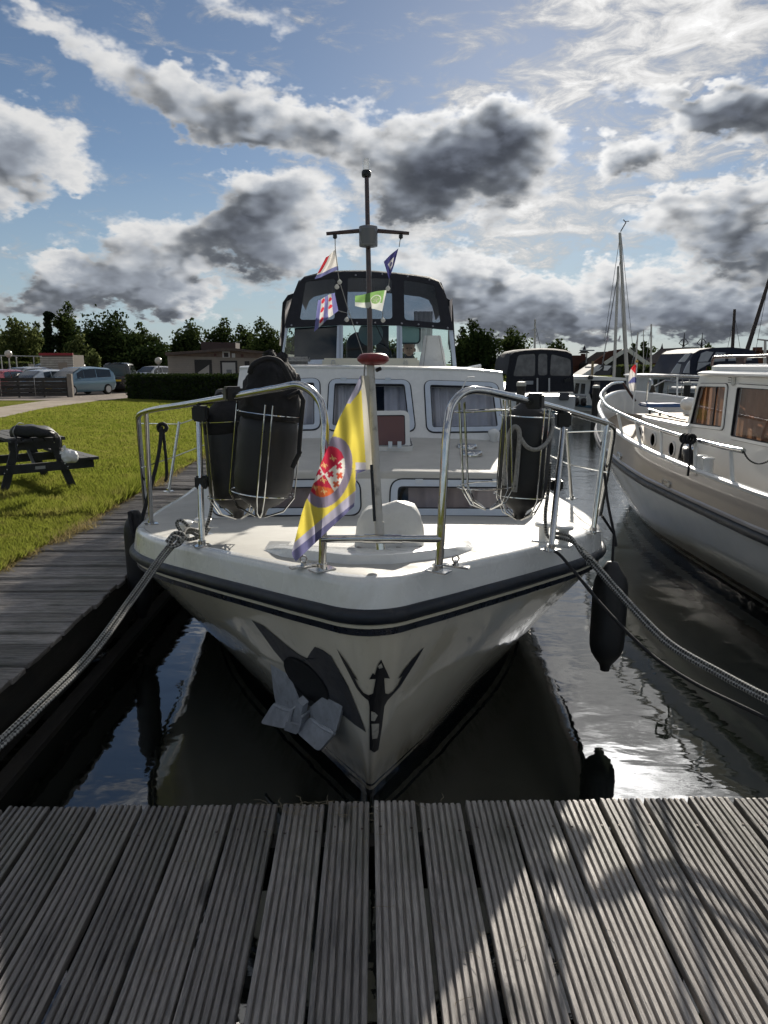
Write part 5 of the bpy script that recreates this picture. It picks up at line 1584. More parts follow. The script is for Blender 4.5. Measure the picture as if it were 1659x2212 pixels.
# ------------------------------------------------------------------ mooring lines
def twin(name, label, pts, off, r, mat_):
    t_ = thing(name, label, 'rope', pts[0])
    rope_tube('strand', spline(pts, 10), r, mat_, t_)
    rope_tube('strand', spline([p + o for p, o in zip(pts, off)], 10), r, mat_, t_)
    return t_
Lp = [at(432, 1156, Y=3.70), at(405, 1150, Y=3.62), at(380, 1162, Y=3.52), at(345, 1202, Y=3.38), at(280, 1292, Y=3.1), at(190, 1412, Y=2.72), at(80, 1522, Y=2.40), at(-60, 1652, Y=2.15), at(-220, 1790, Y=1.9)]
tl_ = twin('mooring_rope', 'doubled black-flecked grey mooring rope running from the bow to the lower left', Lp, [V(.0, 0, .02), V(0, 0, .018), V(.02, 0, -.008)] + [V(.018, 0, -.010)] * 6, .0092, ROPE)
rope_tube('knot', spline([at(360, 1172, Y=3.44), at(378, 1152, Y=3.46), at(396, 1156, Y=3.47), at(388, 1174, Y=3.43), at(366, 1180, Y=3.40), at(374, 1160, Y=3.43), at(392, 1166, Y=3.42)], 6), .0115, ROPE, tl_)
rope_tube('loop', spline([at(432, 1160, Y=3.66), at(405, 1165, Y=3.64), at(392, 1150, Y=3.65), at(382, 1132, Y=3.66), at(388, 1124, Y=3.66), at(402, 1132, Y=3.66), at(418, 1152, Y=3.65), at(438, 1158, Y=3.63), at(452, 1140, Y=3.62)], 6), .0092, ROPE, tl_)
rope_tube('tail', spline([at(440, 1150, Y=3.7), at(452, 1120, Y=3.72), at(458, 1085, Y=3.74), at(455, 1060, Y=3.75), at(460, 1000, Y=3.76)], 6), .0092, ROPE, tl_)
Rp = [at(1195, 1160, Y=3.52), at(1230, 1168, Y=3.42), at(1262, 1190, Y=3.34), at(1300, 1232, Y=3.22), at(1370, 1310, Y=3.0), at(1450, 1388, Y=2.75), at(1560, 1452, Y=2.5), at(1680, 1515, Y=2.25), at(1850, 1600, Y=2.0)]
tr_ = twin('mooring_rope', 'doubled black-flecked grey mooring rope running from the bow to the right edge', Rp, [V(0, 0, .02), V(0, 0, .022)] + [V(-.011, 0, -.013)] * 7, .0092, ROPE)
rope_tube('tail', spline([at(1190, 1165, Y=3.5), at(1180, 1150, Y=3.5), at(1178, 1110, Y=3.5), at(1184, 1060, Y=3.5), at(1188, 1000, Y=3.5)], 6), .009, ROPE, tr_)
rope_tube('knot', spline([at(1258, 1192, Y=3.32), at(1270, 1204, Y=3.28), at(1282, 1212, Y=3.27), at(1270, 1218, Y=3.28), at(1276, 1205, Y=3.27)], 6), .010, ROPE, tr_)
Kp = [at(1185, 1188, Y=3.42), at(1205, 1195, Y=3.33), at(1235, 1228, Y=3.2), at(1310, 1318, Y=2.95), at(1400, 1408, Y=2.7), at(1490, 1470, Y=2.5), at(1600, 1525, Y=2.3), at(1800, 1620, Y=2.05)]
tag(MB().tube(spline(Kp, 10), .0075, 8).build('mooring_rope', ROPEBLK, smooth=60), 'thin black line running from the right rail post to the right edge', 'rope')
tag(MB().tube(spline([at(1300, 955, Y=4.6), at(1304, 1000, Y=4.5), at(1312, 1080, Y=4.45), at(1326, 1150, Y=4.4), at(1331, 1180, Y=4.35)], 8), .009, 6).build('fender_line', ROPEBLK, smooth=60), 'black line hanging down outside the right guard rail', 'rope')

# ------------------------------------------------------------------ neighbouring boat on the right
CXB = 4.25
yacht = thing('motor_yacht', 'white and taupe motor yacht with brown curtains, moored on the right', 'motorboat', (CXB, 7.0, 0))
YG = [(0, 12.0), (.18, 11.86), (.42, 11.5), (.75, 10.85), (1.05, 10.0), (1.28, 9.0), (1.41, 8.0), (1.47, 7.0), (1.47, 5.0), (1.42, 3.2)]
YW = [(0, 11.25), (.06, 11.1), (.18, 10.8), (.40, 10.25), (.62, 9.55), (.78, 8.75), (.90, 8.0), (.95, 7.2), (.97, 5.5), (.95, 3.2)]
def yz(y): return float(np.interp(y, [3, 5, 6, 7, 8, 9, 10, 11, 12], [1.09, 1.09, 1.11, 1.15, 1.21, 1.29, 1.38, 1.47, 1.55]))
def yr(y): return float(np.interp(y, [3, 5, 7, 8, 9, 10, 11, 12], [.79, .79, .82, .87, .94, 1.03, 1.13, 1.22]))
def ysides(pts):
    P = [V(x, y, 0) for x, y in pts]; Q = spline([V(-P[1].x, P[1].y, 0)] + P, 5)[5:]
    return [V(CXB - p.x, p.y, 0) for p in reversed(Q[1:])] + [V(CXB + p.x, p.y, 0) for p in Q]
YGs, YWs = ysides(YG), ysides(YW); YN = []
for i in range(len(YGs)):
    a, b = YGs[max(i - 1, 0)], YGs[min(i + 1, len(YGs) - 1)]; d = (b - a).normalized(); n = V(d.y, -d.x, 0)
    YN.append(n if n.dot(YGs[i] - V(CXB, 5, 0)) > 0 else -n)
def yband(prof):
    return MB().loft([[p + n * o + V(0, 0, f(p.y)) for o, f in prof] for p, n in zip(YGs, YN)], closed=False, caps=False)
TAUPE = mat('taupe_bulwark_paint', (.34, .30, .265), .18, coat=.6, noise=(1.5, .06), bump=(2.5, .12, .02))
YWHITE = mat('yacht_white_paint', (.74, .75, .74), .2, coat=.5, noise=(2, .04), bump=(3, .1, .015))
def yhull_mat():
    m = bpy.data.materials.new('yacht_hull_paint'); m.use_nodes = True; t = NT(m.node_tree); b = t.n['Principled BSDF']
    tc = t.node('ShaderNodeTexCoord').outputs['Object']; z = t.node('ShaderNodeSeparateXYZ', ins={0: tc}).outputs[2]
    n = t.noise(tc, 1.7, 6, .6)
    c = t.mix(t.smooth(n, .3, .7), (.62, .64, .62), (.70, .715, .70))
    c = t.mix(t.math('MULTIPLY', t.smooth(z, .13, .133), t.smooth(z, .20, .203, 1, 0)), c, (.17, .13, .11))
    c = t.mix(t.smooth(z, .075, .078, 1, 0), c, (.012, .014, .018))
    t.set(b, 'Base Color', c); b.inputs['Roughness'].default_value = .17; b.inputs['Coat Weight'].default_value = .6
    t.set(b, 'Normal', t.node('ShaderNodeBump', ins={'Height': t.noise(tc, 1.8, 2), 'Strength': .2, 'Distance': .03}).outputs[0])
    return m
YH = yhull_mat()
yband([(.015, yr), (.010, lambda y: yr(y) * .5 + yz(y) * .5), (0, lambda y: yz(y) - .015)]).build('bulwark', TAUPE, yacht, smooth=60)
yband([(-.045, lambda y: yz(y) - .02), (-.05, lambda y: yz(y) - .005), (-.035, lambda y: yz(y) + .016), (.0, lambda y: yz(y) + .018), (.018, lambda y: yz(y) + .004), (.012, lambda y: yz(y) - .018)]).build('cap_rail', YWHITE, yacht, smooth=60)
yband([(-.045, lambda y: yz(y) - .012), (-.05, lambda y: yz(y) - .40)]).build('bulwark_lining', YWHITE, yacht, smooth=60)
yband([(.012, lambda y: yr(y) + .036), (.036, lambda y: yr(y) + .022), (.045, lambda y: yr(y)), (.036, lambda y: yr(y) - .026), (.010, lambda y: yr(y) - .036)]).build('rubbing_strake', RUB, yacht, smooth=60)
yband([(.013, lambda y: yr(y) + .072), (.028, lambda y: yr(y) + .062), (.026, lambda y: yr(y) + .04), (.01, lambda y: yr(y) + .034)]).build('grey_strake', mat('grey_strake', (.38, .36, .35), .25, coat=.4), yacht, smooth=60)
rings = []
for i, (T, W) in enumerate(zip(YGs, YWs)):
    T3 = T + YN[i] * .012 + V(0, 0, yr(T.y) - .02); row = []
    for k in range(12):
        v_ = k / 11; p = T3.lerp(W, v_); p += YN[i] * .07 * math.sin(math.pi * v_) * min(1, max(0, (11 - T.y) / 3)); row.append(p)
    row.append(W + V((CXB - W.x) * .2, 0, -.3)); rings.append(row)
MB().loft(rings, closed=False, caps=False).build('hull', YH, yacht, smooth=70)
rings = []
hf = [p for p in YGs if p.x >= CXB - 1e-6]
for p in hf:
    w = max(.001, p.x - CXB - .045); rings.append([V(CXB + w * s_ / 4, p.y, yz(p.y) - .36) for s_ in range(-4, 5)])
TEAK = wood_mat('teak_deck', (.26, .20, .14), (.44, .37, .28), axis=1, knots=False, rough=.7)
MB().loft(rings, closed=False, caps=False).build('deck', TEAK, yacht)
MB().prism([(CXB - 1.42, 3.2, 1.05), (CXB + 1.42, 3.2, 1.05), (CXB + .95, 3.2, -.3), (CXB - .95, 3.2, -.3)], (0, .03, 0)).build('transom', YH, yacht)

# rail on the bulwark
rail = spline([at(1345, 826, Y=11.6), at(1322, 829, Y=11.0), at(1299, 850, Y=9.8), at(1303, 866, Y=9.2), at(1317, 881, Y=8.6), at(1363, 904, Y=7.6), at(1417, 925, Y=6.9), at(1471, 942, Y=6.4), at(1552, 963, Y=5.6), at(1606, 974, Y=5.2)], 6)
MB().tube(rail, .021, 10).build('side_rail', STEEL, yacht, smooth=60)
MB().tube([at(1345, 826, Y=11.6), at(1372, 866, Y=11.7)], .022, 8).build('rail_end', MASTW, yacht, smooth=60)
def ypost(px, py, Y):
    tp = at(px, py, Y=Y); b = V(CXB - (np.interp(Y, [q[1] for q in reversed(YG)], [q[0] for q in reversed(YG)]) - .02), Y, yz(Y) + .01)
    MB().tube([b, tp], .017, 8).build('rail_post', YWHITE, yacht, smooth=60)
for a in ((1308, 846, 10.1), (1335, 893, 8.1), (1374, 910, 7.4), (1428, 929, 6.78), (1503, 951, 6.05), (1578, 968, 5.4)): ypost(*a)
far_rail = spline([V(CXB + .1, 11.75, 1.80), V(CXB + .75, 10.9, 1.80), V(CXB + 1.2, 9.3, 1.70), V(CXB + 1.42, 7.6, 1.6), V(CXB + 1.45, 5, 1.5)], 6)
MB().tube(far_rail, .021, 8).build('side_rail', STEEL, yacht, smooth=60)
for y in (11.2, 10.0, 8.8, 7.6, 6.4):
    x = CXB + np.interp(y, [q[1] for q in reversed(YG)], [q[0] for q in reversed(YG)]) - .02
    MB().tube([V(x, y, yz(y)), V(x - .02, y, np.interp(y, [5, 7.6, 9.3, 10.9, 11.75], [1.5, 1.6, 1.7, 1.8, 1.8]))], .014, 6).build('rail_post', YWHITE, yacht)

# wheelhouse
XC = 3.45
pY = Plane((XC, 0, 0), (0, -1, 0), (0, 0, 1))
def zR(p): return ((1850 + p[0] / 2.458) * .6636, (1000 + p[1] / 2.458) * .6636)
def hy(l): return [pY.hit(*zR(p)) for p in l]
YB = 3.4
fb_, ft_ = hy([(905, 985), (1068, 535)])
ow = [(fb_[0] - .06, .80), (-YB, .80), (-YB, ft_[1]), ft_]
w1_ = rquad(hy([(968, 952), (1243, 985), (1283, 612), (1050, 610)]), .055, 6)
q2 = hy([(1292, 1052), (1352, 615)])
w2_ = rquad([q2[0], (q2[1][0] + .95, q2[0][1] + .0), (q2[1][0] + .95, q2[1][1]), q2[1]], .055, 6)
xe = q2[1][0] + .95
w3_ = rquad([(xe + .12, q2[0][1]), (xe + .8, q2[0][1]), (xe + .8, q2[1][1]), (xe + .12, q2[1][1])], .055, 6)
wins = [w for w in (w1_, w2_, w3_) if max(p[0] for p in w) < -YB - .03]
holed(MB(), pY, ow, [inset(w, .02) for w in wins], 0, .04).build('wheelhouse_side', YWHITE, yacht)
for i, w in enumerate(wins):
    wf = window(pY, w, yacht, YWHITE, CURTB, fw=.028, gas=.005, seed=50 + i, waves=6, depth=.07, proud=.016)
    if i == 0:
        a = hy([(1150, 970), (1190, 612)]); g = MB(); g.bar(pY.out(a[0], -.002), pY.out(a[1], -.002), .012, .012); g.build('sash_bar', GASKET, wf)
fbot, ftop = pY.out(ow[0]), pY.out(ow[3])
fa = Plane(fbot, (-1, 0, 0), ftop - fbot)
W2 = 1.75; H2 = (ftop - fbot).length
fw_ = [rquad([(-x1, .32 * H2), (-x0, .32 * H2), (-x0, .9 * H2), (-x1, .9 * H2)], .05, 5) for x0, x1 in ((.08, .58), (.62, 1.12), (1.16, 1.66))]
pfy = Plane(fbot, (1, 0, 0), ftop - fbot)
fwin = [rquad([(x0, .5 * H2), (x1, .5 * H2), (x1, .92 * H2), (x0, .92 * H2)], .05, 5) for x0, x1 in ((.08, .58), (.62, 1.12), (1.16, 1.66))]
holed(MB(), pfy, [(0, 0), (W2, 0), (W2, H2), (0, H2)], fwin, 0, .03).build('wheelhouse_front', YWHITE, yacht)
for w in fwin:
    g = MB(); sheet(g, pfy, w, -.01); g.build('windscreen_pane', GLASS, yacht)
MB().prism([pY.out(p) + V(W2, 0, 0) for p in ow], (.04, 0, 0)).build('wheelhouse_side', YWHITE, yacht)
MB().box((XC + W2 / 2, YB, 1.35), (W2, .04, 1.1)).build('wheelhouse_back', YWHITE, yacht)
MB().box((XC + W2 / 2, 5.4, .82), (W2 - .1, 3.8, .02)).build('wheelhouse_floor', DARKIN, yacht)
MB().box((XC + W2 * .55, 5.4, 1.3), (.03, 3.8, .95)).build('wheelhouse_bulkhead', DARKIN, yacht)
rt = ftop.z
tip = at(*zR((1008, 525)), X=XC - .10)
roof = MB()
def slabring(dx, dy, z):
    return [V(p[0], p[1], z) for p in rrect(XC + W2 / 2, (YB + tip.y) / 2, W2 + .22 + dx, tip.y - YB + .0 + dy, .12, 6)]
roof.loft([slabring(-.04, -.06, tip.z - .03), slabring(0, 0, tip.z - .012), slabring(0, 0, tip.z + .004), slabring(-.06, -.10, tip.z + .018), slabring(-.14, -.30, tip.z + .026), slabring(-.14, -.30, tip.z + .066), slabring(-.22, -.42, tip.z + .085), slabring(-1.2, -2.0, tip.z + .10)])
roof.build('wheelhouse_roof', YWHITE, yacht, smooth=40)
hz_ = tip.z + .085
hx = XC + .16; ha = at(1538, 782, X=hx)
MB().tube(fillet([V(hx, ha.y, hz_ - .01), V(hx, ha.y - .02, hz_ + .075), V(hx, YB + .2, hz_ + .085)], .05), .016, 8).build('roof_handrail', MASTW, yacht, smooth=60)
for k in range(1, 5):
    y = ha.y - .05 - k * .55
    MB().prism([(hx - .012, y - .05, hz_ - .012), (hx - .012, y + .05, hz_ - .012), (hx - .012, y + .09, hz_ + .075), (hx - .012, y - .09, hz_ + .075)], (.024, 0, 0)).build('handrail_foot', MASTW, yacht)
nl_ = pY.out(hy([(1326, 575)])[0], .02)
g = MB(); g.box(nl_, (.04, .075, .12), bev=.01); nlo = g.build('side_light', YWHITE, yacht, smooth=40)
for k in range(4): MB().box(nl_ + V(-.021, 0, .035 - k * .022), (.006, .05, .008)).build('louvre', mat('louvre_grey', (.12, .13, .12), .5), nlo)
g = MB(); c = pY.out(hy([(1012, 1135)])[0], .0); g.lathe([(.0, .10), (.05, .09), (.07, .05), (.075, 0)], Matrix.Translation(c) @ Matrix.Rotation(R(-90), 4, 'Y'), 16); g.build('chrome_vent', STEEL, yacht, smooth=60)

# forward trunk with portholes
XT = 3.42
pT = Plane((XT, 0, 0), (0, -1, 0), (0, 0, 1))
def ht(l): return [pT.hit(*zR(p)) for p in l]
tf = ht([(545, 855)])[0]; yF, zT = -tf[0], tf[1]
tw_ = lambda y: (CXB - XT) * (1 - .0 * max(0, (y - 8.3) / 2)) 
outl = [(XT, fbot.y - .3), (XT, yF - .35), (XT + .05, yF - .12), (XT + .18, yF), (CXB, yF + .18), (2 * CXB - XT - .18, yF), (2 * CXB - XT - .05, yF - .12), (2 * CXB - XT, yF - .35), (2 * CXB - XT, fbot.y - .3)]
outl = [(p.x, p.y) for p in fillet([V(x, y, 0) for x, y in outl], .2, 4)]
tk = MB(); tk.loft([[V(x, y, .78) for x, y in outl], [V(x, y, zT - .05) for x, y in outl]], caps=False); trunk2 = tk.build('trunk_side', YWHITE, yacht, smooth=40)
def sc_(f, z): return [V(CXB + (x - CXB) * f, 8 + (y - 8) * (1 - (1 - f) * .5), z) for x, y in outl]
tk = MB(); tk.loft([sc_(1.0, zT - .055), sc_(1.035, zT - .045), sc_(1.035, zT - .015), sc_(1.0, zT)], caps=False); tk.build('trunk_edge', YWHITE, yacht, smooth=60)
nstr = 13
for k in range(nstr):
    x0 = XT + .05 + k * (2 * (CXB - XT) - .1) / nstr; x1 = x0 + (2 * (CXB - XT) - .1) / nstr - .008
    ym = yF + .14 - .5 * abs(((x0 + x1) / 2 - CXB) / (CXB - XT)) ** 4
    MB().box(((x0 + x1) / 2, (ym + 7.4) / 2, zT + .004), (x1 - x0, ym - 7.4, .012)).build('teak_plank', TEAK, yacht)
MB().box((CXB, 8.35, zT - .012), (2 * (CXB - XT) - .08, 1.9, .012)).build('deck_caulking', BLACK, yacht)
for c in ((575, 1005), (683, 1060), (833, 1135)):
    p = pT.out(ht([c])[0], .004); Mx = Matrix.Translation(p) @ Matrix.Rotation(R(-90), 4, 'Y')
    g = MB(); g.lathe([(.088, 0), (.090, .012), (.074, .014), (.072, .0)], Mx, 24); ph_ = g.build('porthole_rim', YWHITE, yacht, smooth=40)
    g = MB(); g.lathe([(0, .004), (.074, .004)], Mx, 24); g.build('porthole_pane', mat('porthole_glass', (.17, .17, .165), .12, coat=.5), ph_)
hr_ = MB(); A, B_2 = at(*zR((640, 815)), X=XT + .14), at(*zR((930, 900)), X=XT + .14)
hr_.tube([A, B_2], .013, 8); ho_ = hr_.build('trunk_handrail', STEEL, yacht, smooth=60)
for t_ in (.05, .35, .62, .9):
    p = A.lerp(B_2, t_); MB().tube([p, V(p.x, p.y, zT)], .014, 6).build('handrail_foot', BLACK, ho_)
g = MB(); p = at(*zR((955, 800)), X=4.0); g.tube([V(p.x, p.y, zT), p], .05, 10); g.lathe([(.04, -.06), (.085, -.02), (.095, .03), (.07, .08), (0, .10)], Matrix.Translation(p + V(0, 0, .02)), 16); g.build('cowl_vent', YWHITE, yacht, smooth=60)
g = MB(); p = at(*zR((760, 790)), X=4.3); g.box((p.x, p.y + .1, zT + .035), (.55, .35, .05), bev=.02); tag(g.build('folded_tarp', mat('blue_tarp', (.03, .075, .20), .6, noise=(9, .3), bump=(9, .6, .02)), smooth=40), 'folded blue tarpaulin lying on the neighbouring boat\'s foredeck', 'tarpaulin')
arch = MB(); a0, a1 = at(*zR((620, 820)), X=4.1), at(*zR((640, 610)), X=4.1)
b0 = at(*zR((672, 600)), X=4.1); arch.tube(fillet([V(a0.x, a0.y, zT), a1 + V(0, 0, .02), at(*zR((655, 575)), X=4.1), b0, b0 + V(0, -.0, -.06)], .06), .013, 8); bo = arch.build('bell_arch', STEEL, yacht, smooth=60)
g = MB(); p = at(*zR((674, 655)), X=4.1); g.lathe([(.05, -.05), (.045, -.03), (.03, 0), (.026, .04), (.01, .055), (0, .056)], Matrix.Translation(p), 14); g.build('bell', mat('dark_bronze', (.05, .04, .03), .4, metal=.7), bo, smooth=60)
# bollards, hawse plates, chain
for px, py in ((1065, 1285), (1115, 1305)):
    p = at(*zR((px, py)), Z=1.125); MB().lathe([(.042, -.03), (.042, .085), (.046, .09), (.046, .105), (.03, .112), (0, .113)], Matrix.Translation(p), 16).build('bollard', YWHITE, yacht, smooth=40)
for a, rz_ in (((410, 1185), .3), ((787, 1408), .0)):
    pz = at(*zR(a), X=CXB - (1.485 if rz_ == 0 else 1.42)); o_ = rrect(0, 0, .19, .06, .02, 4); ppl = Plane(pz, (-.04 - rz_ * .4, -1, -.035 - rz_ * .2), (0, 0, 1)); g = MB(); ring(g, ppl, o_, inset(o_, .014), -.02, .012)
    hp_ = g.build('hawse_plate', STEEL, yacht, smooth=40); g = MB(); sheet(g, ppl, inset(o_, .012), .002); g.build('hawse_opening', mat('pale_opening', (.6, .57, .52), .5), hp_)
ch = [at(*zR(p), Y=5.2 - i * .05) for i, p in enumerate(((1400, 1150), (1440, 1215), (1500, 1250), (1560, 1248), (1640, 1215)))]
cs = spline(ch, 10); k = 0; acc = 0
for i in range(len(cs) - 1):
    d = (cs[i + 1] - cs[i]); c = (cs[i] + cs[i + 1]) / 2; d.normalize(); s_ = V(0, 1, 0) if i % 2 else d.cross(V(0, 1, 0))
    L_ = (cs[i + 1] - cs[i]).length * .75
    MB().tube([c + d * L_ * math.cos(a) + s_ * .008 * math.sin(a) for a in np.linspace(0, 6.28, 9)[:-1]], .0028, 4, closed=True).build('chain_link', mat('chain_dark', (.05, .05, .05), .5, metal=.5), yacht)
lt = thing('mooring_rope', 'black line knotted round the neighbouring boat\'s side rail', 'rope', at(*zR((960, 1055)), Y=6.0))
p = at(*zR((958, 1052)), Y=6.02)
for dx in (-.03, .0, .03):
    MB().tube([p + V(dx * .5 + .036 * math.cos(a), dx * -1.0, .036 * math.sin(a)) for a in np.linspace(0, 6.28, 12)[:-1]], .013, 6, closed=True).build('turn', ROPEBLK, lt, smooth=60)
MB().tube(spline([p, p + V(-.06, -.03, -.05), p + V(-.07, -.03, -.16)], 5), .010, 6).build('tail', ROPEBLK, lt, smooth=60)
MB().tube(spline([p + V(.02, 0, -.03), p + V(.03, .0, -.15), p + V(.03, .01, -.32)], 5), .010, 6).build('tail', ROPEBLK, lt, smooth=60)
# fender lying inside the bulwark
g = MB(); p = at(*zR((940, 1235)), X=3.05); g.tube([p + V(0, -.05 - .03 * k, 0) for k in range(2)], .07, 10)
g = MB(); g.tube([p + V(.13 * math.cos(a) * .2, .13 * math.cos(a), .10 * math.sin(a)) for a in np.linspace(0, 6.28, 17)[:-1]], .05, 8, closed=True); tag(g.build('ring_fender', FENDER, smooth=60), 'dark ring fender on the side deck of the neighbouring boat', 'fender')
# ensign on the bow
s0, s1 = at(*zR((525, 700)), Y=11.3), at(*zR((548, 445)), Y=11.3)
st_ = MB().tube([s0 + V(0, 0, -.3), s1], .014, 6).build('jackstaff', YWHITE, yacht)
MB().lathe([(0, -.025), (.022, -.012), (.022, .012), (0, .03)], Matrix.Translation(s1 + V(0, 0, .02)), 10).build('staff_ball', mat('gilt', (.45, .30, .08), .3, metal=.8), st_)
def nlcol(u, v): return (.50, .04, .05) if v < .36 - u * .1 else ((.60, .58, .56) if v < .52 + .15 * u or v > .80 - .1 * u else (.10, .11, .26))
P = []; Cc = []
for i in range(41):
    for j in range(13):
        u, v = j / 12, i / 40; wd = 8 + 52 * math.sin(v * 2.6) ** .8
        x = 546 - 8 * v - u * wd + (1 - u) * 4; y = 455 + 205 * v + 14 * math.sin(u * 3 + v * 6)
        P.append(at(*zR((x, y)), Y=11.28 + .02 * math.sin(u * 8 + v * 4))); Cc.append(nlcol(u, v) + (1,))
f = [(i * 13 + j, i * 13 + j + 1, i * 13 + j + 14, i * 13 + j + 13) for i in range(40) for j in range(12)]
me = bpy.data.meshes.new('flag'); me.from_pydata(P, [], f); ca = me.color_attributes.new('print', 'FLOAT_COLOR', 'POINT'); ca.data.foreach_set('color', np.array(Cc).reshape(-1)); me.materials.append(PRINT)
o = bpy.data.objects.new('flag', me); COL.objects.link(o); tag(o, 'limp red, white and blue flag on the bow of the neighbouring boat', 'flag')

# ------------------------------------------------------------------ foliage
def leaf_mat(name, a, b, trans=.35):
    m = bpy.data.materials.new(name); m.use_nodes = True
    t = NT(m.node_tree)
    for n in list(t.n): t.n.remove(n)
    out = t.node('ShaderNodeOutputMaterial')
    rnd = t.node('ShaderNodeNewGeometry').outputs['Random Per Island']
    c = t.mix(rnd, a, b)
    d = t.node('ShaderNodeBsdfDiffuse', ins={0: c}).outputs[0]
    tl = t.node('ShaderNodeBsdfTranslucent', ins={0: c}).outputs[0]
    t.l.new(t.node('ShaderNodeMixShader', ins={0: trans, 1: d, 2: tl}).outputs[0], out.inputs[0])
    return m
LEAF = [leaf_mat('leaf_dark', (.014, .026, .010), (.040, .056, .018), .22), leaf_mat('leaf_mid', (.026, .042, .014), (.068, .088, .028), .3),
        leaf_mat('leaf_pale', (.045, .065, .022), (.12, .135, .05), .4), leaf_mat('leaf_conifer', (.010, .020, .010), (.025, .036, .016), .1)]
BARK = mat('bark', (.05, .042, .035), .9, noise=(6, .4))
def leaf_cloud(name, pts, size, material, rng, parent):
    n = len(pts)
    a = rng.normal(size=(n, 3)); a /= np.linalg.norm(a, axis=1)[:, None]
    b = np.cross(a, rng.normal(size=(n, 3))); b /= np.linalg.norm(b, axis=1)[:, None]
    s_ = (size * (.55 + .9 * rng.random(n)))[:, None]
    v = np.empty((n, 4, 3)); v[:, 0] = pts - a * s_ * .5; v[:, 1] = pts + b * s_ * .32; v[:, 2] = pts + a * s_ * .5; v[:, 3] = pts - b * s_ * .32
    me = bpy.data.meshes.new(name)
    me.vertices.add(n * 4); me.vertices.foreach_set('co', v.reshape(-1)); me.loops.add(n * 4); me.loops.foreach_set('vertex_index', np.arange(n * 4, dtype=np.int32))
    me.polygons.add(n); me.polygons.foreach_set('loop_start', np.arange(0, n * 4, 4, dtype=np.int32)); me.polygons.foreach_set('loop_total', np.full(n, 4, dtype=np.int32))
    me.update(); me.validate(); me.materials.append(material)
    o = bpy.data.objects.new(name, me); COL.objects.link(o)
    if parent is not None:
        o.parent = parent; o.matrix_parent_inverse = Matrix.Translation(chain_loc(parent)).inverted()
    return o
def tree(px, ptop, hw, Y, kind, label, seed, n=1500, leaf=None, shape='round', pbase=815, name='tree', group=None, low=.06):
    rng = np.random.default_rng(seed)
    c = at(px, 800, Y=Y); g = zl(Y); topz = g + (at(px, ptop, Y=Y).z - g) * 1.06; h = topz - g; rx = hw / _F * Y * 1.22
    T = thing(name, label, 'tree', (c.x, Y, g), group)
    leaf = leaf or max(.20, Y * .0040); n = int(n * 3.2)
    z0 = g + h * low
    lobes = []
    nl = 42 if shape == 'round' else 14
    cz, rz_ = (z0 + topz) / 2, (topz - z0) / 2
    for i in range(nl):
        if shape == 'cone':
            t_ = (i + .5) / nl; rr = max(.18 * rx, rx * (1 - t_ * .92) * .75); off = rx * (1 - t_) * .30; a = rng.uniform(0, 6.28)
            lobes.append((np.array([c.x + math.cos(a) * off, Y + math.sin(a) * off, z0 + (topz - z0 - rr * .3) * t_]), rr, rr * 1.1)); continue
        d = rng.normal(size=3); d /= np.linalg.norm(d); k = rng.random() ** .5 * .80
        bias = .85 + .15 * math.cos(i)
        rr = rx * rng.uniform(.30, .50)
        lobes.append((np.array([c.x + d[0] * k * rx * bias, Y + d[1] * k * rx * .8, cz - .04 * rz_ + d[2] * k * (rz_ - rr * .2)]), rr, rr * rng.uniform(.6, .95)))
    if low < .08:
        for i in range(7): lobes.append((np.array([c.x + rng.uniform(-.8, .8) * rx, Y + rng.uniform(-.4, .4) * rx, g + rz_ * rng.uniform(.15, .5)]), rx * .34, rz_ * .34))
    lobes.append((np.array([c.x + rng.uniform(-.25, .25) * rx, Y, topz - rx * .26]), rx * .26, rx * .28))
    P = []
    per = n // len(lobes)
    for (o_, r1, r2) in lobes:
        d = rng.normal(size=(per, 3)); d /= np.linalg.norm(d, axis=1)[:, None]
        r_ = rng.random(per) ** .45 * (1 + .22 * np.sin(d[:, 0] * 5 + d[:, 2] * 7 + seed))
        P.append(o_ + d * r_[:, None] * np.array([r1, r1, r2]))
    P = np.concatenate(P); P = P[P[:, 2] > g + .1]
    leaf_cloud('crown', P, leaf, LEAF[kind], rng, T)
    tk = MB(); tp = V(c.x, Y, g + h * .62); tk.tube([V(c.x, Y, g - .1), V(c.x + .05 * h * rng.uniform(-1, 1), Y, g + h * .3), tp], [h * .028, h * .02, h * .009], 7)
    for i in range(5):
        o_ = lobes[rng.integers(len(lobes))][0]; s0 = V(c.x, Y, g + h * rng.uniform(.22, .5))
        tk.tube([s0, s0.lerp(Vector(o_), .5) + V(0, 0, .05 * h), Vector(o_)], [h * .011, h * .008, h * .004], 5)
    tk.build('trunk', BARK, T, smooth=60)
    return T
G1, G2, G3 = 'trees behind the car park', 'trees behind the clubhouse', 'trees across the harbour'
tree(2, 702, 34, 82, 2, 'loose pale tree at the left edge of the picture', 1, 1300, group=G1)
tree(50, 692, 46, 80, 2, 'broad yellowish-green tree above the slatted shed, second from the left edge', 2, 1800, group=G1)
tree(84, 702, 24, 84, 1, 'narrow mid-green tree between the yellowish tree and the dark conifer', 3, 900, group=G1)
tree(112, 682, 24, 76, 3, 'dark narrow conifer left of the tallest tree', 4, 1800, shape='cone', group=G1)
tree(156, 662, 36, 78, 1, 'tallest tree behind the car park, with a ragged open top', 5, 1700, group=G1)
tree(172, 728, 30, 66, 2, 'light leafed bushy tree just right of the slatted shed', 6, 1300, group=G1, low=.02)
tree(250, 678, 74, 74, 0, 'big dark round tree behind the black van', 7, 3600, group=G1, low=.04)
tree(205, 718, 58, 72, 0, 'dark low tree left of the big round tree, behind the blue car', 8, 2200, group=G1, low=.02)
tree(300, 702, 28, 80, 1, 'thin leafed tree with a bare twig top, right of the big dark tree', 9, 900, group=G1)
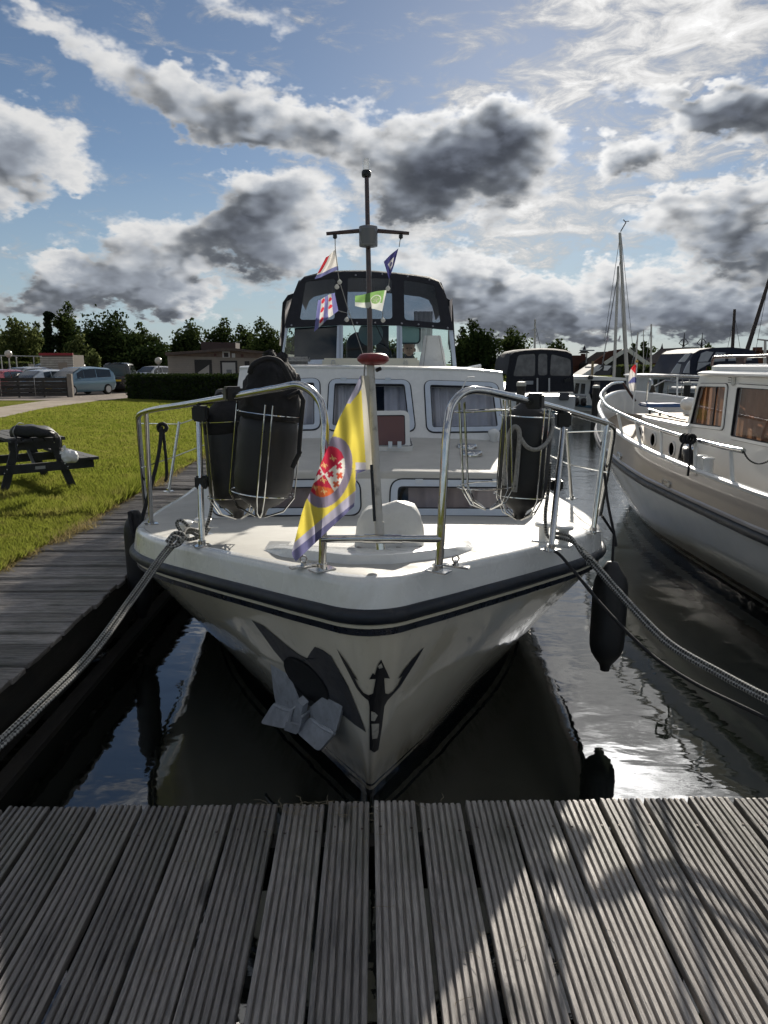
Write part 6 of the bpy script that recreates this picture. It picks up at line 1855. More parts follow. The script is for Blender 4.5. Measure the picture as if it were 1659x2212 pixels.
tree(326, 712, 36, 76, 1, 'grey-green tree left of the clubhouse roof', 10, 1500, group=G1, low=.05)
tree(318, 742, 54, 70, 0, 'low dark tree beside the clubhouse end wall', 11, 2000, group=G1, low=.02)
tree(378, 738, 22, 84, 1, 'small tree just above the left end of the clubhouse roof', 12, 700, group=G2)
tree(415, 697, 40, 84, 1, 'airy round tree above the left half of the clubhouse', 13, 1500, group=G2)
tree(480, 692, 38, 86, 1, 'airy round tree above the middle of the clubhouse', 14, 1400, group=G2)
tree(528, 706, 32, 88, 1, 'smaller round tree above the right half of the clubhouse', 15, 1200, group=G2)
tree(578, 692, 44, 84, 1, 'airy tree partly hidden by the canvas top of the cruiser', 16, 1600, group=G2)
tree(640, 720, 60, 90, 0, 'dark tree seen only through the wheelhouse windscreen, left', 60, 1500, group=G2)
tree(760, 735, 60, 92, 1, 'tree seen only through the middle pane of the windscreen', 61, 1300, group=G2)
tree(850, 738, 40, 95, 1, 'tree seen only through the right pane of the windscreen', 62, 1000, group=G2)
tree(1030, 698, 52, 70, 0, 'dense dark tree just right of the wheelhouse', 17, 3000, group=G3, low=.02)
tree(1000, 712, 30, 74, 0, 'dark tree touching the right edge of the wheelhouse', 18, 1500, group=G3, low=.02)
tree(1108, 711, 38, 74, 1, 'open branched tree behind the black canvas cruiser', 19, 1300, group=G3)
tree(1200, 734, 24, 90, 1, 'small lone tree behind the black canvas cruiser\'s top', 20, 800, group=G3)
tree(1391, 741, 22, 95, 1, 'round tree behind the dark gabled barn', 21, 900, group=G3)
tree(1362, 746, 20, 98, 1, 'small tree just above the barn ridge', 22, 600, group=G3)
tree(1522, 744, 22, 98, 1, 'small tree right of the tiled house gable', 23, 700, group=G3)
tree(1258, 778, 30, 98, 1, 'low shrub-like tree behind the red house roof', 24, 700, group=G3, low=.02)
# a sapling by the car park
tree(204, 757, 15, 60, 2, 'thin sapling with flat tiers of leaves beside the blue car', 25, 260, group=G1, low=.35)

def hedge(name, label, a, b, w, h, kind, seed, n, leaf=.10):
    """clipped hedge from a to b (ground points)"""
    rng = np.random.default_rng(seed); a, b = Vector(a), Vector(b); d = (b - a); L = d.length; d.normalize(); s_ = V(-d.y, d.x, 0)
    T = thing(name, label, 'hedge', a)
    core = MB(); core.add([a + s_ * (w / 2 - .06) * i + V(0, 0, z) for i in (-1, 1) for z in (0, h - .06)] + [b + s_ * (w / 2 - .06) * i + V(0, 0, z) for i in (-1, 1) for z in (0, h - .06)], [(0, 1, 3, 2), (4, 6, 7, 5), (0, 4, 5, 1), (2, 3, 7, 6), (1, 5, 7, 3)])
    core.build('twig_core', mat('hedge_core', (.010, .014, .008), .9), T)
    u = rng.random(n) * L; side_ = rng.random(n); q = rng.random(n)
    P = np.zeros((n, 3)); off = np.where(side_ < .42, -w / 2, np.where(side_ < .72, (q - .5) * w, w / 2)); zz = np.where((side_ >= .42) & (side_ < .72), h, q * h)
    off = off + rng.normal(0, .03, n); zz = zz + rng.normal(0, .03, n)
    P[:, 0] = a.x + d.x * u + s_.x * off; P[:, 1] = a.y + d.y * u + s_.y * off; P[:, 2] = a.z + (b.z - a.z) * u / L + zz
    leaf_cloud('foliage', P, leaf, LEAF[kind], rng, T)
    return T
h0, h1 = atg(286, 861), atg(560, 872)
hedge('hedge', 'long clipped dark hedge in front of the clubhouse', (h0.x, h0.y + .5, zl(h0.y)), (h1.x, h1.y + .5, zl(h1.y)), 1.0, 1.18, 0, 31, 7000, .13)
hA = at(-60, 818, Y=52); hB = at(70, 818, Y=52)
hedge('hedge', 'sunlit clipped hedge at the far left behind the parked cars', (hA.x, 52, .1), (hB.x, 52, .1), 1.0, at(0, 784, Y=52).z - .1, 2, 32, 2500, .16)
hC, hD = at(1335, 815, Y=52), at(1468, 815, Y=52)
hedge('hedge', 'loose flowering hedge on the far quay, right of the tall pale masts', (hC.x, 52, .1), (hD.x, 52, .1), 1.3, at(1400, 791, Y=52).z - .1, 2, 33, 2200, .22)

# ------------------------------------------------------------------ buildings
def wallmat(name, c, sc=1.0, brick=False):
    m = bpy.data.materials.new(name); m.use_nodes = True; t = NT(m.node_tree); b = t.n['Principled BSDF']
    tc = t.node('ShaderNodeTexCoord').outputs['Object']
    n = t.noise(tc, 1.5, 5, .6)
    c1 = t.mix(n, tuple(x * .8 for x in c), tuple(x * 1.15 for x in c))
    if brick:
        z = t.node('ShaderNodeSeparateXYZ', ins={0: tc}).outputs[2]
        c1 = t.mix(t.smooth(t.math('FRACT', t.math('MULTIPLY', z, 8 * sc)), .78, .9, 0, .5), c1, tuple(x * .5 for x in c))
    t.set(b, 'Base Color', c1); b.inputs['Roughness'].default_value = .9; b.inputs['Specular IOR Level'].default_value = 0.0
    return m
BEIGE = wallmat('beige_boarding', (.30, .265, .225), .8, True); BROWN = mat('brown_fascia', (.075, .055, .045), .7, noise=(3, .2)); DARKW = mat('dark_frame', (.025, .022, .02), .6)
TILE = wallmat('red_brown_tiles', (.085, .042, .034), 1.0, True); TILED = wallmat('dark_tiles', (.045, .042, .045), 1.0, True); BRICK = wallmat('red_brick', (.13, .06, .045), 1.5, True); BLKW = wallmat('black_boarding', (.032, .03, .03), .8, True)
PWHITE = mat('white_bargeboard', (.55, .54, .52), .6)
def facade(root, Y, poly, material, name='wall', depth=6.0):
    pts = [at(x, y, Y=Y) for x, y in poly]
    return MB().prism(pts, (0, depth, 0)).build(name, material, root)
def quadp(root, Y, x0, x1, y0, y1, material, name, proud=.03, parent=None, th=.03):
    a, b = at(x0, y1, Y=Y - proud), at(x1, y0, Y=Y - proud)
    return MB().box(((a.x + b.x) / 2, Y - proud, (a.z + b.z) / 2), (abs(b.x - a.x), th, abs(b.z - a.z))).build(name, material, parent or root)
YC = 58
club = thing('clubhouse', 'low beige clubhouse with a shallow brown roof behind the hedge', 'building', (at(480, 800, Y=YC).x, YC, .12))
def zc(p): return ((420 + p[0] / 3.318) * .6636, (1080 + p[1] / 3.318) * .6636)
facade(club, YC, [zc(p) for p in ((440, 620), (1700, 620), (1700, 290), (413, 258))], BEIGE)
facade(club, YC - .05, [zc(p) for p in ((400, 258), (720, 268), (1150, 280), (1700, 292), (1700, 240), (1200, 200), (1030, 196), (700, 225), (395, 250))], mat('gable_boards', (.17, .125, .10), .8, noise=(3, .2)), 'gable', 5.9)
facade(club, YC - .7, [zc(p) for p in ((388, 252), (700, 232), (1030, 205), (1150, 205), (1700, 268), (1700, 240), (1150, 178), (1030, 176), (700, 204), (386, 224))], BROWN, 'roof', 7.4)
facade(club, YC + 3, [zc(p) for p in ((775, 200), (1150, 200), (1150, 118), (775, 108))], mat('roof_box', (.06, .038, .034), .8), 'roof_box', 2)
def cq(x0, x1, y0, y1, m, nm, pr=.03, par=None):
    a, b = zc((x0, y0)), zc((x1, y1)); return quadp(club, YC, a[0], b[0], a[1], b[1], m, nm, pr, par)
d1 = cq(722, 892, 302, 620, DARKW, 'doorway'); d2 = cq(998, 1168, 312, 620, DARKW, 'doorway'); cq(1018, 1146, 332, 620, mat('white_door', (.42, .40, .37), .6), 'door_leaf', .06, d2); cq(1055, 1108, 408, 468, mat('door_window', (.14, .14, .14), .3), 'door_window', .10, d2)
g = MB(); g.prism([at(*zc(p), Y=YC - .06) for p in ((745, 620), (865, 620), (865, 355), (745, 440))], (0, .02, 0)); g.build('stair_panel', mat('pale_panel', (.36, .33, .29), .7), d1)
wv = cq(1010, 1088, 212, 278, PWHITE, 'window', .10); cq(1026, 1072, 226, 272, DARKW, 'pane', .14, wv); cq(1112, 1145, 234, 278, PWHITE, 'vent', .10); cq(918, 944, 236, 264, mat('vent_red', (.10, .045, .04), .8), 'vent', .10); cq(1208, 1236, 242, 270, mat('vent_red', (.10, .045, .04), .8), 'vent', .10); cq(1252, 1300, 318, 420, DARKW, 'window')

YS = 50
shed = thing('slatted_shed', 'white slatted shed with a red top edge behind the parked cars', 'shed', (at(122, 800, Y=YS).x, YS, .12))
def zs_(p): return ((0 + p[0] / 3.687) * .6636, (1150 + p[1] / 3.687) * .6636)
a, b = at(*zs_((497, 230)), Y=YS), at(*zs_((872, 20)), Y=YS)
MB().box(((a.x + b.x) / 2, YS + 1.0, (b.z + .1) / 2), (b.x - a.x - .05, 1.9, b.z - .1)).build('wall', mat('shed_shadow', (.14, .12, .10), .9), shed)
nsl = 14
for k in range(nsl):
    z = a.z - .55 + (b.z - a.z + .5) * k / nsl
    MB().box(((a.x + b.x) / 2, YS, z), (b.x - a.x, .05, (b.z - a.z + .5) / nsl * .74)).build('slat', mat('weathered_white_slat', (.46, .42, .36), .8, noise=(3, .25)), shed)
MB().box(((a.x + b.x) / 2, YS - .02, b.z + .05), (b.x - a.x + .06, .12, .16)).build('red_trim', mat('red_trim', (.25, .02, .025), .6), shed)
q0, q1 = at(*zs_((708, 230)), Y=YS - .06), at(*zs_((802, 112)), Y=YS - .06)
MB().box(((q0.x + q1.x) / 2, YS - .06, (q0.z + q1.z) / 2 - .3), (q1.x - q0.x, .04, q1.z - q0.z + .6)).build('door', mat('shed_door', (.30, .24, .19), .8), shed)
fr_ = thing('mesh_fence', 'thin metal frame fence left of the slatted shed', 'fence', (at(40, 800, Y=49).x, 49, .1))
p0, p1 = at(*zs_((0, 22)), Y=49), at(*zs_((495, 38)), Y=49)
MB().tube([p0 + V(-4, 0, .05), p1], .04, 6).build('top_rail', mat('fence_pipe', (.35, .35, .34), .5, metal=.4), fr_)
for x in (10, 190, 400): p = at(*zs_((x, 30)), Y=49); MB().tube([V(p.x, 49, .1), V(p.x, 49, p.z)], .035, 6).build('post', mat('fence_pipe', (.35, .35, .34), .5, metal=.4), fr_)
lwall = thing('low_wall', 'low brown wall with a pale top behind the blue car', 'wall', (at(225, 830, Y=50).x, 50, .1))
a, b = at(185, 838, Y=50), at(300, 814, Y=50)
MB().box(((a.x + b.x) / 2, 50, (b.z + .1) / 2), (b.x - a.x, .2, b.z - .1)).build('wall', wallmat('brown_wall', (.10, .075, .06), 1, True), lwall)
MB().box(((a.x + b.x) / 2 - .6, 49.9, b.z + .05), (b.x - a.x - 1.5, .5, .12)).build('coping', mat('pale_coping', (.45, .42, .37), .7), lwall)

# houses across the harbour
def zE(p): return ((1600 + p[0] / 3.016) * .6636, (1050 + p[1] / 3.016) * .6636)
def zG(p): return ((2000 + p[0] / 3.318) * .6636, (1050 + p[1] / 3.318) * .6636)
ha = thing('brick_house', 'red-roofed house behind the black canvas cruiser', 'house', (at(1262, 815, Y=72).x, 72, .1))
facade(ha, 72, [zE(p) for p in ((770, 560), (985, 560), (985, 430), (770, 430))], BRICK); facade(ha, 71.8, [zE(p) for p in ((760, 440), (975, 412), (930, 340), (905, 322), (760, 322))], TILE, 'roof')
cu = facade(ha, 73, [zE(p) for p in ((893, 345), (925, 345), (925, 305), (893, 305))], BRICK, 'chimney', .6); 
g = MB(); p = at(*zE((909, 300)), Y=73.3); g.lathe([(.75, 0), (.6, .1), (.2, .45), (.05, .9), (0, 1.0)], Matrix.Translation(p) @ Matrix.Scale(.8, 4), 8); g.build('chimney_cowl', TILED, cu)
hb2 = thing('barn', 'dark boarded barn with white bargeboards on its gable', 'barn', (at(1355, 815, Y=64).x, 64, .1))
facade(hb2, 64, [zE(p) for p in ((1110, 520), (1600, 520), (1600, 450), (1350, 275), (1310, 275), (1110, 410))], BLKW, depth=8)
g = MB(); g.prism([at(*zE(p), Y=63.9) for p in ((1112, 412), (1310, 276), (1300, 258), (1160, 278), (960, 420))], (0, .3, 0)); g.build('roof', TILE, hb2)
for q in (((1110, 404), (1312, 270)), ((1345, 268), (1562, 428))):
    A, B = at(*zE(q[0]), Y=63.7), at(*zE(q[1]), Y=63.7); MB().bar(A, B, .08, .34, up=(0, 0, 1)).build('bargeboard', PWHITE, hb2)
MB().bar(at(*zE((1180, 441)), Y=63.7), at(*zE((1500, 441)), Y=63.7), .05, .06).build('trim', mat('grey_trim', (.2, .2, .2), .6), hb2)
hc = thing('tiled_house', 'dark tiled house with a bright ridge and finials, right of the barn', 'house', (at(1455, 815, Y=78).x, 78, .1))
facade(hc, 78, [zG(p) for p in ((520, 540), (1000, 540), (1000, 430), (520, 430))], BRICK); facade(hc, 77.6, [zG(p) for p in ((508, 438), (900, 438), (930, 290), (915, 270), (745, 270), (640, 350))], TILED, 'roof')
MB().bar(at(*zG((745, 270)), Y=77.5), at(*zG((918, 268)), Y=77.5), .15, .16).build('ridge', mat('ridge_highlight', (.4, .4, .42), .3), hc)  # pale bar paints the bright highlight along the roof ridge
for x in (744, 938):
    p = at(*zG((x, 275)), Y=77.7); MB().tube([p, p + V(0, 0, 1.6)], [.12, .02], 6).build('finial', TILED, hc)
    for sg in (-1, 1): MB().tube([p + V(0, 0, .2), p + V(sg * .5, 0, .5), p + V(sg * .15, 0, .95)], .05, 5).build('finial', TILED, hc)
hd2 = thing('flat_roofed_house', 'long low dark house with a cupola between barn and tiled house', 'house', (at(1420, 815, Y=84).x, 84, .1))
facade(hd2, 84, [zG(p) for p in ((290, 540), (700, 540), (700, 375), (290, 372))], TILED); cu2 = facade(hd2, 83.5, [zG(p) for p in ((492, 380), (525, 380), (525, 345), (492, 345))], BRICK, 'cupola', 1)
g = MB(); p = at(*zG((508, 345)), Y=84); g.lathe([(.95, 0), (.7, .15), (.15, .7), (0, 1.3)], Matrix.Translation(p), 8); g.build('cupola_roof', TILED, cu2)
he = thing('brick_house', 'house with a stout brick chimney at the far right behind the blue canvas boat', 'house', (at(1590, 815, Y=80).x, 80, .1))
facade(he, 80, [zG(p) for p in ((1500, 560), (2000, 560), (2000, 300), (1500, 300))], BRICK); facade(he, 79.8, [zG(p) for p in ((1490, 330), (2000, 330), (1960, 296), (1510, 296))], TILE, 'roof'); facade(he, 79.5, [zG(p) for p in ((1545, 310), (1600, 310), (1600, 265), (1545, 265))], BRICK, 'chimney', 1)

# lamp posts
def lamp(px, py, pb, Y, label, globe=True):
    p = at(px, py, Y=Y); g = zl(Y); T = thing('street_lamp', label, 'lamp', (p.x, Y, g))
    MB().tube([V(p.x, Y, g), V(p.x, Y, p.z)], .045 * Y / 50, 7).build('post', mat('lamp_post_grey', (.30, .30, .29), .6), T)
    r_ = 7.5 / _F * Y
    if globe: MB().lathe([(r_ * .4, -r_), (r_ * .9, -r_ * .5), (r_, 0), (r_ * .8, r_ * .6), (0, r_)], Matrix.Translation(V(p.x, Y, p.z)), 12).build('globe', mat('lamp_globe', (.50, .47, .40), .3), T, smooth=60)
    else: MB().box((p.x, Y, p.z), (1.4, .4, .12), bev=.04).build('lantern', mat('lamp_head', (.3, .32, .34), .4), T)
lamp(18, 764, 812, 46, 'globe street lamp at the far left behind the parked cars'); lamp(342, 779, 812, 56, 'globe street lamp left of the clubhouse'); lamp(1083, 787, 825, 49, 'globe street lamp left of the black canvas cruiser')
lamp(1268, 757, 812, 70, 'flat-headed street lamp behind the red house roof', False)

# ------------------------------------------------------------------ fence in front of the car park
f0, f1 = atg(-70, 860), atg(150, 858)
fen = thing('board_fence', 'dark horizontal board fence in front of the parked cars', 'fence', (f1.x, f1.y, zl(f1.y)))
fh_ = at(100, 816, Y=f1.y).z - zl(f1.y)
FW = wood_mat('fence_wood', (.022, .018, .016), (.06, .05, .042), axis=0, knots=False)
for k in range(5):
    z = zl(f1.y) + .08 + k * (fh_ - .06) / 5
    for s_ in range(3):
        A, B = f0.lerp(f1, s_ / 3), f0.lerp(f1, (s_ + 1) / 3 - .004)
        MB().bar(V(A.x, A.y, z + (fh_ / 5) * .45), V(B.x, B.y, z + (fh_ / 5) * .45 + rnd.uniform(-.01, .01)), .03, fh_ / 5 * .88).build('board', FW, fen)
for t_ in (.02, .25, .5, .75, .985):
    p = f0.lerp(f1, t_); MB().box((p.x, p.y + .06, zl(p.y) + fh_ / 2), (.10, .10, fh_)).build('post', FW, fen)
pp = atg(156, 858); g = MB(); g.box((pp.x, pp.y - .1, zl(pp.y) + fh_ * .60), (.24, .26, fh_ * 1.2), bev=.02); g.build('concrete_post', mat('old_concrete', (.22, .19, .16), .9, noise=(5, .2)), fen)

# ------------------------------------------------------------------ cars
TYRE = mat('tyre', (.012, .012, .012), .8); RIM = mat('alloy_rim', (.45, .45, .46), .3, metal=.8); CGLASS = mat('car_glass', (.02, .024, .028), .05, coat=.5); LAMPR = mat('tail_lamp', (.25, .015, .012), .2, coat=.5); LAMPW = mat('head_lamp', (.55, .56, .58), .1, coat=.5); PLATE = mat('yellow_plate', (.55, .38, .03), .5)
PROF = {
 'mpv': [(-2.15, .45, .70, .74, .80), (-2.08, .40, .93, 1.02, .84), (-1.98, .30, .98, 1.34, .88), (-1.75, .22, .99, 1.56, .90), (-.6, .20, .96, 1.64, .915), (.35, .20, .94, 1.60, .915), (.85, .20, .93, 1.36, .91), (1.35, .20, .92, 1.02, .90), (1.95, .22, .80, .86, .86), (2.15, .32, .62, .66, .74)],
 'suv': [(-2.2, .5, .75, .80, .80), (-2.12, .42, .98, 1.08, .86), (-1.95, .34, 1.02, 1.45, .90), (-1.6, .26, 1.02, 1.62, .92), (-.3, .24, 1.0, 1.66, .93), (.4, .24, .99, 1.60, .93), (.95, .24, .98, 1.30, .92), (1.3, .24, .97, 1.07, .91), (2.05, .26, .88, .95, .87), (2.2, .36, .68, .72, .76)],
 'hatch': [(-1.95, .42, .66, .70, .76), (-1.9, .36, .88, .96, .82), (-1.72, .26, .90, 1.30, .84), (-1.3, .20, .90, 1.46, .85), (-.2, .18, .88, 1.48, .86), (.35, .18, .87, 1.42, .86), (.9, .18, .86, 1.14, .85), (1.2, .18, .85, .95, .84), (1.85, .2, .74, .80, .80), (2.0, .3, .58, .62, .70)],
 'van': [(-2.3, .40, .90, 1.10, .86), (-2.28, .34, 1.05, 1.80, .90), (-2.2, .26, 1.08, 1.88, .93), (-1.2, .22, 1.08, 1.92, .94), (.6, .22, 1.07, 1.90, .94), (1.05, .22, 1.06, 1.80, .94), (1.6, .22, 1.04, 1.22, .92), (2.15, .26, .92, .98, .88), (2.3, .36, .70, .74, .78)],
}
def car(name, label, kind, paint, loc, heading, cat='car'):
    """heading: direction of travel in degrees from +Y towards +X"""
    T = thing(name, label, cat, loc, 'cars parked behind the fence', rz=-R(heading))
    P = PROF[kind]; rings = []
    for (y, zb, zt, zr, w) in P:
        wr = w * (1 - .20 * min(1, max(0, (zr - zt) / .65)))
        half_ = [(w * .90, zb), (w * .985, zb + .10), (w, zt * .72), (w * .985, zt * .93), (w * .955, zt), (w * .955 + (wr - w * .955) * .9, zt + (zr - zt) * .86), (wr * .84, zr - .012), (wr * .4, zr + .012)]
        rings.append([V(-x, y, z) for x, z in reversed(half_)] + [V(x, y, z) for x, z in half_][0:] if False else [V(x, y, z) for x, z in half_] + [V(-x, y, z) for x, z in reversed(half_)])
    fine = []
    for i in range(len(rings) - 1):
        for s_ in range(3): fine.append([a.lerp(b, s_ / 3) for a, b in zip(rings[i], rings[i + 1])])
    fine.append(rings[-1])
    MB().loft(fine).build('body', paint, T, smooth=42, local=True)
    def side_pt(i, t, sg):
        y, zb, zt, zr, w = P[i]; wr = w * (1 - .20 * min(1, max(0, (zr - zt) / .65))); a = V(w * .955, y, zt); b = V(w * .955 + (wr - w * .955) * .9, y, zt + (zr - zt) * .86)
        p = a.lerp(b, t); return V(sg * (p.x + .010), p.y, p.z)
    ids = [i for i, q in enumerate(P) if q[3] - q[2] > .3]
    for sg in (-1, 1):
        for a, b in zip(ids[:-1], ids[1:]):
            if P[b][0] - P[a][0] < .3: continue
            q = [side_pt(a, .10, sg), side_pt(b, .10, sg), side_pt(b, .95, sg), side_pt(a, .95, sg)]
            if P[b][0] - P[a][0] > .5: q[0].y += .03; q[3].y += .03; q[1].y -= .03; q[2].y -= .03
            MB().add(q, [(0, 1, 2, 3)]).build('side_window', CGLASS, T, local=True)
    def face(i, j, t0, t1, nm, m, k=.84, lift=.015):
        qs = []
        for (ii, t) in ((i, 0), (j, 1)):
            y, zb, zt, zr, w = P[ii]; wr = w * (1 - .20 * min(1, max(0, (zr - zt) / .65))); qs.append((y, zr, wr * k))
        (y0, z0, w0), (y1, z1, w1) = qs
        d = V(0, y1 - y0, z1 - z0); n = V(0, -(z1 - z0), y1 - y0).normalized(); n = n if n.z > 0 else -n
        A = [V(-w0, y0, z0), V(w0, y0, z0), V(w1, y1, z1), V(-w1, y1, z1)]
        B = [A[0].lerp(A[3], t0), A[1].lerp(A[2], t0), A[1].lerp(A[2], t1), A[0].lerp(A[3], t1)]
        MB().add([p + n * lift for p in B], [(0, 1, 2, 3)]).build(nm, m, T, local=True)
    fi = max(i for i, q in enumerate(P) if q[3] > P[3][3] - .13); face(fi, fi + 1, .12, 1.0, 'windscreen', CGLASS, lift=.02); face(fi + 1, fi + 2, 0, .85, 'windscreen', CGLASS, lift=.02) if kind != 'van' else None
    ri = 2 if kind != 'van' else 1
    y2 = P[ri][0]; zt2 = P[ri][2]
    a, b = P[ri - 1], P[ri + 1] if kind != 'van' else P[ri]
    MB().add([V(-.62, a[0] - .012, a[2] + .10), V(.62, a[0] - .012, a[2] + .10), V(.56, b[0] - (.10 if kind != 'van' else .03), b[3] - .16), V(-.56, b[0] - (.10 if kind != 'van' else .03), b[3] - .16)], [(0, 1, 2, 3)]).build('rear_window', CGLASS, T, local=True)
    L0, L1 = P[0][0], P[-1][0]
    for sg in (-1, 1):
        for yw in (L0 + .78, L1 - .85):
            Mw = Matrix.Translation((sg * (P[4][4] - .10), yw, .32)) @ Matrix.Rotation(R(90), 4, 'Y')
            w_ = MB(); w_.lathe([(.18, -.11), (.29, -.11), (.32, -.08), (.32, .08), (.29, .11), (.18, .11)], Mw, 18); wo = w_.build('wheel', TYRE, T, smooth=40, local=True)
            r_ = MB(); Mr = Matrix.Translation((sg * (P[4][4] - .10) + sg * .112, yw, .32)) @ Matrix.Rotation(R(90), 4, 'Y'); r_.lathe([(.205, -.02), (.215, .02), (.19, .022), (.05, .01), (.0, .02)], Mr, 12)
            ro = r_.build('rim', RIM, wo, local=True); 
        MB().box((sg * P[1][4] * .80, P[1][0] - .03, .86 if kind != 'van' else .98), (.16, .06, .26), bev=.02).build('tail_light', LAMPR, T, local=True)
        MB().box((sg * P[-2][4] * .74, P[-2][0] + .10, .70), (.30, .16, .14), bev=.03).build('headlight', LAMPW, T, local=True)
        MB().box((sg * (P[5][4] + .10), P[6][0] - .05, P[6][2] + .06), (.17, .10, .12), bev=.03).build('wing_mirror', paint, T, local=True)
    MB().box((0, P[0][0] - .03, .72 if kind != 'van' else .80), (.5, .02, .11)).build('number_plate', PLATE, T, local=True)
    MB().box((0, P[-1][0] + .02, .42), (.5, .02, .11)).build('number_plate', PLATE, T, local=True)
    return T
def paint(name, c): return mat(name, c, .22, metal=.35, coat=.8)
def cloc(px, py, Y): p = at(px, py, Y=Y); return (p.x, Y, zl(Y))
car('parked_car', 'light blue people carrier parked at the end of the board fence', 'mpv', paint('blue_car_paint', (.15, .24, .30)), cloc(172, 850, 43.5), 206)
car('parked_van', 'black van with a yellow number plate, seen from behind beside the hedge', 'van', paint('black_car_paint', (.012, .013, .018)), cloc(264, 842, 49.5), -12, 'van')
car('parked_car', 'red car at the left edge, half cut off behind the fence', 'hatch', paint('red_car_paint', (.30, .03, .035)), cloc(-4, 850, 42), 190)
car('parked_car', 'grey estate car behind the left part of the fence', 'suv', paint('grey_car_paint', (.34, .35, .36)), cloc(54, 850, 47), 203)
car('parked_car', 'pale silver car low behind the middle of the fence', 'hatch', paint('silver_car_paint', (.58, .59, .60)), cloc(88, 850, 43), 205)
car('parked_van', 'dark van behind the blue people carrier', 'van', paint('dark_van_paint', (.014, .014, .018)), cloc(122, 848, 52), 200, 'van')
car('parked_car', 'white car whose roof shows above the hedge left of the clubhouse', 'suv', paint('white_car_paint', (.6, .6, .6)), cloc(331, 830, 66), 200)

# bicycle leaning on the hedge
bc = atg(414, 864)
bike = thing('bicycle', 'dark bicycle leaning against the hedge', 'bicycle', (bc.x, bc.y - .18, zl(bc.y)))
gz = zl(bc.y); by_ = bc.y - .15; bs = 1.0
w0, w1 = V(bc.x - .56, by_, gz + .34), V(bc.x + .54, by_ + .05, gz + .34)
for w in (w0, w1):
    wo = MB().tube([w + V(.33 * math.cos(a), 0, .33 * math.sin(a)) for a in np.linspace(0, 6.28, 25)[:-1]], .02, 6, closed=True).build('wheel', mat('bike_tyre', (.16, .15, .14), .7), bike, smooth=60)
    for k in range(8): MB().tube([w, w + V(.32 * math.cos(k * .785), 0, .32 * math.sin(k * .785))], .003, 3).build('spoke', STEEL, wo)
bb_, sd_, hd3 = V(bc.x - .10, by_, gz + .30), V(bc.x - .22, by_, gz + .82), V(bc.x + .36, by_, gz + .85)
FRM = mat('bike_frame', (.03, .03, .035), .35, coat=.4)
for a, b in ((bb_, sd_), (bb_, hd3 + V(.03, 0, -.1)), (sd_ + V(.02, 0, -.08), hd3), (w0, bb_), (w0, sd_ + V(.02, 0, -.1)), (w1, hd3 + V(.02, 0, -.12))): MB().tube([a, b], .02, 6).build('frame_tube', FRM, bike)
MB().tube([hd3 + V(0, 0, -.15), hd3 + V(-.03, 0, .12)], .018, 6).build('stem', FRM, bike); MB().tube([hd3 + V(-.03, -.25, .14), hd3 + V(-.01, 0, .14), hd3 + V(-.03, .2, .14)], .016, 6).build('handlebar', FRM, bike)
g = MB(); g.loft([[V(sd_.x + dx + 0, sd_.y + p[0], sd_.z + .05 + p[1]) for p in rrect(0, 0, w_, .06, .025, 3)] for dx, w_ in ((-.13, .17), (-.02, .13), (.14, .05))]); g.build('saddle', BLACK, bike, smooth=60)
MB().lathe([(.09, -.01), (.09, .01)], Matrix.Translation(bb_) @ Matrix.Rotation(R(90), 4, 'X'), 14).build('chainwheel', STEEL, bike)
g = MB(); q = hd3 + V(-.02, 0, .2); g.lathe([(.0, -.02), (.07, -.01), (.08, .03), (0, .06)], Matrix.Translation(q), 10); g.build('basket_lamp', STEEL, bike, smooth=50)
g = MB(); c = at(489, 852, Y=30); c.z = zl(30)
rings = [[c + V(p[0], p[1], z) for p in rrect(0, 0, w_, .5, .12, 4)] for z, w_ in ((0, .95), (.35, .95), (.6, .8), (.66, .6))]
tag(g.loft(rings).build('covered_bin', mat('grey_cover', (.09, .09, .10), .8, bump=(4, .5, .05)), smooth=50), 'grey covered box standing at the hedge right of the bicycle', 'box')

# ------------------------------------------------------------------ picnic table, backpack, carrier bag
tv = (at(78, 968, Z=.86) - at(196, 1003, Z=.86)); tv.z = 0; tv.normalize()
tuv = V(tv.y, -tv.x, 0)
base = at(70, 1070, Z=.5)
TW = thing('picnic_table', 'black stained timber picnic table on the lawn at the left edge', 'picnic table', (base.x, base.y, .5))
Az, Bz = at(26, 952, Z=1.13), at(138, 950, Z=1.13)
mid = (Az + Bz) / 2
def tp(u, v, z): return V(mid.x, mid.y, 0) + tuv * u + tv * v + V(0, 0, .5 + z)
hwid = .30
for k in range(5):
    u = -hwid + (k + .5) * hwid * 2 / 5
    MB().bar(tp(u, -.02 + rnd.uniform(-.006, .006), .635), tp(u, 1.45, .635), hwid * 2 / 5 - .012, .036).build('top_board', PICNIC, TW)
for sg in (-1, 1):
    for k in range(2):
        u = sg * (.50 + k * .115); MB().bar(tp(u, -.02, .37), tp(u, 1.45, .37), .105, .034).build('bench_board', PICNIC, TW)
for v in (.16, 1.25):
    for sg in (-1, 1): MB().bar(tp(sg * .40, v, -.02), tp(sg * .19, v, .61), .085, .04, up=tuple(tv)).build('leg', PICNIC, TW)
    MB().bar(tp(-.64, v - .045, .30), tp(.64, v - .045, .30), .04, .105).build('bench_beam', PICNIC, TW)
    MB().bar(tp(-.29, v - .045, .565), tp(.29, v - .045, .565), .04, .10).build('top_beam', PICNIC, TW)
MB().bar(tp(.0, .62, .59), tp(.0, .2, .27), .03, .02).build('brace', mat('brace_metal', (.35, .36, .37), .5, metal=.5), TW)
for u, z in ((-.34, .31), (.30, .32), (.33, .28), (-.37, .27), (.20, .585), (-.2, .58)):
    MB().lathe([(.009, 0), (.006, .005), (0, .006)], Matrix.Translation(tp(u, .09, z)) @ Matrix.Rotation(R(90), 4, 'X'), 8).build('bolt', STEEL, TW)
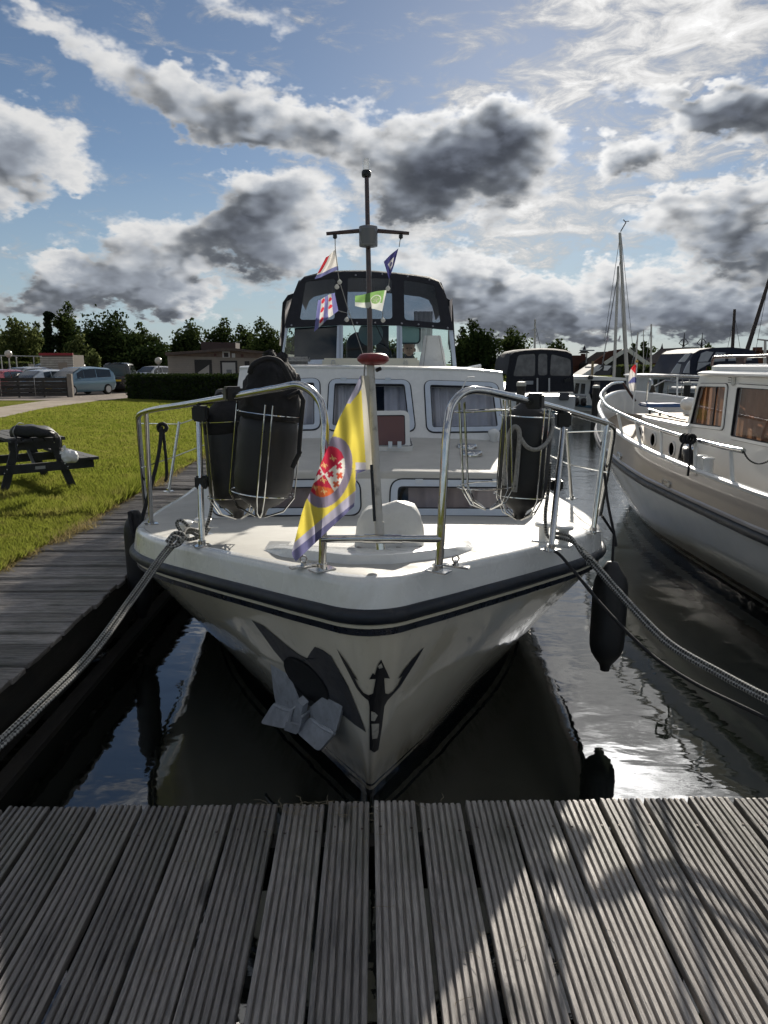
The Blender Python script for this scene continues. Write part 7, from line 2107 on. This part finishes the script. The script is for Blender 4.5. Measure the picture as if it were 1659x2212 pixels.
MB().box(tp(.02, .092, .30), (.11, .006, .035), rz=math.atan2(tuv.y, tuv.x)).build('plate', mat('metal_label', (.32, .33, .33), .5), TW)
ba, bb2 = at(22, 946, Z=1.16), at(116, 946, Z=1.16)
bag = thing('backpack', 'black backpack lying on the picnic table', 'backpack', ba.lerp(bb2, .5))
ax = (bb2 - ba); Lb = ax.length; ax.normalize(); sy = V(-ax.y, ax.x, 0); rings = []
for k in range(11):
    t_ = k / 10; hgt = .145 * (1 - abs(2 * t_ - .9) ** 3.2 * .45) * (1.05 - .25 * t_); wd = .24 * (1 - abs(2 * t_ - 1) ** 4 * .45)
    rings.append([ba + ax * (Lb * t_) + sy * (p[0] + .06) + V(0, 0, p[1] + hgt / 2 + .006 + .006 * math.sin(t_ * 17 + p[0] * 20)) for p in rrect(0, 0, wd, hgt, .045, 5)])
BAG = mat('black_nylon', (.010, .011, .014), .55, noise=(20, .3), bump=(16, .6, .02))
MB().loft(rings).build('body', BAG, bag, smooth=60)
q = [ba + ax * (Lb * .15) + sy * (-.05) + V(0, 0, .02), ba + ax * (Lb * .16) + sy * (-.075) + V(0, 0, .09), ba + ax * (Lb * .19) + sy * .03 + V(0, 0, .165), ba + ax * (Lb * .2) + sy * .14 + V(0, 0, .15)]
MB().tube(spline(q, 5), .006, 5).build('zip', mat('zip_grey', (.3, .3, .3), .4), bag)
MB().tube(spline([bb2 + V(-.05, 0, .09), bb2 + V(.03, -.03, .07), bb2 + V(.09, -.05, .01), bb2 + V(.10, -.07, -.08), bb2 + V(.095, -.07, -.17)], 5), .007, 5).build('strap', BAG, bag)
MB().tube(spline([ba + ax * .1 + V(0, -.06, .02), ba + ax * .13 + V(.01, -.16, -.06), ba + ax * .13 + V(.02, -.18, -.22)], 5), .012, 5).build('strap', BAG, bag)
pc_ = at(152, 986, Z=.96); pb_ = thing('carrier_bag', 'white tied plastic bag on the picnic bench', 'bag', pc_ + V(0, 0, -.07))
PLB = mat('white_plastic_film', (.66, .67, .68), .3, noise=(9, .05), bump=(14, .7, .02)); MATS['white_plastic_film'] = PLB
bm = bmesh.new(); bmesh.ops.create_icosphere(bm, subdivisions=4, radius=1)
r5 = np.random.default_rng(5)
for v in bm.verts:
    n = math.sin(v.co.x * 5 + v.co.z * 3) * .06 + math.sin(v.co.y * 7 + v.co.x * 4) * .05 + math.sin(v.co.z * 11 + v.co.y * 6) * .03
    v.co = Vector((v.co.x * .092 * (1 + n), v.co.y * .08 * (1 + n), max(-.072, v.co.z * .078 * (1 + n)))) + pc_
bm.verts.index_update(); mb = MB(); mb.add([v.co.copy() for v in bm.verts], [[v.index for v in f.verts] for f in bm.faces]); bm.free(); mb.build('bag', PLB, pb_, smooth=180)
for d in ((-.05, -.02, .12), (-.11, -.02, .05)):
    p = pc_ + V(-.045, -.01, .05); e = pc_ + V(*d); s_ = (e - p).cross(V(0, 1, 0)).normalized() * .022
    MB().add([p - s_ * .3, p + s_ * .3, e + s_, e + s_ * .2 + V(0, .01, .012), e - s_ * .8], [(0, 1, 2, 3, 4)]).build('handle', PLB, pb_)

# ------------------------------------------------------------------ other boats in the harbour
BOATW = mat('far_boat_white', (.58, .60, .60), .3, noise=(2, .08)); BLUEC = mat('navy_canvas', (.010, .014, .030), .75, noise=(5, .2)); DGL = mat('dark_cabin_glass', (.03, .035, .04), .08, coat=.4)
VIN2 = mat('smoky_vinyl', (.13, .125, .13), .25, noise=(3, .35), coat=.3)
def polyp(Y, pts, material, name, parent, th=.03, conv=lambda p: p, depth=None):
    P = [at(*conv(p), Y=Y) for p in pts]
    return MB().prism(P, (0, depth or th, 0)).build(name, material, parent)
def zE(p): return ((1600 + p[0] / 3.016) * .6636, (1050 + p[1] / 3.016) * .6636)
YE = 24.0
cr = thing('cabin_cruiser', 'white cruiser under a tall black canvas tent, moored behind the right rack', 'motorboat', (at(1165, 905, Y=YE).x, YE, 0))
a, b = at(1094, 900, Y=YE), at(1242, 900, Y=YE); dz = at(1160, 856, Y=YE).z
hr_ = []
for y, wf, z0 in ((YE, .94, 0), (YE + .05, 1.0, 0), (YE + 4, 1.04, 0), (YE + 7, .75, .05), (YE + 9, .06, .3)):
    cx = (a.x + b.x) / 2; hw_ = (b.x - a.x) / 2 * wf; hr_.append([V(cx - hw_ * .86, y, -.1), V(cx - hw_, y, .35), V(cx - hw_, y, dz + z0), V(cx + hw_, y, dz + z0), V(cx + hw_, y, .35), V(cx + hw_ * .86, y, -.1)])
MB().loft(hr_).build('hull', BOATW, cr, smooth=30)
MB().box(((a.x + b.x) / 2, YE - .03, .42), (b.x - a.x, .06, .05)).build('rubbing_strake', mat('teal_band', (.05, .12, .15), .5), cr)
co_ = [(125, 690), (150, 520), (180, 325), (230, 292), (330, 275), (480, 265), (620, 270), (740, 285), (790, 310), (800, 420), (812, 690)]
ww = [[(212, 528), (428, 524), (430, 305), (262, 318)], [(456, 518), (548, 518), (548, 306), (460, 306)], [(574, 520), (784, 522), (778, 360), (585, 308)]]
pe = Plane((0, YE, 0), (1, 0, 0), (0, 0, 1))
cvm = holed(MB(), pe, [pe.hit(*zE(p)) for p in co_], [rquad([pe.hit(*zE(p)) for p in w], .09, 4) for w in ww], 0, .02).build('canvas_tent', CANVAS, cr)
for w in ww:
    g = MB(); sheet(g, pe, [pe.hit(*zE(p)) for p in w], -.01); g.build('vinyl_window', VIN2, cvm)
arc = [at(*zE(p), Y=YE) for p in co_[1:-1]]
MB().loft([[p, p + V(0, .15, .05), V(p.x, p.y + 1.8, p.z + .05), V(p.x, p.y + 2.6, p.z - .1)] for p in arc], closed=False, caps=False).build('canvas_roof', CANVAS, cr, smooth=50)
for x in (450, 566): MB().tube([at(*zE((x, 545)), Y=YE - .06), at(*zE((x, 690)), Y=YE - .06)], .03, 6).build('boathook', mat('pale_pole', (.5, .5, .5), .5), cr)
for x, y in ((300, 575), (745, 570)): MB().bar(at(*zE((x - 28, y)), Y=YE - .05), at(*zE((x + 28, y - 10)), Y=YE - .05), .05, .10).build('outboard_bracket', BLACK, cr)
g = MB(); g.box(at(*zE((713, 725)), Y=YE - .12), (.32, .12, .26), bev=.03); g.build('fender_pad', mat('grey_pad', (.08, .08, .09), .7), cr)
MB().box(at(*zE((365, 590)), Y=YE - .04), (.30, .03, .12)).build('name_patch', mat('patch_grey', (.30, .31, .33), .6), cr)
MB().tube([at(*zE((130, 690)), Y=YE - .05), at(*zE((800, 688)), Y=YE - .05)], .025, 6).build('stern_rail', STEEL, cr)

YFb = 27.0
cw = thing('cabin_cruiser', 'white cabin cruiser with a dark tarpaulin aft, right of the black canvas tent', 'motorboat', (at(1300, 890, Y=YFb).x, YFb, 0))
polyp(YFb, [(800, 860), (1560, 900), (1560, 700), (960, 700), (806, 700)], BOATW, 'hull', cw, conv=zE, depth=3.0)
polyp(YFb + .1, [(806, 700), (962, 700), (975, 560), (975, 545), (812, 545)], BOATW, 'cabin_end', cw, conv=zE, depth=2.6)
for q in (((812, 700), (848, 700), (866, 596), (828, 594)), ((872, 704), (915, 704), (922, 600), (884, 598))):
    polyp(YFb + .06, q, DGL, 'window', cw, conv=zE)
polyp(YFb - .15, [(812, 560), (975, 568), (1400, 570), (1530, 580), (1480, 555), (1200, 535), (980, 525), (815, 525)], BOATW, 'roof', cw, conv=zE, depth=3.0)
polyp(YFb, [(962, 700), (1000, 820), (1520, 840), (1530, 590), (1400, 572), (1000, 572)], BLUEC, 'tarpaulin', cw, conv=zE, depth=2.4)
polyp(YFb - .05, [(985, 700), (1060, 700), (1068, 585), (1010, 582)], mat('brown_sack', (.13, .12, .12), .8), 'pale_flap', cw, conv=zE)
polyp(YFb - .1, [(800, 820), (1000, 845), (1000, 815), (800, 795)], mat('blue_band', (.04, .10, .16), .5), 'blue_band', cw, conv=zE)
for x in (830, 905):
    p = at(*zE((x, 780)), Y=YFb - .2); MB().lathe([(.02, -.15), (.10, -.12), (.12, 0), (.10, .12), (.02, .15)], Matrix.Translation(p), 10).build('ball_fender', BLACK, cw, smooth=60)
for q in (((815, 720), (815, 800)), ((850, 715), (850, 800)), ((932, 730), (932, 810))): MB().tube([at(*zE(q[0]), Y=YFb - .15), at(*zE(q[1]), Y=YFb - .15)], .022, 5).build('rail_post', STEEL, cw)
MB().tube([at(*zE((815, 715)), Y=YFb - .15), at(*zE((932, 722)), Y=YFb - .15)], .022, 5).build('stern_rail', STEEL, cw)
MB().box(at(*zE((972, 540)), Y=YFb - .2), (.18, .12, .14), bev=.02).build('deck_box', BLACK, cw)

YGb = 23.0
cg = thing('cabin_cruiser', 'white motorboat with a rounded navy canvas top, behind the neighbouring yacht', 'motorboat', (at(1540, 880, Y=YGb).x, YGb, 0))
def cgp(pts, m, nm, dy=0, depth=None, th=.03, par=None): return polyp(YGb + dy, pts, m, nm, par or cg, th, zG, depth)
cgp([(330, 900), (2000, 960), (2000, 720), (870, 720), (560, 740), (520, 800)], BOATW, 'hull', 0, 2.8)
cgp([(600, 745), (870, 745), (870, 720), (560, 720)], mat('grey_side', (.30, .32, .33), .4), 'side_band', -.03)
for x0, x1 in ((575, 640), (650, 720), (730, 790), (800, 860)): cgp([(x0, 800), (x1, 805), (x1 + 2, 760), (x0 + 2, 757)], DGL, 'window', -.05)
cgp([(415, 760), (560, 760), (690, 610), (690, 572), (415, 575)], BOATW, 'cabin', .1, 2.4)
cgp([(425, 700), (455, 700), (470, 612), (430, 612)], DGL, 'window', .05); cgp([(475, 770), (520, 770), (545, 612), (490, 612)], DGL, 'window', .05)
cgp([(405, 582), (700, 582), (705, 560), (420, 568)], BOATW, 'roof', -.1, 2.6)
g = cgp([(628, 605), (678, 605), (678, 586), (632, 586)], DGL, 'roof_light', -.14)
cgp([(680, 640), (935, 640), (1000, 470), (1560, 470), (1540, 340), (1500, 305), (1400, 280), (1250, 266), (1060, 272), (920, 295), (860, 330), (820, 400), (720, 560)], BLUEC, 'canvas_top', .2, 2.6)
for q in ([(905, 425), (1010, 420), (1070, 320), (1000, 308), (940, 330)], [(1045, 425), (1195, 415), (1200, 325), (1100, 318)], [(1232, 415), (1330, 410), (1335, 350), (1280, 345), (1240, 365)], [(1355, 410), (1485, 408), (1480, 358), (1372, 348)], [(890, 520), (1050, 430), (1190, 425), (905, 432)], [(740, 545), (812, 548), (818, 410), (790, 440)]):
    cgp(q, mat('clear_canvas_window', (.34, .35, .38), .2, noise=(2, .25), coat=.4), 'vinyl_window', .16)
cgp([(610, 548), (700, 550), (722, 450), (682, 440), (640, 500)], mat('windscreen_sheen', (.40, .41, .43), .12, coat=.5), 'windscreen', -.12); cgp([(690, 425), (760, 425), (835, 325), (770, 340)], mat('windscreen_sheen', (.40, .41, .43), .12, coat=.5), 'windscreen', .05)
MB().tube([at(*zG(p), Y=YGb - .2) for p in ((425, 690), (545, 625), (900, 680))], .03, 6).build('bow_rail', STEEL, cg)
for x in (440, 580, 730, 880): MB().tube([at(*zG((x, 680 if x > 500 else 690)), Y=YGb - .2), at(*zG((x - 4, 790)), Y=YGb - .2)], .02, 5).build('rail_post', STEEL, cg)
for q in (((610, 605), (610, 650)), ((735, 610), (735, 660)), ((808, 615), (808, 660))): MB().tube([at(*zG(q[0]), Y=YGb - .2), at(*zG(q[1]), Y=YGb - .2)], .016, 5).build('rail_post', STEEL, cg)
MB().tube([at(*zG((600, 605)), Y=YGb - .2), at(*zG((930, 618)), Y=YGb - .2)], .018, 5).build('upper_rail', STEEL, cg)

# mooring piles
for px, p0, p1, Y, lb in ((1288, 838, 905, 22, 'dark mooring pile with a pale cap in front of the dark tarpaulin'), (1485, 832, 860, 18, 'dark mooring pile behind the neighbouring boat\'s rail'), (1126, 834, 860, 14, 'pale-topped mooring pile behind the right fender rack')):
    t_ = at(px, p0, Y=Y); r_ = (7.5 if px != 1126 else 10) / _F * Y
    T = thing('mooring_pile', lb, 'post', (t_.x, Y, 0)); MB().lathe([(r_, -1), (r_ * .95, t_.z)], Matrix.Translation((t_.x, Y, 0)), 12).build('pile', WETWOOD, T, smooth=40)
    MB().lathe([(r_ * 1.06, 0), (r_ * 1.08, .05), (r_ * .9, .08), (0, .09)], Matrix.Translation((t_.x, Y, t_.z)), 12).build('cap', mat('pile_cap', (.42, .42, .38), .6), T, smooth=40)

# sailing yachts: hulls lie hidden behind the motorboats, masts stand above them
MASTA = mat('alloy_mast', (.42, .40, .37), .4, metal=.4); MASTD = mat('tarred_mast', (.04, .028, .024), .6)
def sailer(label, base, top, Y, r, m, stays=(), spreader=None, hull=True, flags=()):
    b, t_ = at(*base, Y=Y), at(*top, Y=Y)
    T = thing('sailing_yacht', label, 'sailboat', (b.x, Y, 0), 'sailing yachts in the harbour')
    MB().tube([V(b.x, Y, .6) if abs(b.x - t_.x) < .6 else b + (b - t_).normalized() * .5, b, t_], [r, r, r * .7], 8).build('mast', m, T, smooth=60)
    for s_ in stays: MB().tube([at(*s_[0], Y=Y), at(*s_[1], Y=Y)], .012 * Y / 35, 4).build('stay', mat('wire_stay', (.18, .18, .19), .5), T)
    if spreader:
        for sp in spreader: MB().tube([at(*sp[0], Y=Y), at(*sp[1], Y=Y)], .03, 5).build('spreader', m, T)
    if hull:
        rr = []
        for x, w_, k in ((-3.2, .05, .3), (-2, .8, .0), (0, 1.2, 0), (2.4, 1.0, .1), (3, .8, .1)):
            rr.append([V(b.x + x, Y + .2 + w_ * c, z) for c, z in ((-1, .8 + k), (-.8, .2), (0, -.2), (.8, .2), (1, .8 + k))])
        MB().loft(rr).build('hull', BOATW, T, smooth=40)
    return T
def zM(p): return ((1250 + p[0] / 1.327) * .6636, (0 + p[1] / 1.327) * .6636)
s1_ = sailer('tallest pale mast, leaning slightly right, above the barn gable', zM((1048, 1590)), zM((1019, 1005)), 40, .11, MASTA, [((1340, 505), (1305, 740)), ((1342, 510), (1372, 800)), ((1340, 560), (1300, 790))])
g = MB(); p = at(*zM((1022, 1000)), Y=40); g.tube([p, p + V(.25, 0, .45), p + V(.1, 0, .6)], .03, 5); g.tube([p + V(.2, 0, .5), p + V(.42, 0, .52)], .02, 4); g.build('wind_vane', MASTD, s1_)
sailer('second pale mast close left of the tallest mast', zM((995, 1590)), zM((1012, 1150)), 37, .085, MASTA, [((1337, 580), (1300, 800)), ((1337, 580), (1350, 800))], hull=False)
sailer('thin white mast over the right slope of the barn', (1372, 800), (1378, 718), 44, .06, MASTA, [((1378, 722), (1362, 800))], hull=False)
sailer('thin white mast right of the barn, beside the hedge', (1406, 800), (1407, 700), 44, .07, MASTA, [((1407, 705), (1392, 800))])
sailer('faint thin mast between barn gable and tiled house', (1390, 795), (1390, 712), 48, .035, MASTA, hull=False)
sailer('slim mast with a short crossbar above the black canvas cruiser', (1154, 800), (1156, 690), 46, .08, MASTA, [((1156, 700), (1168, 752))], [((1150, 714), (1158, 706))])
sailer('upright dark wooden mast above the navy canvas boat', (1580, 790), (1587, 668), 38, .10, MASTD, [((1587, 680), (1570, 760)), ((1587, 680), (1600, 760))])
sailer('dark wooden mast leaning right at the right edge', (1608, 775), (1664, 596), 34, .11, MASTD, [((1660, 610), (1632, 760))], hull=False)
sailer('pale short mast with a crosstree at the right edge behind the yacht roof', (1652, 790), (1653, 736), 26, .06, MASTA, [], [((1636, 733), (1662, 736))], hull=False)
sh = thing('sailing_yacht', 'sailboat spray hood and windscreen left of the barn', 'sailboat', (at(1300, 815, Y=33).x, 33, 0), 'sailing yachts in the harbour')
polyp(33, [(880, 518), (1000, 520), (1160, 520), (1190, 420), (1050, 408)], mat('dark_hood', (.03, .03, .035), .7), 'spray_hood', sh, conv=zE, depth=1.5)
for q in ([(890, 515), (1000, 515), (1080, 420), (1050, 415)], [(1100, 470), (1140, 470), (1180, 425), (1110, 422)], [(1010, 490), (1060, 470), (1090, 440), (1075, 440)]): polyp(32.9, q, mat('hood_window', (.42, .43, .44), .2, coat=.4), 'hood_window', sh, conv=zE)
MB().tube([at(*zE((918, 438)), Y=32.9), at(*zE((990, 440)), Y=32.9)], .04, 6).build('boom', MASTA, sh); MB().tube([at(*zE((995, 380)), Y=32.9), at(*zE((985, 520)), Y=32.9)], .06, 6).build('post', mat('oak_post', (.2, .15, .08), .6), sh)
rr = [[V(at(1300, 815, Y=33).x + x, 33.2 + w_ * c, z) for c, z in ((-1, .9), (-.8, .2), (0, -.2), (.8, .2), (1, .9))] for x, w_ in ((-3, .1), (-1.5, 1.0), (2, 1.1), (3, .9))]
MB().loft(rr).build('hull', BOATW, sh, smooth=40)
for q, lb in ((((1118, 180), (1135, 130), (1155, 150), (1140, 185)), 'small dark flag flying left of the tall pale masts'), (((1243, 170), (1262, 118), (1268, 140), (1252, 188)), 'small dark flag flying between the tall pale masts')):
    P = [at(*zE(p), Y=39) for p in q]; tag(MB().add(P, [(0, 1, 2, 3)]).build('flag', cloth('far_flag_' + lb[-9:], (.12, .12, .15), .4)), lb, 'flag')
